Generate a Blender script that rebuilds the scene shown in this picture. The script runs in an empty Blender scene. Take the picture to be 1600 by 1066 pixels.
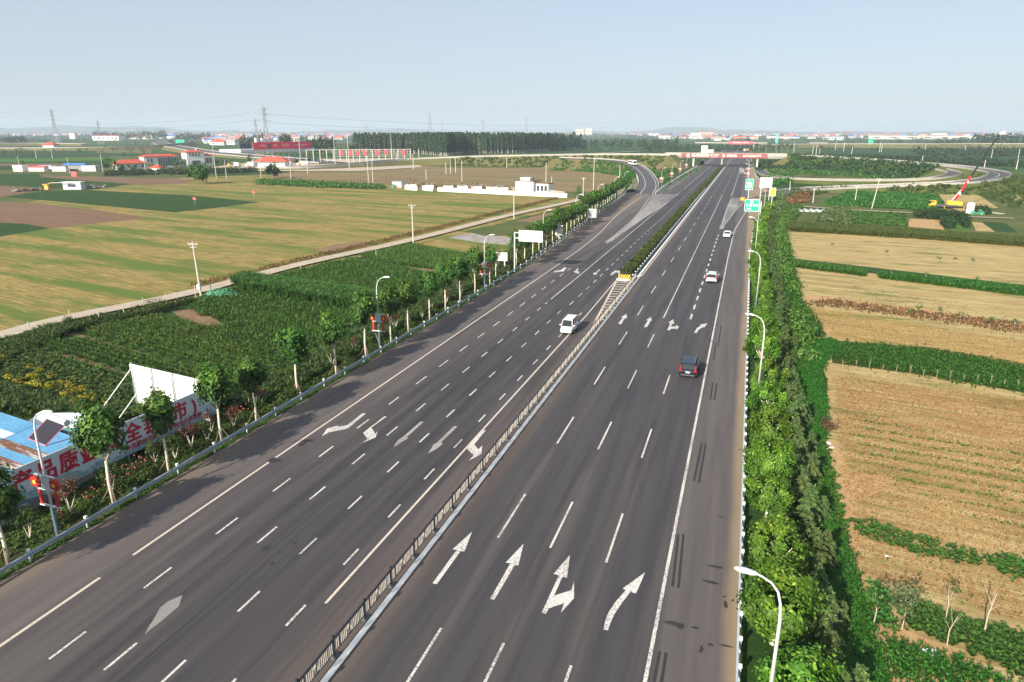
import bpy, math, random
import numpy as np
from mathutils import Vector, Matrix
R = math.radians
rnd = random.Random(7)
npr = np.random.default_rng(7)
C = bpy.context.scene.collection
SC = bpy.context.scene

# ---------------------------------------------------------------- camera
CAM_H, FPX, PITCH, YAW = 25.5, 1067.0, R(17.0386), R(18.6198)
cam = bpy.data.cameras.new('camera'); cam.lens = 24.0; cam.sensor_width = 36.0
cam.clip_start = 0.5; cam.clip_end = 60000
camo = bpy.data.objects.new('camera', cam); C.objects.link(camo)
camo.location = (0, 0, CAM_H); camo.rotation_euler = (R(90) - PITCH, 0, YAW)
SC.camera = camo
# ---------------------------------------------------------------- world, sun, exposure
SUN_EL, SUN_AZ = R(26), R(197)            # azimuth clockwise from +Y: behind the camera, a little left
w = bpy.data.worlds.new('World'); SC.world = w; w.use_nodes = True
nt = w.node_tree
bg = nt.nodes['Background']
sky = nt.nodes.new('ShaderNodeTexSky'); sky.sky_type = 'NISHITA'; sky.sun_disc = False
sky.sun_elevation = SUN_EL; sky.sun_rotation = SUN_AZ
sky.altitude = 100; sky.air_density = 1.0; sky.dust_density = 1.0; sky.ozone_density = 3.0
mk = nt.nodes.new('ShaderNodeMix'); mk.data_type = 'RGBA'; mk.inputs[0].default_value = 0.58       # milky summer haze over the clear sky
mk.inputs[7].default_value = (6.2, 6.8, 7.8, 1); nt.links.new(sky.outputs[0], mk.inputs[6]); nt.links.new(mk.outputs[2], bg.inputs[0]); bg.inputs[1].default_value = 0.058
sl = bpy.data.lights.new('sun', 'SUN'); sl.energy = 4.7; sl.angle = R(0.6); sl.color = (1.0, 0.90, 0.76)
so = bpy.data.objects.new('sun', sl); C.objects.link(so)
sd = Vector((math.sin(SUN_AZ) * math.cos(SUN_EL), math.cos(SUN_AZ) * math.cos(SUN_EL), math.sin(SUN_EL)))
so.rotation_euler = sd.to_track_quat('Z', 'Y').to_euler(); so.location = (-60, -60, 90)
vs = SC.view_settings; vs.view_transform = 'Standard'; vs.look = 'None'; vs.gamma = 1.0; vs.exposure = 1.0
vs.use_curve_mapping = False
SC.render.engine = 'CYCLES'
SC.cycles.use_denoising = True
SC.cycles.max_bounces = 5; SC.cycles.diffuse_bounces = 2; SC.cycles.glossy_bounces = 2
SC.cycles.transmission_bounces = 3; SC.cycles.volume_bounces = 0; SC.cycles.transparent_max_bounces = 6
SC.cycles.caustics_reflective = False; SC.cycles.caustics_refractive = False

# ---------------------------------------------------------------- survey: photo row/column -> place on a level plane
_f = Vector((-math.sin(YAW) * math.cos(PITCH), math.cos(YAW) * math.cos(PITCH), -math.sin(PITCH)))
_r = Vector((math.cos(YAW), math.sin(YAW), 0)); _u = _r.cross(_f)
def A(px, py, z=0.0):
    d = _f + _r * ((px - 800) / FPX) - _u * ((py - 533) / FPX)
    t = (CAM_H - z) / -d.z
    return (d.x * t, d.y * t)
def A3(px, py, z=0.0): return A(px, py, z) + (z,)
def HZ(X, Y, py):                      # height of the point above (X, Y) that shows on a row
    lo, hi = -5, 300
    for _ in range(50):
        m = (lo + hi) / 2; v = Vector((X, Y, m - CAM_H))
        if 533 - FPX * v.dot(_u) / v.dot(_f) > py: lo = m
        else: hi = m
    return lo
GZ = -1.0                              # field level; the carriageway is level 0

# ---------------------------------------------------------------- object helpers
def tag(o, label=None, cat=None, group=None, kind=None):
    if label: o['label'] = label
    if cat: o['category'] = cat
    if group: o['group'] = group
    if kind: o['kind'] = kind
    return o
def T(name, label, cat, loc=(0, 0, 0), rz=0.0, group=None, s=1.0):
    o = bpy.data.objects.new(name, None); C.objects.link(o); o.empty_display_size = 0.3
    o.location = loc; o.rotation_euler = (0, 0, rz); o.scale = (s, s, s)
    return tag(o, label, cat, group)
def put(name, me, parent=None, loc=None, rz=0.0, s=None):
    o = bpy.data.objects.new(name, me); C.objects.link(o)
    if parent: o.parent = parent
    if loc is not None: o.location = loc
    if rz: o.rotation_euler = (0, 0, rz)
    if s is not None: o.scale = (s, s, s) if not hasattr(s, '__len__') else s
    return o
KIDS = {}
def dup(root, label, loc, rz=0.0, group=None, s=None):
    def rec(o, par):
        c = o.copy(); C.objects.link(c)
        if par is not None: c.parent = par
        for ch in o.children: rec(ch, c)
        return c
    c = rec(root, None); c['label'] = label; c.location = loc; c.rotation_euler = (0, 0, rz)
    if group: c['group'] = group
    if s is not None: c.scale = (s, s, s) if not hasattr(s, '__len__') else s
    return c
ORD = ['first','second','third','fourth','fifth','sixth','seventh','eighth','ninth','tenth','eleventh','twelfth','thirteenth','fourteenth','fifteenth','sixteenth','seventeenth','eighteenth','nineteenth']
def ordn(i):
    if i < 19: return ORD[i]
    tens = ['','','twent','thirt','fort','fift','sixt','sevent','eight','ninet']; n = i + 1
    return tens[n // 10] + ('ieth' if n % 10 == 0 else 'y-' + ORD[n % 10 - 1])

def npmesh(name, V, F, mats, mi=None, fa=None, smooth=False):
    V = np.asarray(V, dtype=np.float32); F = np.asarray(F, dtype=np.int32)
    me = bpy.data.meshes.new(name); n, k = F.shape
    me.vertices.add(len(V)); me.vertices.foreach_set('co', V.ravel())
    me.loops.add(n * k); me.loops.foreach_set('vertex_index', F.ravel())
    me.polygons.add(n); me.polygons.foreach_set('loop_start', np.arange(0, n * k, k, dtype=np.int32))
    if mi is not None: me.polygons.foreach_set('material_index', np.asarray(mi, dtype=np.int32))
    if smooth: me.polygons.foreach_set('use_smooth', np.ones(n, dtype=bool))
    for m in mats: me.materials.append(m)
    me.update(calc_edges=True)
    if fa is not None:
        a = me.attributes.new('v', 'FLOAT', 'FACE'); a.data.foreach_set('value', np.asarray(fa, dtype=np.float32))
    return me
class MB:
    def __init__(s): s.v = []; s.f = []; s.m = []
    def add(s, vs_, fs, mi=0):
        b = len(s.v); s.v += [tuple(p) for p in vs_]
        for f in fs: s.f.append(tuple(b + i for i in f)); s.m.append(mi)
        return s
    def box(s, c, d, mi=0, rz=0.0, taper=1.0):
        x, y, z = d[0] / 2, d[1] / 2, d[2] / 2; cs, sn = math.cos(rz), math.sin(rz); vs_ = []
        for dz in (-1, 1):
            k = taper if dz > 0 else 1
            for dx, dy in ((-1, -1), (1, -1), (1, 1), (-1, 1)):
                X, Y = dx * x * k, dy * y * k
                vs_.append((c[0] + X * cs - Y * sn, c[1] + X * sn + Y * cs, c[2] + dz * z))
        return s.add(vs_, [(3, 2, 1, 0), (4, 5, 6, 7), (0, 1, 5, 4), (1, 2, 6, 5), (2, 3, 7, 6), (3, 0, 4, 7)], mi)
    def tube(s, pts, rad, n=6, mi=0, cap=True):
        pts = [Vector(p) for p in pts]
        if not hasattr(rad, '__len__'): rad = [rad] * len(pts)
        rings = []; ref = None
        for i, p in enumerate(pts):
            t = (pts[min(i + 1, len(pts) - 1)] - pts[max(i - 1, 0)]).normalized()
            if ref is None: ref = Vector((1, 0, 0)) if abs(t.x) < 0.8 else Vector((0, 1, 0))
            a = (ref - t * ref.dot(t)).normalized(); b = t.cross(a); ref = a
            rings.append([p + (a * math.cos(2 * math.pi * k / n) + b * math.sin(2 * math.pi * k / n)) * rad[i] for k in range(n)])
        vs_ = [q for r_ in rings for q in r_]; fs = []
        for i in range(len(pts) - 1):
            for k in range(n): fs.append((i * n + k, i * n + (k + 1) % n, (i + 1) * n + (k + 1) % n, (i + 1) * n + k))
        if cap: fs += [tuple(range(n))[::-1], tuple((len(pts) - 1) * n + k for k in range(n))]
        return s.add(vs_, fs, mi)
    def prism(s, poly, z0, z1, mi=0):
        n = len(poly); vs_ = [(p[0], p[1], z0) for p in poly] + [(p[0], p[1], z1) for p in poly]
        ar = sum(poly[i][0] * poly[(i + 1) % n][1] - poly[(i + 1) % n][0] * poly[i][1] for i in range(n))
        top = tuple(range(n, 2 * n)); 
        if ar < 0: top = top[::-1]
        fs = [top, tuple(i - n for i in top[::-1])] + [(i, (i + 1) % n, n + (i + 1) % n, n + i) for i in range(n)]
        return s.add(vs_, fs, mi)
    def sweep(s, path, prof, mi=0, closed=True):
        """path: list of (x,y,z); prof: list of (sideways to the right, up)"""
        P = [Vector(p) for p in path]; n = len(prof); vs_ = []
        for i, p in enumerate(P):
            t = P[min(i + 1, len(P) - 1)] - P[max(i - 1, 0)]; t.z = 0; t.normalize(); rt = Vector((t.y, -t.x, 0))
            for a, b in prof: vs_.append(p + rt * a + Vector((0, 0, b)))
        fs = []; m = n if closed else n - 1
        for i in range(len(P) - 1):
            for k in range(m): fs.append((i * n + k, i * n + (k + 1) % n, (i + 1) * n + (k + 1) % n, (i + 1) * n + k))
        if closed: fs += [tuple(range(n))[::-1], tuple((len(P) - 1) * n + k for k in range(n))]
        return s.add(vs_, fs, mi)
    def loft(s, rings, mi=0, cap=True):
        n = len(rings[0]); vs_ = [q for r_ in rings for q in r_]; fs = []
        for i in range(len(rings) - 1):
            for k in range(n): fs.append((i * n + k, i * n + (k + 1) % n, (i + 1) * n + (k + 1) % n, (i + 1) * n + k))
        if cap: fs += [tuple(range(n))[::-1], tuple((len(rings) - 1) * n + k for k in range(n))]
        return s.add(vs_, fs, mi)
    def mesh(s, name, mats, smooth=False):
        me = bpy.data.meshes.new(name); me.from_pydata(s.v, [], s.f)
        for m in (mats if isinstance(mats, (list, tuple)) else [mats]): me.materials.append(m)
        me.polygons.foreach_set('material_index', s.m)
        if smooth: me.polygons.foreach_set('use_smooth', [True] * len(s.f))
        me.update(); return me
    def build(s, name, mats, parent=None, loc=None, rz=0.0, smooth=False, kind=None):
        o = put(name, s.mesh(name, mats, smooth), parent, loc, rz)
        if kind: o['kind'] = kind
        return o
def ico(sub=1):
    import bmesh
    b = bmesh.new(); bmesh.ops.create_icosphere(b, subdivisions=sub, radius=1.0)
    V = np.array([v.co[:] for v in b.verts]); F = np.array([[v.index for v in f.verts] for f in b.faces]); b.free()
    return V, F

# ---------------------------------------------------------------- materials
def lin(c): return tuple(c) + (1,) if len(c) == 3 else c
class NB:
    def __init__(s, name):
        s.m = bpy.data.materials.new(name); s.m.use_nodes = True; s.t = s.m.node_tree; s.b = s.t.nodes['Principled BSDF']
    def n(s, typ, **kw):
        o = s.t.nodes.new(typ)
        for k, v in kw.items(): setattr(o, k, v)
        return o
    def l(s, a, b): s.t.links.new(a, b)
    def pos(s, rot=0.0, stretch=(1, 1, 1), obj=False):
        src = s.n('ShaderNodeTexCoord').outputs['Object'] if obj else s.n('ShaderNodeNewGeometry').outputs['Position']
        mp = s.n('ShaderNodeMapping', vector_type='TEXTURE'); mp.inputs['Rotation'].default_value = (0, 0, rot)
        mp.inputs['Scale'].default_value = stretch; s.l(src, mp.inputs[0]); return mp.outputs[0]
    def noise(s, vec, scale, detail=4, rough=0.55, dist=0.0):
        o = s.n('ShaderNodeTexNoise'); o.inputs['Scale'].default_value = scale; o.inputs['Detail'].default_value = detail
        o.inputs['Roughness'].default_value = rough; o.inputs['Distortion'].default_value = dist
        s.l(vec, o.inputs['Vector']); return o.outputs['Fac']
    def ramp(s, fac, stops):
        o = s.n('ShaderNodeValToRGB'); e = o.color_ramp.elements
        while len(e) < len(stops): e.new(0.5)
        for i, (p, c) in enumerate(stops): e[i].position = p; e[i].color = lin(c)
        s.l(fac, o.inputs[0]); return o.outputs[0]
    def mixc(s, fac, a, b, mode='MIX'):
        o = s.n('ShaderNodeMix', data_type='RGBA', blend_type=mode)
        for v, i in ((fac, o.inputs[0]), (a, o.inputs[6]), (b, o.inputs[7])):
            if hasattr(v, 'is_linked'): s.l(v, i)
            elif isinstance(v, (int, float)): i.default_value = v
            else: i.default_value = lin(v)
        return o.outputs[2]
    def math(s, op, a, b=0.0, c=None):
        o = s.n('ShaderNodeMath', operation=op)
        for v, i in ((a, o.inputs[0]), (b, o.inputs[1])) + (((c, o.inputs[2]),) if c is not None else ()):
            if hasattr(v, 'is_linked'): s.l(v, i)
            else: i.default_value = v
        return o.outputs[0]
    def done(s, col=None, rough=0.8, metal=0.0, bump=None, bs=0.3, bd=0.1, spec=None):
        if col is not None:
            if hasattr(col, 'is_linked'): s.l(col, s.b.inputs['Base Color'])
            else: s.b.inputs['Base Color'].default_value = lin(col)
        s.b.inputs['Roughness'].default_value = rough; s.b.inputs['Metallic'].default_value = metal
        if spec is not None: s.b.inputs['Specular IOR Level'].default_value = spec
        if bump is not None:
            o = s.n('ShaderNodeBump'); o.inputs['Strength'].default_value = bs; o.inputs['Distance'].default_value = bd
            s.l(bump, o.inputs['Height']); s.l(o.outputs[0], s.b.inputs['Normal'])
        return s.m
def plain(name, c, rough=0.6, metal=0.0, var=0.12, scale=3.0, spec=None):
    b = NB(name); v = b.pos(obj=True); f = b.noise(v, scale, 3)
    lo = tuple(x * (1 - var) for x in c); hi = tuple(min(1, x * (1 + var)) for x in c)
    return b.done(b.ramp(f, [(0.3, lo), (0.7, hi)]), rough, metal, spec=spec)
def ground(name, stops, scale=0.3, stretch=(1, 1, 1), rot=0.0, fine=6.0, famt=0.35, rough=0.95, bs=0.5, bd=0.08, green=None, gscale=0.08, gpos=(0.55, 0.7), gstretch=None):
    b = NB(name); v = b.pos(rot, stretch); f = b.noise(v, scale, 8, 0.65)
    c = b.ramp(f, stops); f2 = b.noise(v, fine, 4, 0.7)
    c = b.mixc(famt, c, b.ramp(f2, [(0.3, (0.25, 0.25, 0.25)), (0.7, (1, 1, 1))]), 'MULTIPLY')
    if green:
        v2 = b.pos(rot, gstretch or stretch); g = b.noise(v2, gscale, 8, 0.7)
        m = b.ramp(g, [(gpos[0], (0, 0, 0)), (gpos[1], (1, 1, 1))]); c = b.mixc(m, c, green)
    return b.done(c, rough, bump=f2, bs=bs, bd=bd, spec=0.2)
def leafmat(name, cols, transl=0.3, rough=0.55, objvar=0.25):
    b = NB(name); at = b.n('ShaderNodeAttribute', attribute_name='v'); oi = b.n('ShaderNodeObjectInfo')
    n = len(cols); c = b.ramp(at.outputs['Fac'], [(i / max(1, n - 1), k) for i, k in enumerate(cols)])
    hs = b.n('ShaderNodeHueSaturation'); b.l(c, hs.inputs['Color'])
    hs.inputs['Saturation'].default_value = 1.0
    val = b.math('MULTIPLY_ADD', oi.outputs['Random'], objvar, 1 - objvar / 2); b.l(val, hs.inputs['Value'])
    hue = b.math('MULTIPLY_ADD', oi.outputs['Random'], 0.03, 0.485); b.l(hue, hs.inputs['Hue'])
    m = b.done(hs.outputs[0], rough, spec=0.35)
    tr = b.n('ShaderNodeBsdfTranslucent'); b.l(hs.outputs[0], tr.inputs[0])
    mx = b.n('ShaderNodeMixShader'); mx.inputs[0].default_value = transl
    out = b.t.nodes['Material Output']; b.l(b.b.outputs[0], mx.inputs[1]); b.l(tr.outputs[0], mx.inputs[2]); b.l(mx.outputs[0], out.inputs[0])
    return m
M = {}
M['white'] = plain('white_paint', (0.78, 0.78, 0.76), 0.5)
M['offwhite'] = plain('weathered_white_wall', (0.66, 0.64, 0.60), 0.8, scale=0.4)
M['pole'] = plain('galvanised_pole', (0.62, 0.63, 0.62), 0.45, 0.0, scale=1.5)
M['concpole'] = plain('concrete_pole', (0.52, 0.49, 0.44), 0.85, scale=1.0)
M['rail'] = plain('galvanised_rail', (0.34, 0.42, 0.47), 0.4, 0.35, scale=2)
M['railpale'] = plain('pale_rail', (0.42, 0.50, 0.55), 0.45, 0.2, scale=2)
M['dark'] = plain('dark_metal', (0.03, 0.04, 0.055), 0.35, 0.3)
M['darkgrey'] = plain('dark_grey', (0.08, 0.085, 0.09), 0.5)
M['red'] = plain('red_paint', (0.50, 0.02, 0.02), 0.5)
M['bannerred'] = plain('banner_red', (0.68, 0.02, 0.07), 0.5)
M['bridgered'] = plain('faded_red_banner', (0.27, 0.075, 0.075), 0.6)
M['pinkred'] = plain('faded_pink_banner', (0.62, 0.10, 0.12), 0.6)
M['textred'] = plain('red_lettering', (0.48, 0.012, 0.045), 0.6, var=0.03)
M['yellow'] = plain('yellow_paint', (0.62, 0.40, 0.04), 0.5)
M['orange'] = plain('orange_paint', (0.75, 0.33, 0.03), 0.5)
M['signgreen'] = plain('sign_green', (0.0, 0.42, 0.24), 0.45)
M['black'] = plain('black_rubber', (0.015, 0.015, 0.017), 0.7)
M['glass'] = plain('tinted_glass', (0.02, 0.03, 0.035), 0.08, 0.0)
M['windowglass'] = plain('window_glass', (0.06, 0.08, 0.10), 0.15)
M['carwhite'] = plain('white_car_paint', (0.80, 0.81, 0.80), 0.22, var=0.01)
M['carblack'] = plain('black_car_paint', (0.010, 0.014, 0.022), 0.12, var=0.02)
M['lampred'] = plain('red_lens', (0.45, 0.01, 0.02), 0.25)
M['lampclear'] = plain('clear_lens', (0.75, 0.77, 0.78), 0.1)
M['plateblue'] = plain('pale_blue_plate', (0.45, 0.66, 0.82), 0.4)
M['chrome'] = plain('chrome', (0.7, 0.7, 0.7), 0.15, 0.9)
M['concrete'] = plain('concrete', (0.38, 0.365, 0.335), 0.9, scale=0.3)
M['concdark'] = plain('darker_concrete', (0.30, 0.28, 0.25), 0.9, scale=0.5)  # a darker grey tone of concrete
M['kerb'] = plain('white_kerb', (0.84, 0.84, 0.80), 0.7, scale=0.8)
M['tileroof'] = plain('red_tile_roof', (0.48, 0.085, 0.05), 0.7, scale=0.5)
M['bluetarp'] = plain('blue_sheet', (0.05, 0.20, 0.55), 0.5)
M['greytin'] = plain('grey_tin', (0.45, 0.50, 0.54), 0.5)
M['pylon'] = plain('pylon_steel', (0.40, 0.41, 0.42), 0.5, 0.2)
M['wire'] = plain('power_line', (0.10, 0.10, 0.11), 0.6)
M['bark'] = plain('bark', (0.20, 0.15, 0.10), 0.9)
M['palebark'] = plain('pale_limewashed_bark', (0.62, 0.56, 0.46), 0.85, scale=4)
M['stake'] = plain('wooden_stake', (0.26, 0.17, 0.09), 0.9)
M['brown'] = plain('old_timber', (0.16, 0.10, 0.06), 0.9)
# foliage: albedo of the leaves
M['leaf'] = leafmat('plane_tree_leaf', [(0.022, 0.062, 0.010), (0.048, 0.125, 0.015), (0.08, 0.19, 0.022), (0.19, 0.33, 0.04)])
M['leafR'] = leafmat('yellow_green_plane_tree_leaf', [(0.042, 0.105, 0.010), (0.08, 0.19, 0.016), (0.14, 0.28, 0.025), (0.32, 0.46, 0.06)])  # right-hand row: lighter, yellower green foliage
M['leafdark'] = leafmat('poplar_leaf', [(0.014, 0.036, 0.012), (0.024, 0.062, 0.016), (0.040, 0.088, 0.020)])
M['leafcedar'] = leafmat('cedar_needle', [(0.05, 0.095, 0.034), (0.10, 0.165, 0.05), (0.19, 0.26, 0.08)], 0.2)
M['leafshrub'] = leafmat('shrub_leaf', [(0.028, 0.06, 0.010), (0.06, 0.105, 0.018), (0.12, 0.16, 0.03)])
M['leafhedge'] = leafmat('hedge_leaf', [(0.03, 0.055, 0.009), (0.065, 0.10, 0.015), (0.12, 0.155, 0.028)])
M['leafwillow'] = leafmat('willow_leaf', [(0.035, 0.09, 0.01), (0.06, 0.15, 0.018), (0.10, 0.21, 0.03)])
M['leafmaize'] = leafmat('maize_leaf', [(0.03, 0.08, 0.012), (0.06, 0.15, 0.02), (0.11, 0.22, 0.035)], 0.25)
M['leafmaize2'] = leafmat('lighter_maize_leaf', [(0.05, 0.10, 0.015), (0.09, 0.17, 0.025), (0.16, 0.25, 0.04)], 0.25)
M['leafdry'] = leafmat('dry_maize', [(0.06, 0.09, 0.015), (0.10, 0.15, 0.03), (0.16, 0.20, 0.05)], 0.25)
M['leafgrass'] = leafmat('weed_leaf', [(0.02, 0.075, 0.006), (0.035, 0.125, 0.010), (0.06, 0.18, 0.015)], 0.25)
M['leafbean'] = leafmat('bean_leaf', [(0.02, 0.07, 0.008), (0.04, 0.125, 0.014), (0.085, 0.20, 0.028)], 0.2)
M['leafred'] = leafmat('dry_red_shrub', [(0.07, 0.03, 0.02), (0.12, 0.05, 0.03), (0.14, 0.09, 0.04)], 0.2)
M['leafbrown'] = leafmat('dry_brown_grass', [(0.10, 0.055, 0.02), (0.20, 0.12, 0.045), (0.30, 0.18, 0.07)], 0.2)
M['straw'] = leafmat('straw', [(0.22, 0.13, 0.045), (0.36, 0.23, 0.085), (0.50, 0.34, 0.14)], 0.2)
M['flower'] = plain('pink_flower', (0.45, 0.10, 0.10), 0.6)
M['yflower'] = leafmat('yellow_leaf', [(0.20, 0.20, 0.01), (0.34, 0.30, 0.015), (0.48, 0.38, 0.02)], 0.2)
M['leaffar'] = leafmat('far_tree_leaf', [(0.012, 0.030, 0.012), (0.022, 0.052, 0.016), (0.036, 0.075, 0.02)], 0.0)

def asphalt(name, base=(0.088, 0.079, 0.078), dark=(0.044, 0.042, 0.046)):
    b = NB(name); v = b.pos(0, (1, 1, 1))
    long_ = b.pos(0, (1, 28, 1)); s1 = b.noise(long_, 1.1, 5, 0.6)
    c = b.ramp(s1, [(0.38, dark), (0.50, tuple((x + y) / 2 for x, y in zip(base, dark))), (0.62, base)])
    big = b.noise(b.pos(0, (1, 5, 1)), 0.09, 3); c = b.mixc(0.55, c, b.ramp(big, [(0.3, (0.78, 0.80, 0.84)), (0.7, (1.12, 1.06, 1.02))]), 'MULTIPLY')
    sep = b.n('ShaderNodeSeparateXYZ'); b.l(v, sep.inputs[0]); X = sep.outputs[0]
    # old resurfaced strip: darker band on the inner left lanes
    band = b.n('ShaderNodeMapRange', interpolation_type='SMOOTHSTEP'); b.l(b.math('ABSOLUTE', b.math('ADD', X, 24.8)), band.inputs[0])
    band.inputs[1].default_value = 4.2; band.inputs[2].default_value = 2.6; band.inputs[3].default_value = 0; band.inputs[4].default_value = 0.55
    c = b.mixc(band.outputs[0], c, b.ramp(s1, [(0.35, (0.034, 0.034, 0.039)), (0.65, (0.058, 0.055, 0.058))]))
    # oil-darkened strip down the middle of the lanes on the right
    wv = b.math('SINE', b.math('MULTIPLY', b.math('ADD', X, 12.45), 2 * math.pi / 3.6)); wv = b.math('MULTIPLY_ADD', wv, 0.5, 0.5)
    inr = b.n('ShaderNodeMapRange'); b.l(b.math('ABSOLUTE', b.math('ADD', X, 9.5)), inr.inputs[0]); inr.inputs[1].default_value = 8; inr.inputs[2].default_value = 6; inr.inputs[3].default_value = 0; inr.inputs[4].default_value = 0.62
    c = b.mixc(b.math('MULTIPLY', wv, inr.outputs[0]), c, (0.052, 0.052, 0.058))
    # paler, less trafficked shoulders
    for x0, x1, am in ((-2.7, -1.9, .75), (-34.2, -35.2, .8), (-29.5, -33.0, .35)):
        sh_ = b.n('ShaderNodeMapRange', interpolation_type='SMOOTHSTEP'); b.l(X, sh_.inputs[0]); sh_.inputs[1].default_value = x0; sh_.inputs[2].default_value = x1; sh_.inputs[3].default_value = 0; sh_.inputs[4].default_value = am
        c = b.mixc(sh_.outputs[0], c, b.ramp(s1, [(0.35, (0.102, 0.090, 0.088)), (0.65, (0.138, 0.122, 0.117))]))
    # sand washed to the two outer edges
    for x0, x1 in ((0.65, 1.6), (-37.2, -39.6), (-17.9, -18.1)):
        ed = b.n('ShaderNodeMapRange', interpolation_type='SMOOTHSTEP'); b.l(b.math('ADD', X, b.math('MULTIPLY_ADD', b.noise(b.pos(0, (1, 6, 1)), 0.5, 3), 0.9, -0.45)), ed.inputs[0])
        ed.inputs[1].default_value = x0; ed.inputs[2].default_value = x1; ed.inputs[3].default_value = 0; ed.inputs[4].default_value = 0.8 if x0 > -10 else 0.45
        if x0 == -17.9: continue
        c = b.mixc(ed.outputs[0], c, (0.33, 0.245, 0.15) if x0 > -10 else (0.25, 0.185, 0.12))
    # reddish dust either side of the median
    md = b.n('ShaderNodeMapRange', interpolation_type='SMOOTHSTEP'); b.l(b.math('ABSOLUTE', b.math('ADD', X, 17.6)), md.inputs[0])
    md.inputs[1].default_value = 2.6; md.inputs[2].default_value = 0.2; md.inputs[3].default_value = 0; md.inputs[4].default_value = 0.42
    c = b.mixc(md.outputs[0], c, (0.165, 0.120, 0.092))
    fine = b.noise(v, 9, 4, 0.8); c = b.mixc(0.22, c, b.ramp(fine, [(0.35, (0.45, 0.45, 0.45)), (0.65, (1.1, 1.1, 1.1))]), 'MULTIPLY')
    # spots and tar drips
    sp = b.noise(v, 1.3, 2, 0.5); c = b.mixc(b.ramp(sp, [(0.74, (0, 0, 0)), (0.80, (0.6, 0.6, 0.6))]), c, (0.03, 0.03, 0.032))
    return b.done(c, 0.75, bump=fine, bs=0.25, bd=0.01, spec=0.35)
M['asphalt'] = asphalt('asphalt')
M['asphaltnew'] = plain('ramp_asphalt', (0.068, 0.066, 0.070), 0.8, scale=0.3)
def linepaint(name, c=(0.62, 0.60, 0.56), wear=0.455):
    b = NB(name); v = b.pos(); f = b.noise(v, 7, 5, 0.75); g = b.noise(v, 0.35, 2)
    k = b.math('ADD', b.math('MULTIPLY', f, 0.8), b.math('MULTIPLY', g, 0.25))
    return b.done(b.mixc(b.ramp(k, [(wear, (1, 1, 1)), (wear + 0.08, (0, 0, 0))]), c, (0.22, 0.205, 0.195)), 0.6)
M['paint'] = linepaint('road_paint')
M['paintold'] = linepaint('worn_road_paint', (0.40, 0.37, 0.34), 0.48)
M['paintfaint'] = linepaint('scraped_paint', (0.27, 0.25, 0.235), 0.5)
M['paintdusty'] = linepaint('dusty_road_paint', (0.58, 0.50, 0.42), 0.40)
# ================================================================ GROUND AND FIELDS
def dirof(a, b):
    p, q = A(*a, GZ), A(*b, GZ); return math.atan2(q[1] - p[1], q[0] - p[0])
LROW = dirof((0, 421), (215, 461)); RROW = dirof((1300, 590), (1600, 632)); LROW2 = dirof((400, 540), (540, 610))
b = NB('farmland'); v = b.pos(R(8), (1, 1, 1))
vo = b.n('ShaderNodeTexVoronoi', distance='CHEBYCHEV'); vo.inputs['Scale'].default_value = 0.0065; vo.inputs['Randomness'].default_value = 0.8
b.l(b.pos(R(8), (2.2, 1, 1)), vo.inputs['Vector'])
sp = b.n('ShaderNodeSeparateColor'); b.l(vo.outputs['Color'], sp.inputs[0])
c = b.ramp(sp.outputs[0], [(0.0, (0.045, 0.095, 0.025)), (0.35, (0.03, 0.075, 0.02)), (0.62, (0.07, 0.12, 0.03)), (0.80, (0.17, 0.16, 0.07)), (0.88, (0.04, 0.10, 0.025)), (1.0, (0.20, 0.16, 0.08))])
for e in c.node.color_ramp.elements: pass
c.node.color_ramp.interpolation = 'CONSTANT'
n1 = b.noise(v, 0.02, 6, 0.6); c = b.mixc(0.45, c, b.ramp(n1, [(0.3, (0.45, 0.5, 0.4)), (0.7, (1.1, 1.1, 1.0))]), 'MULTIPLY')
M['farmland'] = b.done(c, 0.95, bump=n1, bs=0.2, bd=0.5, spec=0.1)
G = MB(); G.add([(-13400, -2100, GZ), (13400, -2100, GZ), (13400, 16700, GZ), (-13400, 16700, GZ)], [(0, 1, 2, 3)])
tag(G.build('ground', M['farmland']), kind='structure')
M['stubL'] = ground('wheat_stubble_left', [(0.38, (0.18, 0.15, 0.042)), (0.5, (0.32, 0.24, 0.075)), (0.61, (0.45, 0.335, 0.125))], 1.0, (5, 0.5, 1), LROW, fine=7, famt=0.5, green=(0.10, 0.145, 0.025), gscale=0.16, gpos=(0.46, 0.58), gstretch=(9, 1.2, 1))
M['stubR'] = ground('wheat_stubble_right', [(0.34, (0.33, 0.23, 0.095)), (0.5, (0.48, 0.36, 0.155)), (0.66, (0.62, 0.50, 0.24))], 0.7, (4, 0.35, 1), RROW, fine=9, famt=0.4, green=(0.14, 0.17, 0.04), gscale=0.35, gpos=(0.52, 0.66), gstretch=(4, 1.0, 1), bd=0.15)
M['soil'] = ground('bare_soil', [(0.3, (0.17, 0.105, 0.055)), (0.7, (0.30, 0.20, 0.115))], 0.5, fine=4)
M['soilred'] = ground('red_tilled_soil', [(0.3, (0.16, 0.095, 0.055)), (0.7, (0.24, 0.155, 0.095))], 0.4, (8, 0.5, 1), LROW, fine=3)
M['soilR'] = ground('trodden_field_edge', [(0.3, (0.40, 0.25, 0.11)), (0.7, (0.56, 0.38, 0.19))], 0.8, fine=5)
M['dryfield'] = ground('dry_grass_field', [(0.3, (0.19, 0.135, 0.065)), (0.7, (0.27, 0.20, 0.10))], 0.05, (4, 1, 1), 0, fine=0.8, famt=0.3, green=(0.12, 0.14, 0.04), gscale=0.012, gpos=(0.5, 0.66))
M['cropg'] = ground('green_crop', [(0.3, (0.018, 0.055, 0.009)), (0.62, (0.036, 0.088, 0.016)), (0.85, (0.10, 0.10, 0.04))], 0.5, (5, 0.6, 1), LROW, fine=3, famt=0.5, bd=0.3)
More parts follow.
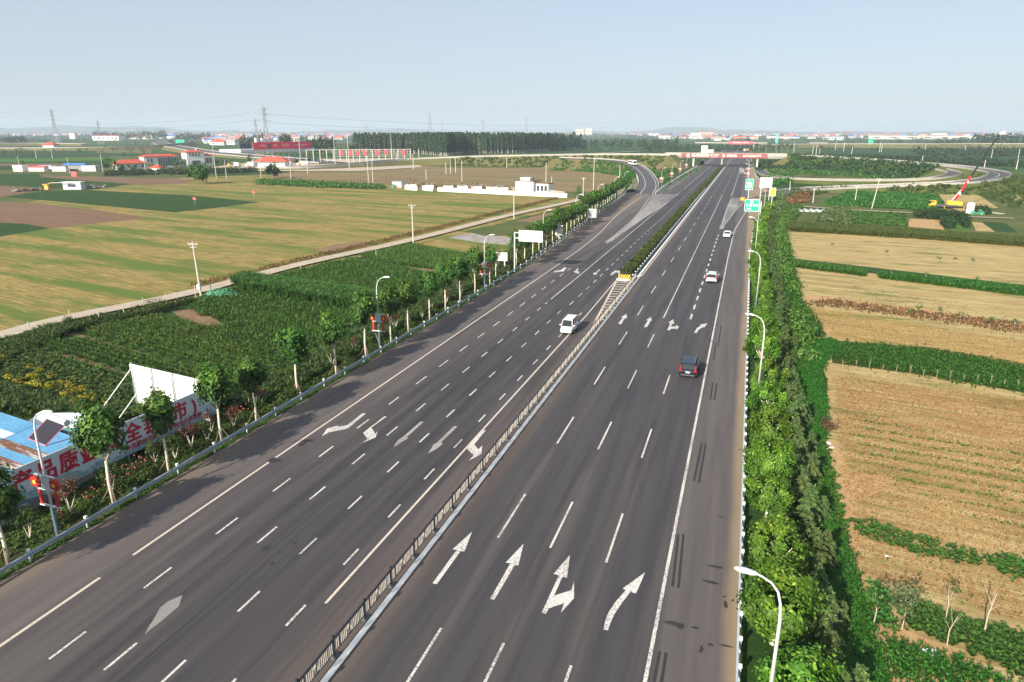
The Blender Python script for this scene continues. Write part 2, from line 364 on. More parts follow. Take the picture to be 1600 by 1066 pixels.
M['cropR'] = ground('green_crop_right', [(0.3, (0.016, 0.052, 0.010)), (0.7, (0.032, 0.09, 0.017))], 0.5, (5, 0.8, 1), RROW, fine=2, famt=0.4, bd=0.3)
M['cropbright'] = ground('bright_vegetable_bed', [(0.3, (0.04, 0.13, 0.012)), (0.7, (0.07, 0.19, 0.02))], 0.8, (1, 5, 1), 0, fine=3)
M['under'] = ground('undergrowth', [(0.3, (0.035, 0.055, 0.012)), (0.55, (0.06, 0.07, 0.02)), (0.75, (0.16, 0.10, 0.05))], 0.35, fine=3, famt=0.5, bd=0.2)
M['vergeR'] = ground('shade_painted_verge', [(0.3, (0.018, 0.05, 0.010)), (0.6, (0.03, 0.075, 0.012)), (0.8, (0.10, 0.07, 0.03))], 0.7, fine=4, famt=0.5, bd=0.2)  # verge greens darkened to paint in the shade beneath the trees
M['grassy'] = ground('rough_grass', [(0.3, (0.05, 0.09, 0.018)), (0.55, (0.11, 0.13, 0.035)), (0.75, (0.19, 0.15, 0.06))], 0.06, fine=0.9, famt=0.4, bd=0.3)
M['dirtroad'] = ground('pale_dirt_track', [(0.3, (0.40, 0.33, 0.25)), (0.7, (0.52, 0.45, 0.36))], 0.6, fine=4, famt=0.15)
M['embank'] = ground('embankment_earth', [(0.3, (0.20, 0.15, 0.08)), (0.55, (0.12, 0.13, 0.04)), (0.75, (0.30, 0.22, 0.12))], 0.06, fine=0.7)
M['mulch'] = ground('plastic_mulch', [(0.45, (0.42, 0.40, 0.40)), (0.55, (0.25, 0.20, 0.16))], 1.3, (0.3, 4, 1), LROW, fine=4, famt=0.2)
LAY = [0]
def field(name, pix, mat, z=GZ, world=False):
    LAY[0] += 1; zz = z + 0.012 * LAY[0] / 2
    pts = pix if world else [A(px, py, z) for px, py in pix]
    g = MB(); g.add([(x, y, zz) for x, y in pts], [tuple(range(len(pts)))])
    ar = sum(pts[i][0] * pts[(i + 1) % len(pts)][1] - pts[(i + 1) % len(pts)][0] * pts[i][1] for i in range(len(pts)))
    if ar < 0: g.f = [g.f[0][::-1]]
    return tag(g.build(name, M[mat]), kind='structure')
# --- left of the highway
field('meadow', [(0, 345), (0, 262), (300, 262), (420, 252), (640, 250), (1000, 250), (1060, 262), (990, 300), (900, 330), (400, 380)], 'grassy')
field('wheat_field', [(0, 700), (-300, 800), (-400, 420), (0, 325), (120, 300), (240, 281), (400, 272), (560, 284), (640, 292), (940, 312), (885, 330), (640, 392), (300, 470), (0, 540)], 'stubL')
field('dry_field', [(430, 262), (560, 255), (760, 252), (960, 256), (975, 275), (930, 300), (790, 300), (640, 290), (420, 280)], 'dryfield')
field('bare_field', [(0, 315), (60, 318), (150, 328), (232, 341), (120, 352), (0, 366), (-200, 400), (-250, 330)], 'soilred')
field('crop_field', [(0, 348), (40, 350), (78, 357), (0, 370), (-150, 385), (-180, 352)], 'cropg')
field('crop_field', [(0, 307), (70, 299), (130, 297), (290, 305), (405, 316), (330, 326), (272, 332), (120, 318)], 'cropg')
field('bare_field', [(0, 291), (70, 294), (30, 304), (0, 308), (-150, 312), (-150, 292)], 'soilred')
field('crop_field', [(0, 272), (60, 271), (64, 277), (130, 283), (205, 288), (150, 296), (75, 294), (0, 289), (-120, 288), (-120, 272)], 'cropg')
field('bare_field', [(60, 274), (180, 277), (300, 281), (290, 287), (230, 289), (150, 283), (70, 277)], 'soilred')
field('crop_field', [(0, 236), (240, 236), (230, 250), (225, 262), (100, 262), (0, 266), (-150, 262), (-150, 238)], 'cropg')
field('crop_field', [(330, 263), (480, 254), (560, 256), (430, 272), (335, 276)], 'cropg')
field('crop_field', [(640, 247), (850, 249), (960, 255), (930, 262), (700, 262), (640, 256)], 'grassy')
field('crop_field', [(0, 545), (150, 500), (260, 478), (370, 447), (560, 403), (660, 380), (800, 345), (900, 320), (960, 300), (985, 285), (985, 330), (880, 395), (700, 490), (460, 620), (300, 720), (-60, 900), (-400, 1000), (-300, 640)], 'cropg')
field('bare_soil', [(268, 487), (300, 484), (335, 498), (352, 512), (325, 512), (285, 500)], 'soil')
field('bare_soil', [(95, 516), (140, 527), (210, 548), (300, 574), (296, 577), (200, 553), (90, 520)], 'soil')
field('bare_soil', [(66, 547), (110, 556), (160, 570), (215, 590), (205, 594), (130, 574), (66, 553)], 'soil')
field('bare_soil', [(548, 404), (600, 414), (700, 424), (760, 436), (700, 432), (600, 420)], 'soil')
field('stubble_plot', [(648, 384), (730, 362), (790, 368), (820, 385), (800, 402), (700, 392)], 'stubL')
field('mulched_plot', [(700, 372), (740, 364), (800, 372), (800, 384), (750, 380)], 'mulch')
field('stubble_plot', [(745, 362), (850, 334), (900, 326), (880, 350), (830, 372), (790, 364)], 'soil')
field('rough_grass', [(725, 362), (800, 346), (860, 350), (820, 368), (760, 370)], 'grassy')
field('rubble_patch', [(490, 392), (525, 382), (585, 376), (560, 385), (530, 394), (500, 396)], 'soil')
field('flower_bed', [(0, 555), (60, 548), (210, 600), (300, 660), (220, 680), (100, 640), (0, 620), (-80, 590)], 'under')
for k_, (m_, q_) in enumerate([('cropR', [(-50, 241), (225, 239), (228, 243), (-50, 245)]), ('grassy', [(100, 246), (230, 244), (229, 248), (100, 250)]), ('cropbright', [(-60, 249), (150, 247), (222, 250), (60, 253), (-60, 254)]), ('soilred', [(-80, 256), (95, 256), (110, 258), (-80, 260)]), ('cropR', [(120, 257), (222, 255), (222, 259), (130, 261)]), ('embank', [(150, 232), (235, 231), (238, 240), (150, 239)]), ('cropR', [(1400, 262), (1640, 276), (1640, 284), (1560, 280)]), ('soilR', [(1455, 240), (1640, 243), (1640, 244.5), (1455, 241.5)]), ('grassy', [(1290, 240), (1420, 243), (1420, 247), (1290, 244)]), ('cropbright', [(1430, 249), (1640, 254), (1640, 257), (1430, 251)]), ('grassy', [(850, 240), (1050, 236), (1060, 240), (860, 245)])]): field('crop_field', q_, m_)
# dirt track
def ribbon(pts, width, z=None, name='dirt_track', mat='dirtroad', off=0.0):
    g = MB(); P = [Vector(p) for p in pts]; vs_ = []
    for i, p in enumerate(P):
        t = P[min(i + 1, len(P) - 1)] - P[max(i - 1, 0)]; t.z = 0; t.normalize(); rt = Vector((t.y, -t.x, 0))
        vs_ += [p + rt * (off - width / 2), p + rt * (off + width / 2)]
    g.add(vs_, [(2 * i, 2 * i + 1, 2 * i + 3, 2 * i + 2) for i in range(len(P) - 1)])
    return tag(g.build(name, M[mat]), kind='structure')
def smooth(pts, n=4):
    P = [np.array(p, float) for p in pts]; out = []
    for i in range(len(P) - 1):
        p0, p1, p2, p3 = P[max(i - 1, 0)], P[i], P[i + 1], P[min(i + 2, len(P) - 1)]
        for k in range(n):
            t = k / n; out.append(tuple(0.5 * ((2 * p1) + (p2 - p0) * t + (2 * p0 - 5 * p1 + 4 * p2 - p3) * t * t + (-p0 + 3 * p1 - 3 * p2 + p3) * t ** 3)))
    out.append(tuple(P[-1])); return out
tr = smooth([A3(px, py, GZ + 0.32) for px, py in ((-260, 610), (0, 524), (100, 497), (300, 456), (470, 412), (640, 375), (800, 335), (900, 313), (985, 288))])
ribbon(tr, 3.6)
for px, py in ((305, 320), (397, 309)):
    pass
# --- right of the highway
ex = lambda x, y: A(x, y, GZ)
rx = [(8.5, 20), (8.2, 33), (8.1, 45), (8.6, 60), (10.4, 78), (10, 110), (10.5, 150), (11.5, 215)]
field('wheat_field', rx + [(400, 215), (400, -10), (8.5, -10)], 'stubR', world=True)
field('field_edge', [(1380, 1080), (1335, 960), (1320, 860), (1305, 740), (1290, 690), (1305, 690), (1330, 745), (1400, 745), (1400, 760), (1335, 790), (1345, 900), (1360, 960), (1600, 1080), (1600, 1130), (1400, 1130)], 'soilR')
field('field_edge', [(1228, 425), (1245, 440), (1262, 480), (1300, 520), (1280, 530), (1250, 490), (1232, 455), (1226, 380), (1222, 372), (1232, 372)], 'soilR')
field('grass_strip', [(1228, 540), (1300, 533), (1318, 545), (1296, 560), (1282, 580), (1290, 640), (1288, 690), (1255, 700), (1245, 600)], 'cropbright')
field('weedy_strip', [(1300, 535), (1450, 545), (1600, 570), (1640, 590), (1640, 625), (1600, 617), (1450, 590), (1300, 570)], 'under')
field('crop_strip', [(1226, 411), (1400, 434), (1620, 464), (1620, 450), (1400, 424), (1226, 404)], 'cropR')
field('dry_ditch', [(1240, 472), (1300, 474), (1450, 498), (1620, 524), (1620, 512), (1450, 486), (1300, 466), (1245, 464)], 'soilR')
field('garden_ground', [(1222, 352), (1220, 300), (1260, 292), (1500, 290), (1640, 300), (1700, 385), (1600, 370), (1400, 358), (1226, 350)], 'grassy')
field('crop_plot', [(1222, 320), (1255, 322), (1252, 334), (1245, 346), (1222, 346)], 'cropR')
field('crop_plot', [(1285, 325), (1418, 334), (1417, 356), (1320, 350), (1275, 348)], 'cropR')
field('crop_plot', [(1290, 314), (1330, 298), (1395, 300), (1470, 306), (1480, 326), (1430, 330), (1290, 320)], 'cropR')
field('vegetable_bed', [(1288, 314), (1322, 315), (1315, 323), (1284, 322)], 'cropbright')
field('bare_plot', [(1418, 343), (1470, 345), (1475, 361), (1420, 356)], 'soilR')
field('stubble_plot', [(1455, 296), (1510, 294), (1560, 326), (1498, 332), (1475, 318)], 'stubR')
field('stubble_plot', [(1553, 296), (1575, 296), (1620, 318), (1620, 330), (1570, 306)], 'stubR')
field('vegetable_bed', [(1490, 345), (1510, 347), (1515, 362), (1495, 362)], 'cropbright')
field('vegetable_bed', [(1535, 348), (1570, 350), (1590, 365), (1550, 363)], 'cropR')
field('bare_plot', [(1518, 348), (1535, 350), (1555, 364), (1525, 363)], 'stubR')
field('crop_field', [(1290, 222), (1600, 226), (1700, 250), (1600, 262), (1420, 246), (1260, 240)], 'cropR')
field('crop_field', [(1215, 262), (1330, 258), (1450, 266), (1490, 277), (1400, 283), (1240, 277), (1212, 270)], 'grassy')
field('crop_field', [(850, 236), (1050, 232), (1130, 236), (1050, 240), (860, 242)], 'cropR')
ribbon([A3(px, py, GZ + 0.5) for px, py in ((1250, 322), (1330, 328), (1420, 332), (1432, 333))], 2.2, name='farm_path')
ribbon([A3(px, py, GZ + 0.5) for px, py in ((1392, 300), (1394, 314), (1405, 318))], 3, name='farm_path')
ribbon([A3(px, py, GZ + 0.5) for px, py in ((1500, 338), (1585, 341))], 2, name='farm_path')

# ================================================================ HIGHWAY
def edgeR(Y):   # right edge of the paving
    return float(np.interp(Y, [0, 100, 150, 200, 250, 300, 340, 390, 450, 600, 700, 1400], [1.65, 1.7, 1.6, 2.6, 6.0, 9.5, 10.0, 6.5, 4.0, 3.5, 2, 1]))
def edgeL(Y):
    return float(np.interp(Y, [0, 100, 130, 181, 256, 303, 330, 400, 600, 1400], [-39.75, -39.75, -40.3, -43.0, -46.6, -50.0, -41.0, -38.2, -37.5, -37.5]))
ys = [-40, 0, 20, 60, 100, 130, 150, 181, 200, 225, 256, 280, 303, 330, 360, 400, 450, 520, 600, 700, 900, 1150, 1450, 1800]
g = MB(); vs_ = []
for Y in ys: vs_ += [(edgeL(Y) - 0.25, Y, 0), (edgeR(Y) + 0.2, Y, 0)]
g.add(vs_, [(2 * i, 2 * i + 1, 2 * i + 3, 2 * i + 2) for i in range(len(ys) - 1)])
road = tag(g.build('highway', M['asphalt']), kind='structure')
# verges falling from the paving to the fields
def verge(name, fx, fo, mat, side):
    g = MB(); vs_ = []; yy = [-40 + 6 * i for i in range(120)]
    for Y in yy:
        x = fx(Y); j = lambda a: a * (0.5 + 0.5 * math.sin(Y * 1.7 + a * 9))
        vs_ += [(x, Y, -0.02), (x + side * 1.3, Y, -0.05 + 0.05 * math.sin(Y)), (x + side * (fo * 0.6), Y, -0.55 + j(0.08)), (x + side * fo, Y, GZ + 0.20)]
    g.add(vs_, [(4 * i + k, 4 * i + k + 1, 4 * i + k + 5, 4 * i + k + 4) for i in range(len(yy) - 1) for k in range(3)])
    return tag(g.build(name, M[mat]), kind='structure')
verge('left_verge', lambda Y: edgeL(Y) - 0.2, 6.4, 'under', -1)
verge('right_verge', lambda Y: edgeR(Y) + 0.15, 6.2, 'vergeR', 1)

# --- painted markings (thin sheets a few mm above the asphalt)
ZP = 0.005

def strip(g, pts, wd=0.16, z=ZP):
    P = [Vector((p[0], p[1], z)) for p in pts]; vs_ = []
    for i, p in enumerate(P):
        t = (P[min(i + 1, len(P) - 1)] - P[max(i - 1, 0)]).normalized(); rt = Vector((t.y, -t.x, 0)) * wd / 2
        vs_ += [p - rt, p + rt]
    g.add(vs_, [(2 * i, 2 * i + 1, 2 * i + 3, 2 * i + 2) for i in range(len(P) - 1)])
def line(name, pts, wd=0.16, mat='paint'):
    g = MB(); strip(g, pts, wd); return g.build(name, M[mat], road)
def seg(x, y0, y1): return [(x, y0 + (y1 - y0) * i / 12) for i in range(13)]
line('edge_line', seg(-2.45, 0, 150) + [(-2.28, 181), (-2.03, 197), (-1.07, 217), (0.39, 243), (2.4, 270), (4.6, 295)], 0.2)
line('edge_line', seg(-16.95, 125, 570) + seg(-16.95, 620, 1170), 0.2, 'paintdusty')
line('edge_line', seg(-34.5, 0, 25.2), 0.2, 'paintdusty')
line('edge_line', seg(-34.5, 27.6, 130) + smooth([(-34.6, 150), (-35.8, 180), (-38.25, 213), (-40.0, 250), (-40.9, 290)], 4), 0.2, 'paintdusty')
line('solid_line', seg(-9.6, 96.4, 307))
line('solid_line', seg(-27.95, 99, 310))
line('solid_line', seg(-20.4, 27.5, 70) + [(-20.4, 95), (-20.7, 118), (-20.75, 123)], 0.18, 'paintdusty')
line('solid_line', seg(-28.0, 335, 570), 0.18)
line('solid_line', seg(-34.3, 330, 1150), 0.2)
line('solid_line', seg(-5.75, 300, 570), 0.2)
line('solid_line', seg(-20.9, 128, 570), 0.16)
line('ramp_line', [A(*p) for p in ((1127, 358), (1147.8, 331), (1149, 329.5), (1162.6, 314), (1175, 303))], 0.2)
line('ramp_line', [(-31.2, 163)] + [A(*p) for p in ((980, 355), (1000, 330), (1014, 310), (1023, 303))], 0.2)
dashm = {}
def dash(x, y, ln, wd=0.15, nm='lane_dash', mat='paint'):
    k = (ln, wd, mat)
    if k not in dashm:
        g = MB(); g.add([(-wd / 2, 0, 0), (wd / 2, 0, 0), (wd / 2, ln, 0), (-wd / 2, ln, 0)], [(0, 1, 2, 3)]); dashm[k] = g.mesh('lane_dash', M[mat])
    return put(nm, dashm[k], road, (x, y, ZP))
fard = MB()
def fdash(x, y, ln, wd=0.15): fard.add([(x - wd / 2, y, ZP), (x + wd / 2, y, ZP), (x + wd / 2, y + ln, ZP), (x - wd / 2, y + ln, ZP)], [(0, 1, 2, 3)])
for i in range(-2, 75):
    y = 21.75 + 15 * i
    if 560 < y < 600: continue
    for x in (-13.36,): (dash if y < 330 else fdash)(x, y, 6)
    if y < 95: dash(-9.8, y + 0.0, 6)
    elif y > 305: fdash(-9.6, y, 6)
    if y < 75: dash(-6.1, y - 0.4, 6)
for i in range(15): dash(-5.88, 97 + 6.05 * i, 3, 0.28)
for i in range(-3, 26):
    y = 19.34 + 5.93 * i
    if y < 130: dash(-31.22, y, 2.1 if y < 60 else 2.6)
for i in range(-3, 16): 
    if not 22 < 13.9 + 5.77 * i < 35 or i % 2: dash(-27.95, 13.9 + 5.77 * i, 2.0)
for i in range(-3, 60):
    y = 19.6 + 5.72 * i
    if y < 98: dash(-24.62, y, 1.9); dash(-21.38, y - 0.1, 1.8)
    elif y < 200: dash(-24.2, y, 2.6)
for i in range(150):
    y = 200 + 6.2 * i
    if y < 330: dash(-24.05, y, 3)
    elif y < 1150 and not 550 < y < 600: fdash(-24.05, y, 3)
for i in range(40): 
    y = 310 + 6.2 * i
    fdash(-28.1, y, 3)
tag(fard.build('lane_dash', M['paint'], road), kind='stuff')
def flat(name, pix, mat='paint'):
    pts = [A(px, py, 0) for px, py in pix]
    ar = sum(pts[i][0] * pts[(i + 1) % len(pts)][1] - pts[(i + 1) % len(pts)][0] * pts[i][1] for i in range(len(pts)))
    if ar < 0: pts = pts[::-1]
    g = MB(); g.add([(x, y, ZP + 0.004) for x, y in pts], [tuple(range(len(pts)))]); return g.build(name, M[mat], road)
z2 = lambda L: [(400 + x / 3.9475, 550 + y / 3.9475) for x, y in L]
z3 = lambda L: [(800 + x / 3.9475, 480 + y / 3.9475) for x, y in L]
z7 = lambda L: [(800 + x / 4, 800 + y / 4) for x, y in L]
z6 = lambda L: [(400 + x / 4, 800 + y / 4) for x, y in L]
z4 = lambda L: [(800 + x / 3.9475, 250 + y / 3.9475) for x, y in L]
flat('lane_arrow', z6([(1103, 447), (1130, 453), (1280, 245), (1303, 250), (1350, 125), (1228, 235), (1255, 238)]))
flat('lane_arrow', [(765.5, 936.5), (772.5, 937.5), (804.5, 883), (810, 884), (818, 850), (790, 879.5), (797.5, 880.5)])
flat('lane_arrow', z7([(185, 632), (212, 640), (228, 605), (325, 572), (305, 633), (388, 540), (388, 432), (372, 490), (262, 525), (315, 408), (345, 412), (362, 270), (260, 388), (293, 398)]))
flat('lane_arrow', z7([(570, 737), (600, 742), (618, 690), (640, 640), (685, 575), (740, 500), (775, 512), (833, 378), (692, 480), (712, 490), (650, 560), (605, 625), (585, 675)]))
flat('lane_arrow', z2([(405, 522), (438, 473), (512, 452), (500, 463), (560, 453), (655, 380), (678, 380), (572, 468), (540, 480), (450, 496)]))
flat('lane_arrow', z2([(790, 398), (806, 400), (712, 468), (737, 508), (752, 488), (738, 528), (655, 563), (688, 538), (660, 500), (700, 468)]))
flat('lane_arrow', z2([(1015, 430), (1035, 432), (928, 528), (940, 532), (905, 553), (848, 590), (862, 562), (880, 540), (905, 525)]), 'paintold')
flat('lane_arrow', z2([(1222, 458), (1243, 460), (1140, 560), (1155, 566), (1120, 595), (1060, 628), (1085, 590), (1095, 570), (1115, 562)]), 'paintold')
flat('lane_arrow', z2([(1398, 482), (1418, 484), (1345, 572), (1372, 602), (1396, 578), (1390, 630), (1313, 672), (1342, 638), (1300, 598), (1325, 570)]))
flat('lane_arrow', z3([(655, 103), (672, 107), (698, 68), (710, 68), (706, 42), (672, 62), (682, 66)]))
flat('lane_arrow', z3([(813, 123), (832, 125), (856, 84), (862, 85), (857, 60), (826, 82), (840, 82)]))
flat('lane_arrow', z3([(958, 142), (970, 144), (980, 135), (1012, 132), (1015, 142), (1032, 121), (1012, 110), (1012, 119), (982, 120), (990, 102), (1001, 104), (994, 75), (963, 96), (976, 98)]))
flat('lane_arrow', z3([(1123, 160), (1140, 160), (1152, 140), (1180, 122), (1184, 128), (1207, 100), (1158, 108), (1165, 115), (1140, 130)]))
flat('lane_arrow', z4([(255, 695), (262, 685), (300, 680), (325, 662), (338, 665), (318, 688), (290, 690)]))
flat('lane_arrow', z4([(378, 690), (392, 684), (402, 670), (412, 672), (400, 686), (417, 690), (412, 704), (395, 698)]))
flat('lane_arrow', z4([(500, 710), (505, 695), (514, 697), (538, 674), (545, 676), (520, 700), (526, 704)]))
flat('lane_arrow', z4([(605, 716), (615, 696), (640, 680), (668, 688), (672, 698), (655, 700), (645, 692), (622, 708)]))
flat('scraped_marking', [(800 * 0 + x / 4, 800 + y / 4) for x, y in [(905, 768), (925, 725), (955, 680), (1000, 600), (1050, 560), (1140, 520), (1118, 590), (1060, 640), (1000, 690), (940, 735)]], 'paintfaint')
# hatched gores
def hatch(name, edgeA, edgeB, n, wd, mat='paint', slant=0.0):
    g = MB(); a = [Vector(A(*p) + (0,)) for p in edgeA]; c2 = [Vector(A(*p) + (0,)) for p in edgeB]
    def at(P, t):
        k = t * (len(P) - 1); i = min(int(k), len(P) - 2); return P[i].lerp(P[i + 1], k - i)
    for i in range(n):
        t = (i + 0.5) / n; p, q = at(a, min(1, t + slant)), at(c2, t)
        if (p - q).length < 0.15: continue
        strip(g, [p, q], wd, ZP + 0.002)
    return g.build(name, M[mat], road)
hatch('gore_hatching', [(1126.5, 357), (1130, 345), (1134.2, 331), (1138, 319), (1143.5, 309)], [(1127, 358.5), (1137, 343), (1147.5, 331), (1153, 322), (1158, 309)], 34, 1.1, 'paintold', slant=0.02)
line('gore_line', [A(*p) for p in ((1126.3, 357.5), (1134.2, 331), (1143, 311))], 0.25)
hatch('gore_hatching', [(950, 378), (990, 342), (1012, 318), (1023, 303.5)], [(951, 378.5), (1000, 345), (1035, 322), (1058, 303.5)], 46, 1.15, 'paintold', slant=0.015)
line('gore_line', [A(*p) for p in ((948, 380), (1000, 344), (1035, 322), (1060, 303))], 0.25)
hatch('gore_hatching', [(1158, 262), (1155, 272)], [(1160, 264), (1165, 272)], 8, 2.4)
mh = MB()
for i in range(16):
    y = 92.5 + i * 1.85; xl = float(np.interp(y, [88, 121], [-18.3, -20.65])); strip(mh, [(xl, y), (-17.2, y + 0.5)], 0.5, ZP + 0.002)
mh.build('median_hatching', M['paintdusty'], road)
line('median_line', [(-18.2, 88), (-20.7, 121.5)], 0.3, 'paintdusty')
# tyre marks, oil, patches on the right-hand shoulder
M['skid'] = plain('tyre_rubber_mark', (0.028, 0.026, 0.028), 0.8, scale=2)
for (x0, y0), (x1, y1) in (((1060, 835), (1051, 917)), ((1068, 835), (1060, 919)), ((1031, 1018), (1022, 1066)), ((1041, 1020), (1033, 1070)), ((1097, 693), (1084, 752)), ((1103, 693), (1092, 755)), ((1114, 598), (1110, 625)), ((1120, 599), (1116, 626)), ((1119, 536), (1115, 562)), ((1127, 510), (1122, 540))):
    g = MB(); a_, b_ = A(x0, y0), A(x1, y1); strip(g, [a_, b_], 0.16, ZP + 0.001); g.build('tyre_mark', M['skid'], road)
BN = [0]
def blob(px, py, rx_, ry_, n=15, mat='skid'):
    x, y = A(px, py); g = MB(); pts = []
    for k in range(n):
        a_ = 2 * math.pi * k / n; r_ = rnd.uniform(0.6, 1.15); pts.append((x + rx_ * r_ * math.cos(a_), y + ry_ * r_ * math.sin(a_), ZP + 0.006 + .0012 * BN[0]))
    BN[0] += 1; g.add(pts, [tuple(range(n))]); g.build('oil_stain', M['skid'], road)
for q in ((1053, 975, .75, .22), (1062, 979, .3, .25), (1086, 981, .22, .12), (1118, 886, .5, .14), (1110, 910, .5, .15), (1127, 808, .4, .08), (1132, 933, .1, .1), (1134, 945, .12, .35), (1110, 1008, .2, .12), (1135, 1010, .35, .08), (1096, 1015, .12, .3), (429, 720, .5, .5), (416, 858, .25, .35), (424, 881, .1, .15), (460, 849, .1, .2), (472, 694, .25, .7)): blob(*q)
# cracks / seams along the left carriageway
g = MB(); strip(g, [(-26.6 + 0.04 * math.sin(i * 1.3), 8 + i * 3) for i in range(35)], 0.075, ZP + 0.001); g.build('road_seam', M['skid'], road)
g = MB(); strip(g, [(-23.0 + 0.05 * math.sin(i * 0.9), 40 + i * 3) for i in range(30)], 0.06, ZP + 0.001); g.build('road_seam', M['skid'], road)

# ================================================================ INTERCHANGE ROADS
def slip(name, pix, wd, mat='asphaltnew', bank=True, lines=(0,), par='concrete', bankmat='embank', parapet=(1, 1), slope=1.7, ph_=.7):
    P = smooth([A3(px, py, z) for px, py, z in pix], 6); g = MB(); h = wd / 2
    rd = tag(ribbon(P, wd, name=name, mat=mat), kind='structure')
    for s_, on in ((-1, parapet[0]), (1, parapet[1])):
        if on:
            pg = MB(); pg.sweep(P, [(s_ * h, -0.3), (s_ * (h + 0.25), -0.3), (s_ * (h + 0.25), ph_), (s_ * h, ph_)]); o = pg.build('parapet', M[par], rd)
    for off in lines: 
        lg = MB(); lg.sweep([(p[0], p[1], p[2] + 0.02) for p in P], [(off - 0.15, 0), (off + 0.15, 0)], closed=False); lg.build('lane_line', M['paint'], rd)
    if bank:
        bgm = MB(); vs_ = []; n = len(P)
        for i, p in enumerate(P):
            p = Vector(p); t = Vector(P[min(i + 1, n - 1)]) - Vector(P[max(i - 1, 0)]); t.z = 0; t.normalize(); rt = Vector((t.y, -t.x, 0))
            d = max(0.4, (p.z - GZ - 0.1) * slope)
            vs_ += [p - rt * (h + 0.4 + d) + Vector((0, 0, GZ + 0.1 - p.z)), p - rt * (h + 0.4) - Vector((0, 0, 0.2)), p + rt * (h + 0.4) - Vector((0, 0, 0.2)), p + rt * (h + 0.4 + d) + Vector((0, 0, GZ + 0.1 - p.z))]
        bgm.add(vs_, [(4 * i + k, 4 * i + k + 1, 4 * i + k + 5, 4 * i + k + 4) for i in range(n - 1) for k in range(3)])
        for e_, sg_ in ((0, -1), (n - 1, 1)):       # sloping nose at each end
            t = Vector(P[min(e_ + 1, n - 1)]) - Vector(P[max(e_ - 1, 0)]); t.z = 0; t.normalize(); q_ = [Vector(vs_[4 * e_ + k]) for k in range(4)]; dn = max(.4, (P[e_][2] - GZ) * 1.3)
            bgm.add(q_ + [Vector((q_[1].x, q_[1].y, GZ + .1)) + t * sg_ * dn, Vector((q_[2].x, q_[2].y, GZ + .1)) + t * sg_ * dn], [(0, 1, 4), (1, 2, 5, 4), (2, 3, 5)])
        bgm.build('embankment', M[bankmat], rd)
    return rd, P
rampL, PL = slip('exit_ramp', [(1006, 303, .02), (1013, 292, .3), (1012, 281, .9), (1004, 268.5, 2.2), (991, 259, 4.2), (968, 252.5, 5.6), (930, 249, 6.4), (870, 247, 6.8)], 9.5, lines=(-1.6, 3.6), parapet=(0, 1))
cross, PCR = slip('crossing_road', [(1052, 242.5, 8.6), (1000, 241.5, 8.6), (930, 241.5, 8.0), (840, 243, 7.0), (740, 245, 5.5), (640, 249, 3.5), (560, 256, 1.6), (470, 262, .4), (400, 262, .3)], 13, lines=(0,), bankmat='embank')
crossR, _PR = slip('crossing_road', [(1252, 243.5, 8.6), (1300, 246, 8.4), (1370, 250, 8), (1440, 255.5, 7.4), (1500, 261, 6.8), (1545, 267, 6.2), (1562, 273, 5.4), (1546, 280, 4.4), (1500, 285.5, 3.4), (1440, 288.5, 2.4), (1380, 291, 1.5), (1300, 294, .7), (1240, 298, .25), (1205, 305, .02)], 9, lines=(0, ), bankmat='grassy')
loopR, _ = slip('loop_ramp', [(1186, 266, .03), (1200, 274, .3), (1240, 279.5, .8), (1330, 282, 1.4), (1420, 281.5, 2.4), (1470, 277.5, 3.8), (1492, 271, 5.0), (1470, 265, 6.2)], 6, par='concdark', lines=(), bankmat='grassy')
leftloop, _ = slip('loop_road', [(-120, 233, 1), (0, 231.5, 2), (110, 231, 3), (200, 229, 4), (262, 226, 5.2), (300, 222, 6)], 8, lines=(), bankmat='embank')
lf2, _ = slip('loop_road', [(262, 219, 2), (250, 221, 3), (256, 225.5, 3.2), (285, 231, 3), (330, 238, 2), (420, 246, 1), (520, 254, .3)], 26, lines=(-7, 0, 7), bankmat='embank')
field('toll_plaza_paving', [(330, 262), (420, 250), (640, 247), (660, 262), (560, 268), (400, 268)], 'dirtroad', z=GZ)
# ================================================================ BRIDGE
def extr_y(g, x0, x1, y0, y1, z0, z1, mi=0): g.box(((x0 + x1) / 2, (y0 + y1) / 2, (z0 + z1) / 2), (x1 - x0, y1 - y0, z1 - z0), mi)
BY = 566
br = T('road_bridge', 'long flat concrete bridge crossing over the highway with a faded red banner', 'bridge', (0, BY, 0))
g = MB(); extr_y(g, -64, 26, 0, 12, 7.2, 8.6); extr_y(g, -64, 26, -0.3, 0.1, 8.2, 9.7); extr_y(g, -64, 26, 11.9, 12.3, 8.2, 9.7); g.build('deck', M['concrete'], br)
g = MB()
for k in range(7): extr_y(g, -63.9, 25.9, 0.4 + 1.7 * k, 1.3 + 1.7 * k, 6.1, 7.22)
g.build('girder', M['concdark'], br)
for x, m in ((-41.5, 'offwhite'), (-20.2, 'concrete'), (5.6, 'offwhite')):
    for dy in (1.6, 6.0, 10.4): gg = MB(); gg.tube([(x, dy, -0.2), (x, dy, 6.0)], 0.75, 12); gg.build('pier', M[m], br)
    gg = MB(); extr_y(gg, x - 0.95, x + 0.95, 0.6, 11.6, 5.3, 6.1); gg.build('pier_cap', M['concrete'], br)
gg = MB(); extr_y(gg, -50.9, 12.2, -0.62, -0.42, 6.3, 9.75); bn = gg.build('banner', M['bridgered'], br)
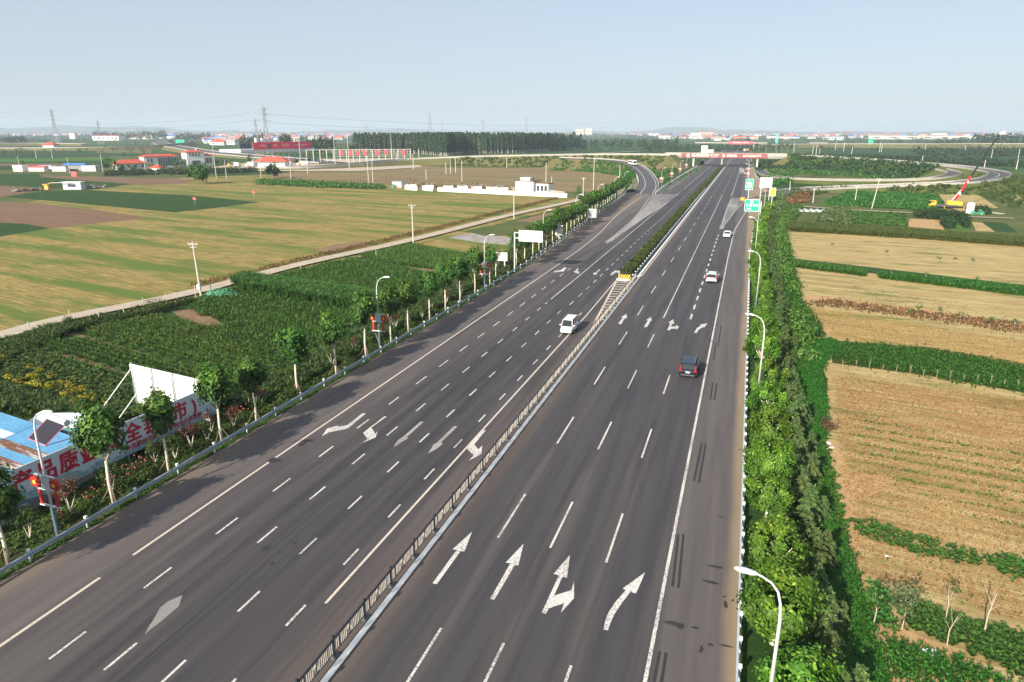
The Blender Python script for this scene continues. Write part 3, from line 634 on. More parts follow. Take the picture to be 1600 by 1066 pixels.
def text(name, s, size, mat, parent, loc, rot=(R(90), 0, 0), ext=0.01, bold=0.0, align='CENTER', sx=1.0):
    cu = bpy.data.curves.new('t', 'FONT'); cu.body = s; cu.size = size; cu.extrude = ext; cu.offset = bold; cu.align_x = align; cu.align_y = 'CENTER'; cu.resolution_u = 2
    o = bpy.data.objects.new('t', cu); C.objects.link(o); dg = bpy.context.evaluated_depsgraph_get(); dg.update()
    me = bpy.data.meshes.new_from_object(o.evaluated_get(dg)); bpy.data.objects.remove(o)
    me.materials.clear(); me.materials.append(M[mat]); q = put(name, me, parent, loc); q.rotation_euler = rot; q.scale = (sx, 1, 1); return q
M['textwhite'] = plain('white_lettering', (0.80, 0.76, 0.72), 0.6, var=0.02)
text('lettering', '峰邦别苑', 2.9, 'textwhite', bn, (-36.6, -0.65, 8.0), bold=0.05, sx=1.12)
text('lettering', '全 新 启 航', 1.4, 'textwhite', bn, (-26.2, -0.65, 8.35), bold=0.03)
text('lettering', 'GRAND OPENING', 0.62, 'textwhite', bn, (-26.2, -0.65, 7.1), bold=0.01, sx=1.0)
text('lettering', '贵宾热线:', 1.9, 'textwhite', bn, (-13.2, -0.65, 7.95), bold=0.04, sx=.95)
text('lettering', '16716326777', 2.2, 'textwhite', bn, (1.3, -0.65, 7.95), bold=0.04, sx=1.12)
for x in (-45.8, -19.2):
    g = MB(); g.tube([(x, -0.62, 8.0), (x, -0.66, 8.0)], 1.25 if x < -30 else 0.95, 20); g.build('logo', M['textwhite'], bn)
    g = MB(); g.tube([(x + 0.15, -0.64, 8.05), (x + 0.15, -0.68, 8.05)], 0.6 if x < -30 else 0.45, 12); g.build('logo', M['bridgered'], bn)
g = MB(); g.add([(-60, .2, 8.2), (-60, 11.8, 8.2), (-46.5, 11.8, -0.8), (-46.5, .2, -0.8), (-84, .2, 8.2), (-84, 11.8, 8.2), (-76, -14, -.9), (-52, -5, -.9), (-76, 26, -.9), (-52, 17, -.9)], [(0, 1, 2, 3), (0, 3, 7), (0, 7, 6, 4), (1, 9, 2), (1, 5, 8, 9), (0, 4, 5, 1)]); pass
g = MB(); g.add([(26, .2, 8.2), (26, 11.8, 8.2), (12.5, 11.8, -0.6), (12.5, .2, -0.6), (40, .2, 8.2), (40, 11.8, 8.2), (40, .2, -.8), (40, 11.8, -.8)], [(0, 3, 2, 1), (0, 4, 6, 3), (1, 2, 7, 5), (0, 1, 5, 4)]); g.build('abutment', M['embank'], br)

# ================================================================ MEDIAN FENCE, HEDGE, GUARDRAILS
fen = T('median_fence', 'dark metal median fence with pale slatted panels between the carriageways', 'fence', (-17.6, 0, 0))
g = MB(); g.box((0, 0, .62), (.09, .09, 1.22)); g.box((0, 0, 1.24), (.13, .13, .03)); postm = g.mesh('post', M['dark'])
g = MB(); g.box((0, 0, 1.30), (.15, .15, .12), taper=.6); capm = g.mesh('post_cap', M['dark'])
g = MB(); g.box((0, 0, .08), (.42, .36, .17), taper=.85); footm = g.mesh('post_foot', M['darkgrey'])
g = MB()
for z in (1.13, 1.02, .30): g.box((0, 1.5, z), (.05, 2.9, .045))
for y in (.55, 1.5, 2.45): g.box((0, y, .66), (.035, .05, .76))
for y in (.9, 2.1): g.box((0, y, 1.075), (.05, .06, .1))
framem = g.mesh('panel_frame', M['dark'])
g = MB()
for i in range(19):
    y = .14 + i * .151
    if 1.2 < y < 1.8: continue
    g.box((0, y, .66), (.018, .05, .70))
g.tube([(0, 1.5 + .26 * math.cos(a), .66 + .26 * math.sin(a)) for a in [k * math.pi / 5 for k in range(11)]], .022, 4)
g.tube([(0, 1.5 + .14 * math.cos(a), .66 + .14 * math.sin(a)) for a in [k * math.pi / 4 for k in range(9)]], .02, 4)
M['slat'] = plain('cream_slat', (0.60, 0.55, 0.47), 0.6)
slatm = g.mesh('slats', M['slat'])
for i in range(36):
    y = 18.05 + 3 * i; x = 0 if y < 100 else 0
    po = put('post', postm, fen, (x, y, 0)); put('post_cap', capm, po); put('post_foot', footm, po)
    if i < 35: fr = put('fence_panel', framem, fen, (x, y, 0)); put('slats', slatm, fr)
g = MB(); g.box((-17.2, 66, .01), (.34, 120, .05)); tag(g.build('median_kerb', M['kerb']), kind='structure')
WB = [(-.02, -.155), (.045, -.12), (.045, -.05), (-.02, -.02), (-.02, .02), (.045, .05), (.045, .12), (-.02, .155), (-.05, .155), (-.05, -.155)]
def guardrail(name, label, path, z=.62, side=1, post_every=4.0, ymax=180, mat='rail', cap=True, group=None, double=False):
    t = T(name, label, 'guardrail', (0, 0, 0), group=group); pr = [(a * side, b) for a, b in WB]
    g = MB(); g.sweep([(p[0], p[1], z + (p[2] if len(p) > 2 else 0)) for p in path], pr); g.build('rail', M[mat], t)
    g = MB(); g.box((0, 0, .38), (.11, .09, .8)); pm = g.mesh('post', M['railpale']); g = MB(); g.box((0, 0, .86), (.17, .17, .15)); cm = g.mesh('reflector', M['white'])
    d = 0; n = 0
    for i in range(len(path) - 1):
        a, b2 = Vector(path[i][:2]), Vector(path[i + 1][:2]); L = (b2 - a).length; tt = (b2 - a) / L; nr = Vector((tt.y, -tt.x))
        while d < L:
            q = a + tt * d - nr * .13 * side; zz = path[i][2] if len(path[i]) > 2 else 0
            if q.y < ymax and n < 150: po = put('post', pm, t, (q.x, q.y, zz)); (put('reflector', cm, po) if cap else None); n += 1
            d += post_every
        d -= L
    return t
lgp = [(-39.75, 5), (-39.75, 60), (-39.75, 100), (-40.3, 130), (-41.4, 155), (-43.0, 181), (-44.8, 215), (-46.6, 256), (-48.6, 290), (-52.5, 335)] + [(p[0] - 5.1, p[1], p[2]) for p in PL[8:16]]
guardrail('guardrail', 'long blue-grey corrugated guardrail in front of the left roadside trees', lgp, side=1, ymax=420)
guardrail('guardrail', 'low pale guardrail seen from above at the right edge of the highway', [(1.72, y) for y in range(5, 151, 5)] + [(2.0, 165), (2.6, 200), (6, 250), (9.5, 290)], side=-1, post_every=2.0, mat='railpale')
guardrail('guardrail', 'grey guardrail on the right side of the median hedge', [(-17.95, y) for y in range(122, 560, 6)], side=1, ymax=330, post_every=3.0)
guardrail('guardrail', 'grey guardrail on the left side of the median hedge', [(-21.0, y) for y in range(124, 560, 6)], side=-1, ymax=220)
guardrail('guardrail', 'guardrail past the hatched gore on the far left of the carriageway', [(-36.6, 303), (-37.6, 330), (-38.0, 400), (-37.9, 560)], side=1, ymax=560)
guardrail('guardrail', 'guardrail beside the right shoulder just before the bridge', [(9.7, 360), (6.6, 392), (4.2, 440), (3.8, 470)], side=-1, ymax=560)
g = MB(); g.box((-17.5, 340, .06), (.5, 432, .14)); g.box((-20.95, 343, .06), (.3, 436, .14)); tag(g.build('median_kerb', M['kerb']), kind='structure')
g = MB(); g.box((-19.3, 343, .03), (3.2, 436, .12)); tag(g.build('median_bed', M['under']), kind='structure')
bl = T('warning_block', 'yellow and black striped block at the start of the median hedge', 'barrier', (-19.4, 121.6, 0))
g = MB(); g.box((0, 0, .42), (2.2, .9, .8)); g.build('block', M['yellow'], bl)
g = MB()
for k in range(5): g.add([(-1.0 + k * .44, -.453, .04), (-.82 + k * .44, -.453, .04), (-.62 + k * .44, -.453, .80), (-.80 + k * .44, -.453, .80)], [(0, 1, 2, 3)]); g.add([(-.80 + k * .44, -.44, .823), (-.62 + k * .44, -.44, .823), (-.62 + k * .44 + .12, .44, .823), (-.80 + k * .44 + .12, .44, .823)], [(0, 1, 2, 3)])
g.build('stripe', M['black'], bl)
g = MB(); g.prism([(-1.5, -.5), (-1.2, -1.3), (-.4, -1.75), (.5, -1.75), (1.2, -1.3), (1.5, -.5)], 0, .14); g.build('kerb', M['kerb'], bl)

# ================================================================ FOLIAGE BUILDERS
def leaves(cen, nrm, size, fa, mat, name='crown', asp=0.62):
    """one four-cornered leaf per row of cen"""
    n = len(cen); nrm = nrm / (np.linalg.norm(nrm, axis=1, keepdims=True) + 1e-9)
    t = npr.normal(size=(n, 3)); t -= nrm * np.sum(t * nrm, 1, keepdims=True); t /= np.linalg.norm(t, axis=1, keepdims=True) + 1e-9
    b_ = np.cross(nrm, t); s_ = size[:, None] if hasattr(size, 'shape') else size
    V = np.stack([cen - t * s_ * .5, cen + b_ * s_ * asp * .5, cen + t * s_ * .5, cen - b_ * s_ * asp * .5], 1).reshape(-1, 3)
    return V, np.arange(4 * n).reshape(n, 4), fa
def crown(n, rad, size, mat, nclump=60, seed=0, zc=0.0, name='crown', spread=.28, lightup=True, squash=(1, 1, 1), power=.45):
    r_ = np.random.default_rng(seed); u = r_.normal(size=(nclump, 3)); u /= np.linalg.norm(u, axis=1, keepdims=True)
    rr = r_.uniform(0.25, 1, (nclump, 1)) ** power; lump = 1 + .18 * np.sin(u[:, :1] * 5 + seed) + .12 * np.sin(u[:, 1:2] * 7 + 2 * seed)
    cc = u * rr * lump * np.array(rad); cc[:, 2] = np.where(cc[:, 2] < 0, cc[:, 2] * .85, cc[:, 2])
    k = r_.integers(0, nclump, n); off = r_.normal(size=(n, 3)) * spread * np.mean(rad) * r_.uniform(.6, 1.2, (nclump, 1))[k]
    c = cc[k] + off; c *= np.array(squash)
    nr = c / np.array(rad) ** 2 + np.array([0, 0, .5]) / np.mean(rad) + r_.normal(size=(n, 3)) * .5 / np.mean(rad)
    cl = r_.uniform(0, .5, nclump)[k]; hz_ = np.clip((c[:, 2] / rad[2] + .15) / .9, 0, 1); young = hz_ * .17 + (c[:, 2] / rad[2] > .25) * (r_.random(n) > .72) * .32 - .08  # young tips, plus light painted into leaf colour: brighter tops, darker bottoms
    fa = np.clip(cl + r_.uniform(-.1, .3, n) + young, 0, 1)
    c = c + np.array([0, 0, zc]); V, F, fa = leaves(c, nr, size * r_.uniform(.6, 1.3, n), fa, mat)
    return npmesh(name, V, F, [M[mat]], fa=fa)
def stampmesh(name, BV, BF, pos, rz, sc, mat, bfa=None, tilt=0.0, szx=None):
    BV = np.asarray(BV, np.float32); BF = np.asarray(BF); N = len(pos); c, s_ = np.cos(rz), np.sin(rz)
    sc = np.asarray(sc); x = BV[None, :, 0] * sc[:, None]; y = BV[None, :, 1] * sc[:, None]; z = BV[None, :, 2] * (sc if szx is None else szx)[:, None]
    V = np.stack([x * c[:, None] - y * s_[:, None] + pos[:, 0:1], x * s_[:, None] + y * c[:, None] + pos[:, 1:2], z + pos[:, 2:3]], 2).reshape(-1, 3)
    F = (BF[None] + (np.arange(N) * len(BV))[:, None, None]).reshape(-1, BF.shape[1])
    fa = np.clip(np.repeat(npr.uniform(0, .7, N), len(BF)) + np.tile(bfa if bfa is not None else npr.uniform(0, .3, len(BF)), N), 0, 1)
    return npmesh(name, V, F, [M[mat]], fa=fa)
def inpoly(poly, n, seed=0):
    P = np.array(poly); r_ = np.random.default_rng(seed); lo, hi = P.min(0), P.max(0); out = []
    tot = 0
    while tot < n:
        q = r_.uniform(lo, hi, (max(256, int((n - tot) * 2)), 2)); ins = np.zeros(len(q), bool); j = len(P) - 1
        for i in range(len(P)):
            a, b_ = P[i], P[j]
            with np.errstate(divide='ignore', invalid='ignore'):
                cond = ((a[1] > q[:, 1]) != (b_[1] > q[:, 1])) & (q[:, 0] < (b_[0] - a[0]) * (q[:, 1] - a[1]) / (b_[1] - a[1]) + a[0])
            ins ^= cond; j = i
        q = q[ins]; out.append(q); tot += len(q)
        if len(q) == 0: break
    return np.concatenate(out)[:n]
def blades(nb, h, wd, droop=.35, seed=1, up=0.75, two=True):
    """a tuft of nb bent blades as quads"""
    r_ = np.random.default_rng(seed); V, F = [], []
    for i in range(nb):
        a = 2 * math.pi * i / nb + r_.uniform(-.5, .5); z0 = h * r_.uniform(0, .45) if nb > 4 else 0; L = h * r_.uniform(.6, 1.0) * (1 - .4 * z0 / h)
        d = np.array([math.cos(a), math.sin(a)]); sd_ = np.array([-d[1], d[0]]) * wd / 2
        p0 = np.array([0, 0]); p1 = d * L * droop * .5; p2 = d * L * droop * 1.3; h0, h1, h2 = z0, z0 + L * up * .75, z0 + L * up * r_.uniform(.75, 1.1)
        b0 = len(V)
        V += [(*(p0 - sd_ * .5), h0), (*(p0 + sd_ * .5), h0), (*(p1 + sd_), h1), (*(p1 - sd_), h1), (*(p2 + sd_ * .15), h2), (*(p2 - sd_ * .15), h2)]
        F += [(b0, b0 + 1, b0 + 2, b0 + 3), (b0 + 3, b0 + 2, b0 + 4, b0 + 5)]
    return np.array(V), np.array(F)
def scatter(name, poly, n, tuft, mat, smin=.8, smax=1.2, z=GZ + .12, rows=None, seed=0, cat=None, jit=.25, excl=None):
    q = inpoly(poly, n, seed); r_ = np.random.default_rng(seed + 5); q = q + r_.normal(0, jit, q.shape)
    if excl is not None:
        for (a, b_, w_) in excl:
            a, b_ = np.array(A(*a, GZ)), np.array(A(*b_, GZ)); d_ = b_ - a; t_ = np.clip(((q - a) @ d_) / (d_ @ d_), 0, 1); dist_ = np.linalg.norm(q - a - t_[:, None] * d_, axis=1); q = q[dist_ > w_ * (1 + .35 * np.sin(q[dist_ > -1][:, 0] * 2.1))]
    if rows:      # snap to rows: (angle, spacing)
        a, sp_ = rows; nx, ny = -math.sin(a), math.cos(a); d = q[:, 0] * nx + q[:, 1] * ny; dd = np.round(d / sp_) * sp_ - d + r_.normal(0, sp_ * .09, len(q))
        q = q + np.stack([dd * nx, dd * ny], 1)
    pos = np.column_stack([q, np.full(len(q), z)]); me = stampmesh(name, tuft[0], tuft[1], pos, r_.uniform(0, 6.28, len(q)), r_.uniform(smin, smax, len(q)), mat)
    return tag(put(name, me), kind='stuff')
PATHS = [((105, 520), (305, 572), .75), ((68, 548), (205, 588), .6), ((548, 406), (765, 436), .7), ((250, 488), (345, 508), 1.5), ((300, 468), (372, 460), 1.4), ((400, 470), (640, 545), .4), ((430, 432), (560, 402), .6), ((180, 508), (420, 590), .35)]
AP = lambda L, z=GZ: [A(px, py, z) for px, py in L]
# hedge on the median: clipped, dense
def hedge_mesh(x0, x1, y0, y1, h, n, size, mat='leafhedge'):
    r_ = np.random.default_rng(3); f = r_.random(n); x = r_.uniform(x0, x1, n); y = r_.uniform(y0, y1, n); z = r_.uniform(.1, h, n)
    top = f < .5; z = np.where(top, h * (1 + .10 * np.sin(y * 1.9) + .07 * np.sin(y * 4.3 + x * 3)) + r_.normal(0, .06, n), z); sdx = (f >= .5); x = np.where(sdx, np.where(r_.random(n) < .5, x0, x1) + r_.normal(0, .08, n), x)
    nr = np.stack([np.where(sdx, np.sign(x - (x0 + x1) / 2), 0), r_.normal(0, .5, n), np.where(top, 1.0, .3)], 1) + r_.normal(0, .45, (n, 3))
    fa = np.clip(.45 + .35 * np.sin(y * 1.1) * np.sin(y * .37) + r_.normal(0, .2, n), 0, 1)
    return leaves(np.stack([x, y, z], 1), nr, size * r_.uniform(.6, 1.3, n), fa, mat)
V1, F1, a1 = hedge_mesh(-20.5, -18.45, 122.6, 240, 1.35, 26000, .26); V2, F2, a2 = hedge_mesh(-20.5, -18.45, 240, 560, 1.35, 18000, .5)
me = npmesh('hedge', np.concatenate([V1, V2]), np.concatenate([F1, F2 + len(V1)]), [M['leafhedge']], fa=np.concatenate([a1, a2]))
hd = T('hedge', 'long clipped olive-green hedge running along the median', 'hedge', (0, 0, 0)); put('foliage', me, hd)
g = MB(); g.box((-19.47, 341, .6), (1.6, 436, 1.0)); 
for i in range(110): g.tube([(-19.5 + .3 * math.sin(i), 124 + i * 4, 0), (-19.5 + .3 * math.sin(i), 124 + i * 4, .9)], .04, 4)
M['hedgecore'] = plain('hedge_twigs', (0.02, 0.028, 0.008), 0.95); g.build('branches', M['hedgecore'], hd)

# ================================================================ ROADSIDE TREES, LEFT
def limbs(g, base, h, rr, n, reach, top, seed):
    r_ = random.Random(seed)
    g.tube([(0, 0, -0.3), (r_.uniform(-.06, .06), r_.uniform(-.06, .06), h * .5), (0, 0, h)], [rr * 1.25, rr, rr * .8], 8)
    for i in range(n):
        a = 2 * math.pi * i / n + r_.uniform(-.4, .4); g.tube([(0, 0, h - .15), (math.cos(a) * reach * .4, math.sin(a) * reach * .4, h + (top - h) * .35), (math.cos(a) * reach * .75, math.sin(a) * reach * .75, h + (top - h) * .85)], [rr * .6, rr * .4, rr * .12], 5)
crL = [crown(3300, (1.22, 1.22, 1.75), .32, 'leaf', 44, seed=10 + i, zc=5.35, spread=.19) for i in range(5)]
trL = []
for i in range(3):
    g = MB(); limbs(g, None, 3.3, .10, 4, 1.1, 5.4, i); trL.append(g.mesh('trunk', M['palebark'], True))
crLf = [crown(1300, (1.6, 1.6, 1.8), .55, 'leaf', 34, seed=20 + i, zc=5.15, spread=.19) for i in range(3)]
stm = []
for k in range(3):
    g = MB(); a = k * 2.1 + .5; g.tube([(math.cos(a) * 1.0, math.sin(a) * 1.0, -.2), (math.cos(a) * .06, math.sin(a) * .06, 1.35)], .03, 5); stm.append(g.mesh('stake', M['stake']))
treeY = [19.5, 24.3, 32.1, 37.0, 43.0, 47.4, 54.6, 60.8, 67.3, 73.2, 78.5, 84.9, 90.6, 96.2, 102.3, 109.5, 116.5, 125.0, 131.5]
y = 131.5
while y < 305: y += 6.1 if y < 200 else 5.6; treeY.append(y)
gx = lambda Y: float(np.interp(Y, [p[1] for p in lgp[:10]], [p[0] for p in lgp[:10]]))
for i, Y in enumerate(treeY):
    if i == 16: continue
    x = gx(Y) - 1.15 + rnd.uniform(-.15, .15) - (0.6 if i == 6 else 0)
    t = T('plane_tree', '%s pale-trunked plane tree behind the left guardrail, counted from the camera' % ordn(i), 'tree', (x, Y, -.1), rnd.uniform(0, 6.28), 'plane trees along the left guardrail', 1.0 * (1.0 + rnd.uniform(-.09, .1)))
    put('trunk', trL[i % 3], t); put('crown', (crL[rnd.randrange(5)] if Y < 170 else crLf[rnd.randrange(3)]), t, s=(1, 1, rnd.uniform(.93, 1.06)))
    if Y < 70:
        for k in range(3): put('stake', stm[k], t)
# yellowing young tree between them
t = T('plane_tree', 'thin yellowing young tree between the plane trees behind the left guardrail', 'tree', (-41.2, 113.2, -.1)); put('trunk', trL[1], t, s=(.8, .8, 1)); put('crown', crown(420, (.8, .8, 1.3), .26, 'leafwillow', 22, seed=77, zc=4.9), t)
# crape myrtles with pale multi-stem trunks
def myrtle(seed, mat='leafshrub', n=260, dens=1):
    r_ = random.Random(seed); g = MB(); k = r_.choice((3, 4, 5))
    for i in range(k):
        a = 6.28 * i / k + r_.uniform(-.5, .5); q = r_.uniform(.3, .6)
        g.tube([(0, 0, -.2), (0, 0, .35), (math.cos(a) * q * .5, math.sin(a) * q * .5, 1.0), (math.cos(a) * q, math.sin(a) * q, 1.65)], [.05, .045, .03, .012], 5)
    return g.mesh('trunk', M['palebark']), crown(n, (.75, .75, .65), .17, mat, 22, seed=seed + 50, zc=2.0, spread=.3)
myr = [myrtle(s_, 'leafshrub' if s_ % 3 else 'leafred', 420) for s_ in range(5)]
near_m = [(-42.6, 27.0), (-43.0, 30.3), (-42.9, 33.7), (-43.4, 38.2), (-42.3, 39.2), (-42.6, 41.3), (-43.2, 44.3), (-42.2, 46.0), (-44.0, 50.3), (-43.6, 51.0), (-42.4, 42.9), (-43.9, 57.2), (-42.9, 63.2), (-43.6, 69.2)]
for i in range(26): near_m.append((gx(74 + i * 4.2) - 2.6 - rnd.uniform(0, 1.6), 74 + i * 4.2 + rnd.uniform(-1, 1)))
for i, (x, y) in enumerate(near_m):
    t = T('crape_myrtle', '%s small white-stemmed tree below the left plane trees, counted from the camera' % ordn(i), 'tree', (x, y, -.45), rnd.uniform(0, 6), 'small whitewashed trees below the plane trees', rnd.uniform(.8, 1.15))
    a_, b_ = myr[rnd.randrange(5)]; put('trunk', a_, t); put('crown', b_, t)
# round clipped shrubs and rose bushes
shr = [crown(700, (.62, .62, .5), .13, 'leafshrub', 60, seed=90 + i, zc=.4, spread=.16, name='shrub', power=.2) for i in range(3)]
for i, (x, y) in enumerate([(-41.9, 34.0), (-41.7, 35.6), (-42.2, 28.9), (-41.6, 52.5), (-41.8, 54.3), (-41.5, 76.3), (-41.6, 64.4), (-41.7, 88.0), (-41.5, 94.0), (-42.0, 30.6), (-41.7, 80.5), (-41.8, 70.6)]):
    me_ = shr[i % 3]; o = put('round_shrub', me_, None, (x, y, -.35), s=rnd.uniform(1.0, 1.35)); tag(o, '%s low rounded shrub right behind the left guardrail, from the camera' % ordn(i), 'shrub', 'rounded shrubs behind the left guardrail')
def rose(seed):
    me_ = crown(380, (.6, .6, .45), .12, 'leafshrub', 30, seed=seed, zc=.5, name='foliage'); r_ = np.random.default_rng(seed); V0, F0 = ico(1); ps = r_.normal(0, .33, (16, 3)) + np.array([0, 0, .72]); ps[:, 2] = np.abs(ps[:, 2])
    V = (V0[None] * .065 + ps[:, None]).reshape(-1, 3); F = (F0[None] + (np.arange(16) * len(V0))[:, None, None]).reshape(-1, 3); return me_, npmesh('flowers', V, F, [M['flower']])
rs = [rose(5), rose(6)]
for i, (x, y) in enumerate([(-43.3, 32.3), (-43.5, 34.2), (-44.2, 36.6), (-43.9, 37.6), (-43.0, 29.2), (-43.8, 52.4), (-44.5, 55.6), (-43.2, 48.4)]):
    t = T('rose_bush', '%s pink-flowered bush on the left verge, counted from the camera' % ordn(i), 'bush', (x, y, -.5), i, 'flowering bushes on the left verge'); put('foliage', rs[i % 2][0], t); put('flowers', rs[i % 2][1], t)

# undergrowth on the left verge
tuft_g = blades(7, .55, .10, .5, 3); tuft_w = blades(9, 1.1, .10, .4, 4); tuft_s = blades(5, .3, .07, .5, 6)
def vp(x0, x1, y0, y1, step=12, f=edgeL): return [(f(y) + x0, y) for y in np.arange(y0, y1, step)] + [(f(y) + x1, y) for y in np.arange(y0, y1, step)[::-1]]
scatter('undergrowth', vp(-3.4, -.8, 12, 110), 9000, tuft_g, 'leafshrub', .5, 1.1, z=-.42, seed=1)
scatter('undergrowth', vp(-7.5, -3.2, 50, 130), 9000, tuft_w, 'leafshrub', .6, 1.7, z=-.95, seed=2)
scatter('undergrowth', vp(-7.5, -1.0, 110, 320), 8000, tuft_w, 'leafshrub', .9, 2.2, z=-.95, seed=3)
scatter('roadside_grass', vp(-.42, .02, 5, 140), 5000, tuft_s, 'leafgrass', .4, .9, z=-.06, seed=4, jit=.03)
scatter('undergrowth', vp(-5.4, -3.4, 12, 60), 2600, tuft_g, 'leafshrub', .5, 1.1, z=-.75, seed=8)

# ================================================================ RIGHT ROW: plane trees, cedars, grass
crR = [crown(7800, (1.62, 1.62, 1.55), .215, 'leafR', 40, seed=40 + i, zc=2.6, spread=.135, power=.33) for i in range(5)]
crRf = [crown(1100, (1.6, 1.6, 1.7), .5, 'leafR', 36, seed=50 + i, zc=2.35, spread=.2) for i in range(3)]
trR = []
for i in range(2):
    g = MB(); limbs(g, None, 1.4, .12, 5, 1.2, 3.0, i + 9); trR.append(g.mesh('trunk', M['palebark'], True))
YR = [22.8, 27.6, 32.3, 38.6, 45.2, 49.8, 57.2, 64.0, 70.0, 78.5, 86.5, 93.0]
while YR[-1] < 245: YR.append(YR[-1] + 6.2)
for i, Y in enumerate(YR):
    x = edgeR(Y) + 1.9 + rnd.uniform(-.2, .25) + (0.3 if Y < 30 else 0)
    t = T('plane_tree', '%s bushy light-green plane tree along the right guardrail, counted from the camera' % ordn(i), 'tree', (x, Y, -.55), rnd.uniform(0, 6.28), 'plane trees along the right guardrail', rnd.uniform(.84, 1.06) * (1.04 if Y > 36 else 1.12))
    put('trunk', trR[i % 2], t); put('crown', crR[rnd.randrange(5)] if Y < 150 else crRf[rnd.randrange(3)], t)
def cedar(n, h, rad, size, seed):
    r_ = np.random.default_rng(seed); C_, N_, a_ = [], [], []; nb = 34
    for b_ in range(nb):
        z = h * (.08 + .9 * b_ / nb); L = rad * (1 - (z / h) ** 1.3) * r_.uniform(.7, 1.15) + .12; a = b_ * 2.4 + r_.uniform(-.3, .3); m = max(4, int(n / nb * (L / rad) * 1.7))
        s_ = r_.uniform(.15, 1, m) ** .7; px_ = np.cos(a) * L * s_; py_ = np.sin(a) * L * s_; pz = z + .28 * L * s_ - .5 * L * s_ ** 2
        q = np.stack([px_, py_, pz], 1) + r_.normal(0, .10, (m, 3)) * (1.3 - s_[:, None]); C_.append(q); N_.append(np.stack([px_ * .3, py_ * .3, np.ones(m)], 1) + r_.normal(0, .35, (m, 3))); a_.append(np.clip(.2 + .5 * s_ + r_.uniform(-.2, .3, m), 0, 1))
    C_ = np.concatenate(C_); V, F, fa = leaves(C_, np.concatenate(N_), size * r_.uniform(.6, 1.3, len(C_)), np.concatenate(a_), None, asp=.28); return npmesh('crown', V, F, [M['leafcedar']], fa=fa)
ced = [cedar(3600, 3.4, 1.35, .30, s_) for s_ in range(4)]; cedf = [cedar(700, 3.4, 1.35, .6, s_ + 9) for s_ in range(2)]
g = MB(); g.tube([(0, 0, -.2), (0, 0, 3.0)], [.09, .02], 6); cdt = g.mesh('trunk', M['bark'])
Y = 23.0; i = 0
while Y < 235:
    for col in (0, 1):
        if col == 1 and i % 2: continue
        x = edgeR(Y) + (4.3 if col == 0 else 5.3) + rnd.uniform(-.35, .35)
        t = T('cedar_tree', '%s cedar behind the right row of plane trees, counted from the camera' % ordn(i) if col == 0 else '%s outer cedar beside the right grass strip, counted from the camera' % ordn(i // 2), 'tree', (x, Y + col * 1.2, -.95), rnd.uniform(0, 6.28), 'cedars behind the right row of plane trees', rnd.uniform(.75, 1.12) * (1 if col == 0 else .72))
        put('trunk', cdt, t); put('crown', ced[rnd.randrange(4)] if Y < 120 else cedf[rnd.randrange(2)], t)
    i += 1; Y += 2.9 if Y < 100 else 4.0
scatter('ground_cover', vp(4.6, 6.9, 15, 80, 6, edgeR), 9000, tuft_g, 'leafgrass', .35, .9, z=-.9, seed=11)
scatter('ground_cover', vp(.35, 7.0, 80, 240, 10, edgeR), 9000, tuft_g, 'leafgrass', .6, 1.4, z=-.85, seed=12)
scatter('dark_grass', AP([(1320, 870), (1345, 960), (1385, 1080), (1300, 1080), (1275, 940), (1270, 850), (1290, 800)]), 9000, blades(6, .38, .06, .5, 7), 'leafgrass', .6, 1.2, seed=13)
scatter('bright_grass', AP([(1228, 540), (1300, 533), (1318, 545), (1296, 560), (1282, 580), (1290, 640), (1288, 690), (1250, 700), (1240, 600)]), 9000, blades(6, .3, .08, .5, 8), 'leafgrass', .6, 1.2, z=GZ + .28, seed=14)
o = put('dead_shrub', crown(700, (.8, .9, .6), .14, 'leafred', 40, seed=66, zc=.5, name='dead_shrub'), None, A(1291, 672, GZ) + (GZ + .1,)); tag(o, 'dry reddish-brown shrub at the corner of the bright grass strip', 'shrub')

# ================================================================ CROPS
mz = blades(9, 2.0, .12, .42, 21, up=.8); mzl = blades(7, 1.0, .11, .5, 22); bean = blades(9, .5, .18, .7, 23); stub = blades(4, .22, .03, .25, 24)
# left
scatter('young_maize', AP([(296, 480), (372, 452), (450, 470), (600, 505), (690, 492), (560, 560), (470, 600), (330, 520)]), 9500, mzl, 'leafmaize', .4, .85, rows=(LROW, .95), seed=31, excl=PATHS)
scatter('young_maize', AP([(150, 512), (260, 492), (330, 520), (470, 600), (400, 640), (300, 600), (120, 540)]), 9500, mzl, 'leafmaize2', .3, .7, rows=(LROW, .95), seed=32, excl=PATHS)
scatter('young_maize', AP([(30, 545), (120, 532), (300, 585), (400, 640), (340, 690), (240, 640), (100, 575)]), 6500, mzl, 'leafmaize', .35, .75, rows=(LROW, .95), seed=33, excl=PATHS)
scatter('young_maize', AP([(430, 432), (548, 404), (700, 436), (640, 470), (560, 468)]), 9000, mzl, 'leafmaize', .5, .9, rows=(LROW, .9), seed=34, excl=PATHS)
scatter('young_maize', AP([(560, 400), (645, 383), (740, 402), (700, 425), (600, 412)]), 7000, mzl, 'leafmaize2', .5, .85, rows=(LROW, .8), seed=35, excl=PATHS)
scatter('tall_maize', AP([(366, 447), (380, 438), (440, 447), (560, 465), (640, 482), (610, 494), (480, 475), (380, 455)]), 3800, mz, 'leafmaize', .8, 1.15, rows=(LROW, .6), seed=36)
scatter('roadside_weeds', AP([(0, 540), (90, 515), (130, 515), (60, 545), (0, 580), (-60, 580)]), 1500, tuft_w, 'leafshrub', .5, 1.1, seed=37)
scatter('track_side_weeds', AP([(60, 518), (300, 470), (310, 474), (90, 528)]), 900, tuft_w, 'leafshrub', .35, 1.0, seed=38)
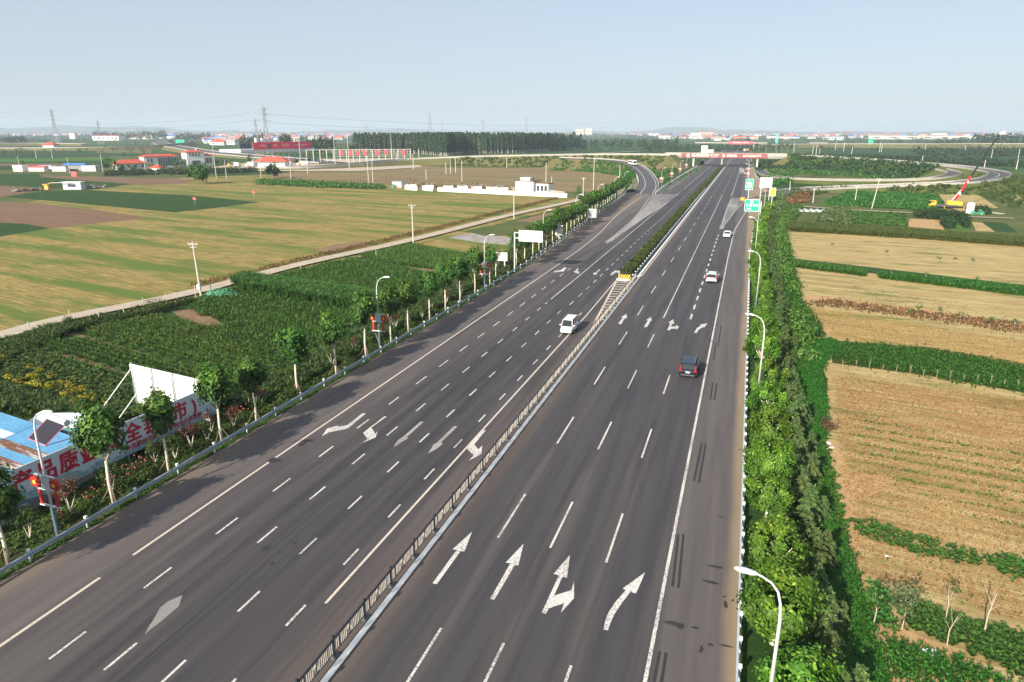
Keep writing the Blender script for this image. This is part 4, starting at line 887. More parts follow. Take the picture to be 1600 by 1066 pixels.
scatter('track_side_weeds', AP([(300, 452), (640, 370), (870, 312), (872, 309), (640, 366), (300, 446)]), 2500, tuft_w, 'leafbrown', .3, .8, seed=39)
scatter('flower_bed_plants', AP([(0, 560), (60, 552), (190, 604), (250, 650), (180, 660), (90, 632), (0, 612), (-60, 590)]), 2600, bean, 'leafshrub', .6, 1.4, seed=40)
yb = [(0, 565), (45, 575), (52, 590), (15, 592), (30, 598), (44, 600), (58, 603), (80, 590), (95, 600), (108, 606), (76, 606), (100, 618), (125, 622), (113, 616), (142, 624), (62, 580), (118, 630), (165, 628), (130, 610)]
ybm = [crown(160, (.42, .42, .3), .16, 'yflower', 16, seed=70 + k, zc=.42, name='golden_bush') for k in range(3)]
for i, (px, py) in enumerate(yb):
    x, y = A(px, py, GZ + .5); o = put('golden_bush', ybm[i % 3], None, (x, y, GZ + .1), rnd.uniform(0, 6), rnd.uniform(.9, 1.5)); tag(o, 'low golden-leaved bush in the flower bed behind the blue-roofed barn', 'bush', 'golden bushes in the bed behind the barn')
scatter('weedy_ground', AP([(-40, 590), (0, 612), (100, 640), (230, 690), (300, 665), (310, 690), (230, 715), (120, 690), (60, 660), (-40, 640)]), 2600, tuft_w, 'leafshrub', .5, 1.3, seed=57)
# right
scatter('maize_strip', AP([(1228, 363), (1228, 352), (1400, 362), (1640, 380), (1640, 391), (1400, 373)]), 9000, mz, 'leafdry', .55, .85, z=GZ + .2, seed=41)
scatter('green_strip', AP([(1228, 418), (1228, 410), (1352, 427), (1350, 434)]), 2200, mzl, 'leafbean', .6, 1.0, z=GZ + .2, seed=42)
scatter('green_strip', AP([(1372, 437), (1374, 430), (1640, 458), (1640, 470)]), 4200, mzl, 'leafbean', .6, 1.0, z=GZ + .2, seed=43)
scatter('dry_weeds', AP([(1245, 478), (1300, 470), (1450, 490), (1640, 514), (1640, 528), (1450, 502), (1300, 482)]), 2200, tuft_g, 'leafbrown', .3, .9, z=GZ + .15, seed=44, jit=.7)
scatter('weeds', AP([(1310, 540), (1450, 550), (1600, 578), (1640, 590), (1640, 622), (1560, 608), (1420, 584), (1310, 566)]), 6500, tuft_g, 'leafgrass', .3, 1.1, z=GZ + .15, seed=45, jit=.9)
scatter('bean_rows', AP([(1326, 822), (1340, 818), (1420, 838), (1528, 872), (1522, 888), (1440, 872), (1345, 840)]), 420, bean, 'leafbean', .3, .8, z=GZ + .15, seed=46)
scatter('bean_rows', AP([(1535, 878), (1560, 872), (1640, 892), (1640, 915), (1560, 900)]), 200, bean, 'leafbean', .3, .8, z=GZ + .15, seed=47)
scatter('bean_patch', AP([(1412, 965), (1422, 945), (1480, 965), (1600, 1000), (1660, 1020), (1660, 1110), (1590, 1060), (1500, 1015), (1420, 990)]), 1100, bean, 'leafbean', .3, .8, z=GZ + .15, seed=48)
scatter('bean_patch', AP([(1345, 925), (1365, 920), (1385, 945), (1395, 990), (1380, 995), (1355, 975)]), 55, bean, 'leafbean', .6, 1.1, z=GZ + .15, seed=49)
scatter('weeds', AP([(1385, 1000), (1480, 1030), (1600, 1080), (1400, 1080)]), 700, tuft_g, 'leafgrass', .3, .8, z=GZ + .15, seed=50)
scatter('stubble', AP([(1300, 590), (1620, 630), (1680, 1000), (1340, 900), (1310, 700)]), 42000, stub, 'straw', .6, 1.5, z=GZ + .14, rows=(RROW, .32), seed=51)
scatter('stubble', AP([(1262, 482), (1620, 540), (1640, 580), (1300, 530)]), 12000, stub, 'straw', .8, 1.6, z=GZ + .14, rows=(RROW, .35), seed=52)
scatter('volunteer_weeds', AP([(1330, 650), (1640, 720), (1640, 860), (1500, 800), (1340, 740)]), 2200, tuft_s, 'leafgrass', .3, .8, z=GZ + .15, rows=(RROW, 1.9), seed=53)
scatter('volunteer_weeds', AP([(1300, 440), (1640, 500), (1640, 1000), (1400, 930), (1320, 600)]), 2600, tuft_s, 'leafgrass', .3, .8, z=GZ + .15, seed=54)
scatter('verge_bushes', AP([(1228, 366), (1250, 470), (1290, 530), (1230, 540), (1215, 400)]), 2600, tuft_w, 'leafgrass', .4, 1.0, z=GZ + .2, seed=55)
# saplings in the lower right corner
M['saplingbark'] = plain('grey_sapling_bark', (0.42, 0.35, 0.27), .9)
sap = []
for k in range(3):
    g = MB(); r_ = random.Random(k)
    g.tube([(0, 0, -.2), (.05, 0, .9), (.15 * (k - 1), .1, 1.9)], [.035, .028, .012], 6)
    for a in range(4): g.tube([(0, 0, .9 + .15 * a), (.35 * math.cos(a * 1.7), .35 * math.sin(a * 1.7), 1.5 + .2 * a)], [.012, .005], 4)
    sap.append(g.mesh('trunk', M['saplingbark']))
for i, (px, py, lab, lf) in enumerate([(1364, 978, 'small sapling with a leafy top at the left end of the bean patch', 'leafbean'), (1409, 985, 'bushy grey-green sapling beside the bean patch', 'leafcedar'), (1478, 968, 'nearly bare pale sapling at the back of the bean patch', None), (1480, 1010, 'thin bare sapling standing inside the bean patch', None), (1538, 990, 'bare white-stemmed sapling on the right of the bean patch', None)]):
    t = T('sapling', lab, 'tree', A3(px, py, GZ + .15), i, None, 1.1 if i != 4 else 1.4); put('trunk', sap[i % 3], t)
    if lf: put('crown', crown(320 if i == 0 else 520, (.55, .55, .6) if i == 0 else (.75, .75, .9), .15, lf, 14, seed=200 + i, zc=1.9), t)
    elif i == 2: put('crown', crown(60, (.35, .35, .2), .13, 'leafbean', 8, seed=210, zc=1.9), t)
for i in range(14):    # sticks in the weedy strip
    px = 1316 + i * 21; t = put('stick', sap[1], None, A3(px, 574 + i * 2.6, GZ + .1), i, (.6, .6, .5 + .1 * (i % 3))); tag(t, 'thin pale bare sapling stem in the weedy strip across the right-hand field', 'sapling', 'bare stems in the weedy strip')
for i, (px, py) in enumerate([(1420, 498), (1434, 492), (1468, 496), (1500, 505), (1546, 512), (1584, 516), (1392, 434), (1446, 440), (1526, 446), (1300, 390), (1384, 402), (1466, 412), (1492, 414), (1518, 416)]):
    t = T('young_tree', 'small young tree on the ditch lines crossing the right-hand field', 'tree', A3(px, py, GZ + .1), i, 'young trees on the ditch lines'); put('trunk', sap[0], t, s=(.7, .7, .8)); put('crown', crown(90, (.5, .5, .35), .2, 'leafbean', 10, seed=300 + i, zc=1.3), t)
for i, (px, py, s_) in enumerate([(1294, 693, .3), (1300, 700, .2), (1262, 518, .35), (1452, 1022, .55), (1323, 817, .15), (1241, 458, .3), (1385, 870, .12), (1335, 541, .3)]):
    g = MB(); n = 7; g.prism([(s_ * rnd.uniform(.6, 1.2) * math.cos(6.28 * k / n), s_ * rnd.uniform(.5, 1) * math.sin(6.28 * k / n)) for k in range(n)], 0, .08); o = g.build('plastic_sheet', M['white'], None, A3(px, py, GZ + .2)); tag(o, 'scrap of pale plastic lying on the right-hand field edge', 'litter', 'scraps of pale plastic on the field edge')
# ================================================================ STREET LAMPS
def lamp_parts():
    g = MB(); g.tube([(0, 0, -1), (0, 0, 2.2)], [.13, .115], 10); base = g.mesh('pole_base', M['darkgrey'] if False else M['lampbase'])
    g = MB(); pts = [(0, 0, 2.2), (0, 0, 7.2), (.06, 0, 7.9), (.2, 0, 8.42), (.48, 0, 8.78), (.85, 0, 8.98), (1.1, 0, 9.06)]; g.tube(pts, [.095, .065, .055, .05, .045, .04, .04], 8); pole = g.mesh('pole', M['pole'], True)
    g = MB(); rings = []
    for x, w_, z0, z1 in ((1.0, .05, 9.0, 9.1), (1.2, .11, 8.99, 9.15), (1.5, .14, 9.02, 9.2), (1.78, .11, 9.06, 9.2), (1.9, .04, 9.1, 9.16)): rings.append([(x, -w_, z0 + .04), (x, -w_ * .6, z0), (x, w_ * .6, z0), (x, w_, z0 + .04), (x, w_ * .7, z1), (x, -w_ * .7, z1)])
    g.loft(rings); head = g.mesh('lamp_head', M['white'], True)
    return base, pole, head
M['lampbase'] = plain('lamp_base_blue', (0.10, 0.15, 0.19), 0.5)
M['deco'] = plain('festive_frame', (0.55, 0.60, 0.62), 0.5); M['decored'] = plain('festive_red', (0.42, 0.03, 0.025), 0.5); M['decoyel'] = plain('festive_yellow', (0.85, 0.45, 0.05), 0.5); M['decopink'] = plain('festive_pink', (0.70, 0.10, 0.10), 0.55)
LB, LP, LH = lamp_parts()
g = MB()
for z, w_ in ((4.5, 1.7), (3.55, 1.5), (2.35, 1.75)): g.box((0, -.05, z), (w_, .12, .1))
g.box((0, -.06, 4.0), (.8, .03, .9)); fm = g.mesh('frame', M['deco'])
g = MB()
for s_ in (-1, 1): g.box((s_ * .68, -.05, 2.95), (.22, .1, 1.2))
bm_ = g.mesh('red_bar', M['decored'])
g = MB()
for s_ in (-1, 1):
    for k in range(5):
        a = k * 2 * math.pi / 5; g.tube([(s_ * .82 + .25 * math.cos(a), -.15, 4.0 + .25 * math.sin(a)), (s_ * .82 + .25 * math.cos(a), .05, 4.0 + .25 * math.sin(a))], .19, 8)
lm_ = g.mesh('flower_lantern', M['decored'])
g = MB()
for s_ in (-1, 1): g.tube([(s_ * .82, -.2, 4.0), (s_ * .82, -.16, 4.0)], .15, 8)
cm_ = g.mesh('lantern_heart', M['decoyel'])
def streetlamp(x, y, side, label, deco, z=0, rzd=0, group=None):
    t = T('street_lamp', label, 'street lamp', (x, y, z), (0 if side > 0 else math.pi) + rzd, group); put('pole_base', LB, t); put('pole', LP, t); put('lamp_head', LH, t)
    if deco:
        for nm, me_ in (('frame', fm), ('red_bar', bm_), ('flower_lantern', lm_), ('lantern_heart', cm_)):
            o = put(nm, me_, t); o.rotation_euler = (0, 0, 0 if side > 0 else math.pi)
    return t
LYL = [27.6, 70.4, 106.9, 146.5, 187, 226, 266, 303]
for i, Y in enumerate(LYL):
    streetlamp(gx(Y) - 1.05, Y, 1, '%s street lamp with red lanterns behind the left guardrail, counted from the camera' % ordn(i), True)
RYL = [24.6, 66, 103.6, 146.7, 186, 226]
for i, Y in enumerate(RYL): streetlamp(edgeR(Y) + 1.15, Y, -1, '%s curved street lamp among the right plane trees, counted from the camera' % ordn(i), False)
for i, (px, py) in enumerate([(1033, 292), (1049, 283), (1062, 275), (1072, 267)]):
    x, y = A(px, py, -.2); streetlamp(x, y, 1, '%s lantern-hung street lamp on the grass before the bridge, from the left' % ordn(i), True, -.2)
for i, (px, py) in enumerate([(1167, 306), (1168, 296), (1168, 283), (1169, 274)]):
    x, y = A(px, py, 0); streetlamp(x, y, -1, '%s lantern-hung street lamp on the right before the bridge, counted from the camera' % ordn(i), True, 0)
for i, (px, py) in enumerate([(1204, 245), (1212, 247), (1196, 243), (1221, 244), (1229, 243)]):
    x, y = A(px, py, GZ); streetlamp(x, y, -1, 'pale lamp post standing in the green beyond the right end of the bridge', False, GZ, group='lamp posts beyond the bridge')

# ================================================================ UTILITY POLES
g = MB(); g.tube([(0, 0, -1), (0, 0, 10)], [.19, .11], 8); UPm = g.mesh('pole', M['concpole'])
g = MB(); g.box((0, 0, 9.6), (1.7, .09, .10)); g.box((0, 0, 9.1), (1.1, .08, .08)); 
for s_ in (-.75, 0, .75): g.tube([(s_, 0, 9.62), (s_, 0, 9.9)], .05, 6)
UAm = g.mesh('crossarm', M['pole'])
g = MB(); g.box((.0, -.3, 1.6), (.5, .35, .8)); UBm = g.mesh('meter_box', M['white'])
poles = [(314, 462, 378, 'concrete utility pole with a meter box beside the dirt track', 1), (646, 383, 319, 'plain concrete pole beside the dirt track in front of the wheat field', 0), (803, 342, 292, 'concrete pole on the track left of the white farmhouse', 0), (911, 313, 277, 'concrete pole with crossarm at the right end of the farm wall', 1), (927, 300, 246, 'tall thin pole in the dry field above the plane trees', 0), (576, 288, 243, 'left pole of the twin poles at the edge of the maize strip', 0), (583, 289, 247, 'right pole of the twin poles at the edge of the maize strip', 0), (1362, 327, 278, 'leaning concrete pole standing on the farm path in the green plots', 0), (1336, 316, 290, 'short pole on the mound in the green plots', 0), (1270, 318, 293, 'short leaning pole at the edge of the scrub on the right', 0)]
poles += [(px, pb, pt, None, 0) for px, pb, pt in [(162, 275, 240), (32, 270, 244), (57, 248, 232), (82, 248, 232), (109, 271, 246), (228, 272, 247), (338, 278, 220), (354, 279, 250), (408, 278, 240), (455, 284, 244), (481, 271, 243), (438, 256, 208), (470, 255, 214), (524, 257, 210), (546, 265, 207), (612, 242, 208), (620, 258, 238), (646, 265, 240), (655, 253, 232), (697, 272, 254), (704, 271, 246), (712, 270, 246), (666, 281, 264), (722, 284, 250), (853, 288, 254), (792, 262, 247), (862, 286, 280), (968, 282, 258), (1233, 304, 283), (1280, 246, 232), (1330, 247, 229), (1269, 246, 227), (1374, 238, 222), (1440, 258, 243), (1377, 238, 226), (1445, 239, 225), (1507, 241, 227), (1549, 247, 233), (1588, 265, 248), (1591, 247, 232), (1305, 235, 220), (1318, 237, 222), (1275, 242, 226), (1240, 241, 222), (1538, 262, 250)]]
_po = sorted([p for p in poles if not p[3]])
for i, (px, pb, pt, lab, box) in enumerate(poles):
    zz = GZ; x, y = A(px, pb, zz); h = HZ(x, y, pt) - zz; s_ = max(.35, h / 10.0)
    t = T('utility_pole', lab or '%s slim pole of the distant fields, counted from the left' % ordn(_po.index((px, pb, pt, lab, box))), 'utility pole', (x, y, zz), rnd.uniform(-.3, .3) + .3, None if lab else 'utility poles in the distant fields', 1.0)
    if i in (7,): t.rotation_euler = (0, R(6), 0)
    if i == 0: t.rotation_euler = (0, R(-1.5), .2)
    thick = 1.0 if y < 300 else min(2.0, y / 300)
    put('pole', UPm, t, s=(thick, thick, s_)); 
    if y < 330: a_ = put('crossarm', UAm, t); a_.location = (0, 0, (s_ - 1) * 9.8)
    if box: put('meter_box', UBm, t)
for px, py, lab in ((305, 320, 'small red marker board on a stick at the edge of the dark green field'), (397, 309, 'small red marker board on a stick behind the tip of the dark green field')):
    t = T('marker_board', lab, 'sign', A3(px, py, GZ), .2); g = MB(); g.tube([(0, 0, 0), (0, 0, 2.2)], .05, 5); g.build('post', M['concpole'], t); g = MB(); g.box((0, -.08, 2.3), (1.3, .06, .9)); g.build('panel', M['pinkred'], t)
# short fence posts along the dirt track
g = MB(); g.tube([(0, 0, -.3), (0, 0, 1.9)], .06, 6); fpm = g.mesh('post', M['concpole'])
for i, (px, py) in enumerate([(47, 521), (111, 505), (156, 503), (194, 493), (225, 482), (261, 477), (277, 472), (306, 465), (330, 458), (358, 447), (588, 404), (470, 424)]):
    o = put('fence_post', fpm, None, A3(px, py, GZ + .1), s=(1, 1, rnd.uniform(.8, 1.1))); tag(o, 'short bare concrete post on the near side of the dirt track', 'post', 'concrete posts along the dirt track')
# power line of pylons
def pylon(px, pb, pt, label, gz=GZ, thick=1.0):
    x, y = A(px, pb, gz); h = HZ(x, y, pt) - gz; t = T('transmission_tower', label, 'pylon', (x, y, gz), rnd.uniform(0, .6)); b0, k = h * .10, h * .022
    r_ = .0022 * h * thick * (1 + y / 1800)
    g = MB()
    for sx in (-1, 1):
        for sy in (-1, 1): g.tube([(sx * b0, sy * b0, 0), (sx * k, sy * k, h * .62), (sx * k * .6, sy * k * .6, h)], r_ * 1.3, 4)
    g.build('leg', M['pylon'], t); g = MB(); n = 9
    for i in range(n):
        z0, z1 = h * .95 * i / n, h * .95 * (i + 1) / n; q = lambda z: b0 + (k - b0) * min(1, z / (h * .62))
        a, c_ = q(z0), q(z1)
        for sx, sy, tx, ty in ((-1, -1, 1, -1), (1, -1, 1, 1), (1, 1, -1, 1), (-1, 1, -1, -1)):
            g.tube([(sx * a, sy * a, z0), (tx * c_, ty * c_, z1)], r_ * .7, 3); g.tube([(tx * a, ty * a, z0), (sx * c_, sy * c_, z1)], r_ * .7, 3)
    g.build('lattice', M['pylon'], t); g = MB()
    for z, L in ((.70, .16), (.82, .13), (.93, .10)): g.tube([(-h * L, 0, h * z), (0, 0, h * (z + .025)), (h * L, 0, h * z)], r_ * 1.3, 4); g.tube([(-h * L, 0, h * z), (h * L, 0, h * z)], r_ * 1.1, 4)
    g.build('crossarm', M['pylon'], t); return x, y, h
PY = [pylon(*a) for a in [(90, 228, 170, 'large leaning transmission tower on the far left'), (158, 226, 188, 'smaller lattice tower right of the large left tower'), (419, 243, 165, 'tall broad transmission tower behind the red toll banner'), (404, 243, 185, 'slim lattice tower just left of the tall one behind the toll banner'), (672, 212, 176, 'pair-like far tower above the poplar wood'), (691, 210, 187, 'faint small tower right of the one above the wood'), (754, 214, 184, 'far tower above the right half of the poplar wood'), (822, 212, 181, 'slender far tower left of the pale high-rise'), (1497, 212, 189, 'mast-like far tower on the right horizon'), (573, 212, 192, 'tiny far tower left of the poplar wood')]]
def wires(name, a, b_, zs, sag, lab):
    g = MB()
    for z in zs:
        p, q = Vector(a), Vector(b_); pts = []
        for i in range(17): k = i / 16; w_ = p.lerp(q, k); w_.z += z - sag * 4 * k * (1 - k); pts.append(w_)
        g.tube(pts, .11, 3, cap=False)
    tag(g.build(name, M['wire']), lab, 'cable')
wires('power_line', (-1800, 1000, 0), (PY[0][0], PY[0][1], 0), (60, 68), 8, 'power lines leading left out of the picture from the large left tower')
wires('power_line', (PY[0][0], PY[0][1], 0), (PY[2][0], PY[2][1], 0), (40, 48), 10, 'power lines between the large left tower and the tall tower behind the toll banner')
wires('power_line', (PY[2][0], PY[2][1], 0), (-300, 1600, 0), (36, 45), 9, 'power lines from the tall tower towards the poplar wood')

# ================================================================ VEHICLES
def car(name, label, cat, loc, rz, paint, kind):
    t = T(name, label, cat, loc, rz)          # +Y is forward
    if kind == 'van': L, W, H, belt, hood, hz = 4.1, 1.62, 1.88, 1.12, .55, .98
    elif kind == 'suv': L, W, H, belt, hood, hz = 4.6, 1.84, 1.68, 1.05, 1.05, 1.0
    else: L, W, H, belt, hood, hz = 4.6, 1.80, 1.45, .92, 1.15, .86
    y0, y1 = -L / 2, L / 2; w_ = W / 2; deck = {'van': .05, 'suv': .1, 'sedan': .62}[kind]; bz = belt
    st = [(y0, .36, bz * .72, w_ * .80), (y0 + .06, .28, bz * .88, w_ * .93), (y0 + .25, .24, bz * (1.0 if kind != 'sedan' else 1.02), w_), (y0 + .9, .22, bz, w_), (y1 - hood - .9, .22, bz, w_), (y1 - hood, .22, hz, w_), (y1 - .35, .24, hz * .92, w_ * .98), (y1 - .10, .28, hz * .80, w_ * .90), (y1, .36, hz * .58, w_ * .78)]
    rings = []
    for y, z0, z1, hw in st:
        zm = z0 + (z1 - z0) * .55; rings.append([(-hw * .9, y, z0), (-hw, y, z0 + .12), (-hw, y, zm), (-hw * .94, y, z1 - .06), (-hw * .80, y, z1), (hw * .80, y, z1), (hw * .94, y, z1 - .06), (hw, y, zm), (hw, y, z0 + .12), (hw * .9, y, z0)])
    g = MB(); g.loft([r_[::-1] for r_ in rings]); g.build('body', M[paint], t, smooth=False)
    # greenhouse
    cr0, cr1 = y0 + deck, y1 - hood - .02; ws = .75 if kind != 'van' else .42; rs_ = .28 if kind != 'sedan' else .62
    def ring(z, hw, a, b_): return [(-hw, a, z), (hw, a, z), (hw, b_, z), (-hw, b_, z)]
    g = MB(); g.loft([ring(bz - .03, w_ * .90, cr0 + .04, cr1 - .0), ring(H - .05, w_ * .74, cr0 + rs_, cr1 - ws)]); gl = g.build('windows', M['glass'], t)
    g = MB(); top = [ring(H - .075, w_ * .765, cr0 + rs_ - .06, cr1 - ws + .06), ring(H - .01, w_ * .74, cr0 + rs_ + .04, cr1 - ws - .04), ring(H + .012, w_ * .55, cr0 + rs_ + .25, cr1 - ws - .2)]; g.loft(top); rf = g.build('roof', M['roofblue'] if paint == 'carblack' else M[paint], t)
    g = MB()
    for s_ in (-1, 1):
        B = lambda y, hw, z: (s_ * hw, y, z)
        g.tube([B(cr0 + .05, w_ * .90, bz - .02), B(cr0 + rs_, w_ * .75, H - .05)], .055, 4); g.tube([B(cr1, w_ * .90, bz - .02), B(cr1 - ws, w_ * .75, H - .05)], .045, 4)
        for fr in ((.36, .66) if kind != 'van' else (.3, .62)):
            ya = cr0 + (cr1 - cr0) * fr; yb_ = cr0 + rs_ + (cr1 - ws - cr0 - rs_) * fr; g.tube([B(ya, w_ * .905, bz - .02), B(yb_, w_ * .755, H - .05)], .04, 4)
    g.build('pillars', M[paint], t)
    for yy in (y0 + .82, y1 - .82):
        for s_ in (-1, 1):
            g = MB(); g.tube([(s_ * (w_ - .20), yy, .33), (s_ * (w_ + .01), yy, .33)], .33, 18); wh = g.build('wheel', M['black'], t); g = MB(); g.tube([(s_ * (w_), yy, .33), (s_ * (w_ + .022), yy, .33)], .20, 12); g.build('rim', M['chrome'], wh)
    for s_ in (-1, 1):
        g = MB(); g.box((s_ * (w_ + .10), cr1 - .35 if kind != 'van' else cr1 - .2, bz + .05), (.20, .12, .15), taper=.8); g.build('side_mirror', M[paint], t)
        g = MB()
        if kind == 'suv': g.box((s_ * (w_ * .84), y0 + .12, bz + .12), (.11, .20, .52)); g.box((s_ * (w_ * .86), y0 + .055, bz * .86), (.24, .12, .20))
        elif kind == 'van': g.box((s_ * (w_ * .87), y0 + .03, bz * .85), (.13, .08, .3))
        else: g.box((s_ * (w_ * .72), y0 + .02, bz * .80), (.42, .10, .14))
        g.build('tail_light', M['lampred'], t); g = MB(); g.box((s_ * (w_ * .70), y1 - .06, hz * .72), (.30, .12, .13)); g.build('headlight', M['lampclear'], t)
    if kind == 'suv':
        g = MB()
        for s_ in (-1, 1): g.tube([(s_ * w_ * .66, cr0 + rs_ + .1, H + .05), (s_ * w_ * .66, cr1 - ws - .1, H + .05)], .022, 5)
        g.build('roof_rail', M['chrome'], t); g = MB(); g.box((0, cr0 + rs_ - .1, H - .03), (w_ * 1.35, .22, .04)); g.build('spoiler', M[paint], t)
        g = MB(); g.box((0, y0 - .03, .42), (W * .80, .10, .14)); g.build('bumper', M['darkgrey'], t)
    else:
        g = MB(); g.box((0, y0 - .02, .40), (W * .78, .08, .16)); g.build('bumper', M[paint], t)
    g = MB(); g.box((0, y0 + .015 if kind != 'suv' else y0 - .005, bz * .70), (.46, .05, .17)); g.build('number_plate', M['plateblue'], t)
    g = MB(); g.box((0, y1 + .01, .42), (.44, .04, .14)); g.build('number_plate', M['plateblue'], t)
    g = MB(); g.box((0, y1 - .04, hz * .60), (W * .42, .10, .09)); g.build('grille', M['black'], t)
    if kind == 'suv': g = MB(); g.box((0, y0 + .0, bz * .86), (.62, .05, .04)); g.build('trim', M['chrome'], t)
    return t
M['roofblue'] = plain('glossy_blue_black_roof', (0.012, 0.022, 0.04), 0.3)
car('van', 'small white van driving towards the camera beside the median fence', 'van', (-20.75, 85.6, 0), math.pi, 'carwhite', 'van')
car('car', 'black hatchback SUV with red tail lights driving away on the right', 'car', (-4.15, 74.0, 0), R(-1), 'carblack', 'suv')
car('car', 'white SUV driving away behind the black one in the right lane', 'car', (-4.4, 125.0, 0), R(-1), 'carwhite', 'suv')
car('car', 'small white sedan driving away near the exit wedge', 'car', (-3.6, 182.5, 0), R(-4), 'carwhite', 'sedan')
def bigbox(name, label, cat, loc, rz, L, W, H, col, cabcol, kind='truck'):
    t = T(name, label, cat, loc, rz)
    g = MB()
    if kind == 'truck':
        g.box((0, -1.2, .5 + (H - .5) / 2), (W, L - 2.8, H - .5)); g.build('cargo_body', M[col], t)
        g = MB(); g.box((0, L / 2 - 1.2, 1.45), (W * .94, 2.1, 2.2), taper=.92); cb = g.build('cab', M[cabcol], t); g = MB(); g.box((0, L / 2 - .17, 1.95), (W * .8, .08, .8)); g.build('windscreen', M['glass'], cb)
        g = MB(); g.box((0, -.2, .55), (W * .4, L - .5, .2)); g.build('chassis', M['black'], t)
    else:
        g.box((0, 0, .45 + (H - .45) / 2), (W, L, H - .45), taper=.96); bd = g.build('body', M[col], t); g = MB()
        g.box((0, 0, H * .66), (W * 1.0, L * .86, H * .28)); g.box((0, L / 2, H * .60), (W * .82, .12, H * .42)); g.build('windows', M['glass'], t)
    for s_ in (-1, 1):
        for yy in (-L * .33, -L * .2, L * .34): g = MB(); g.tube([(s_ * (W / 2 - .3), yy, .5), (s_ * (W / 2), yy, .5)], .5, 12); g.build('wheel', M['black'], t)
    return t
bigbox('truck', 'dark truck seen from behind entering the shade under the bridge', 'truck', (-36.3, 592, 0), 0, 9, 2.8, 3.6, 'carblack', 'black')
x, y = A(988, 258.5, 4.3); bigbox('bus', 'pale bus coming down the curved exit ramp', 'bus', (x, y, 4.6), R(208), 10, 2.5, 3.1, 'offwhite', 'white', 'bus')
bigbox('truck', 'dark box lorry parked under the right end of the bridge', 'truck', (1.2, 574, 0), math.pi, 8, 2.6, 3.6, 'carblack', 'darkgrey')
for i, (X, Y, col, lab, big) in enumerate([(-27, 1085, 'carblack', 'tiny dark truck just before the far bridge on the left carriageway', 1), (-12, 1080, 'carwhite', 'tiny white car waiting before the far bridge', 0), (-8, 1020, 'greytin', 'tiny pale truck before the far bridge', 1), (-4, 1030, 'orange', 'tiny orange truck before the far bridge', 1), (-11.5, 1110, 'carwhite', 'second tiny white car waiting before the far bridge', 0)]):
    (bigbox('truck', lab, 'truck', (X, Y, 0), 0, 9, 2.5, 3.4, col, col) if big else car('car', lab, 'car', (X, Y, 0), 0, col, 'suv'))
# scooter with rider on the far shoulder
t = T('scooter', 'tiny red scooter on the shoulder before the bridge', 'scooter', (-35.3, 446, 0), math.pi)
for yy in (-.6, .6): g = MB(); g.tube([(-.05, yy, .27), (.05, yy, .27)], .27, 12); g.build('wheel', M['black'], t)
g = MB(); g.box((0, -.25, .62), (.28, .8, .25)); g.box((0, .35, .55), (.34, .1, .6)); g.tube([(0, .5, .4), (0, .42, 1.0)], .04, 5); g.tube([(-.3, .4, 1.0), (.3, .4, 1.0)], .025, 5); g.build('body', M['red'], t)
def person_mesh(J, E_, rads):
    me_ = bpy.data.meshes.new('body'); me_.from_pydata(J, E_, []); o = bpy.data.objects.new('body', me_); C.objects.link(o)
    o.modifiers.new('s', 'SKIN'); sv = me_.skin_vertices[0].data
    for i, r_ in enumerate(rads): sv[i].radius = (r_, r_)
    sv[0].use_root = True; o.modifiers.new('u', 'SUBSURF').levels = 1
    dg = bpy.context.evaluated_depsgraph_get(); dg.update(); m2 = bpy.data.meshes.new_from_object(o.evaluated_get(dg)); bpy.data.objects.remove(o); return m2
J = [(0, -.2, .78), (0, -.18, 1.05), (0, -.12, 1.32), (0, -.1, 1.45), (0, -.08, 1.6), (.2, -.12, 1.3), (.28, .1, 1.12), (.26, .36, 1.05), (-.2, -.12, 1.3), (-.28, .1, 1.12), (-.26, .36, 1.05), (.12, .18, .75), (.14, .2, .35), (-.12, .18, .75), (-.14, .2, .35)]
pm_ = person_mesh(J, [(0, 1), (1, 2), (2, 3), (3, 4), (2, 5), (5, 6), (6, 7), (2, 8), (8, 9), (9, 10), (0, 11), (11, 12), (0, 13), (13, 14)], [.15, .15, .16, .06, .11, .07, .055, .04, .07, .055, .04, .09, .06, .09, .06])
pm_.materials.append(M['red']); tag(put('person', pm_, None, (-35.3, 446, 0), math.pi), 'rider in red sitting on the tiny scooter on the far shoulder', 'person')

# ================================================================ BANNER WALL, WHITE BILLBOARD, BARN (lower left)
b = NB('poster_print'); v = b.pos(obj=True); n1 = b.noise(b.pos(obj=True, stretch=(2.5, 2.5, 1)), .9, 5, .6, 1.5)
sp = b.n('ShaderNodeSeparateXYZ'); b.l(v, sp.inputs[0])
hgt = b.math('ADD', b.math('MULTIPLY', sp.outputs[2], -.42), b.math('MULTIPLY', n1, 1.5))
c = b.ramp(hgt, [(0.18, (0.60, 0.66, 0.72)), (0.40, (0.50, 0.60, 0.67)), (0.50, (0.18, 0.34, 0.42)), (0.62, (0.42, 0.52, 0.56)), (0.75, (0.06, 0.15, 0.20)), (0.95, (0.34, 0.30, 0.38))])
M['poster'] = b.done(c, 0.5)
P0 = Vector(A(26, 794.6, .2) + (0,)); P1 = Vector(A(300, 664, .2) + (0,)); d = (P1 - P0).normalized(); PB = P0 - d * 9; PE = Vector(A(331, 643, .2) + (0,)); PE = P0 + d * (PE - P0).dot(d)
Lb = (PE - PB).length; ang = math.atan2(d.y, d.x); ztop = HZ(P0.x, P0.y, 736.5)
print('poster', P0, P1, 'len', Lb, 'top', ztop, HZ(*(P0 + d * ((P1 - P0).length * .62)).xy, 662), 'ang', math.degrees(ang))
bb = T('roadside_banner', 'long white roadside banner with large red Chinese characters over a painted landscape', 'banner', (PB.x, PB.y, 0), ang)
zt = 3.05; zb = .2
g = MB(); 
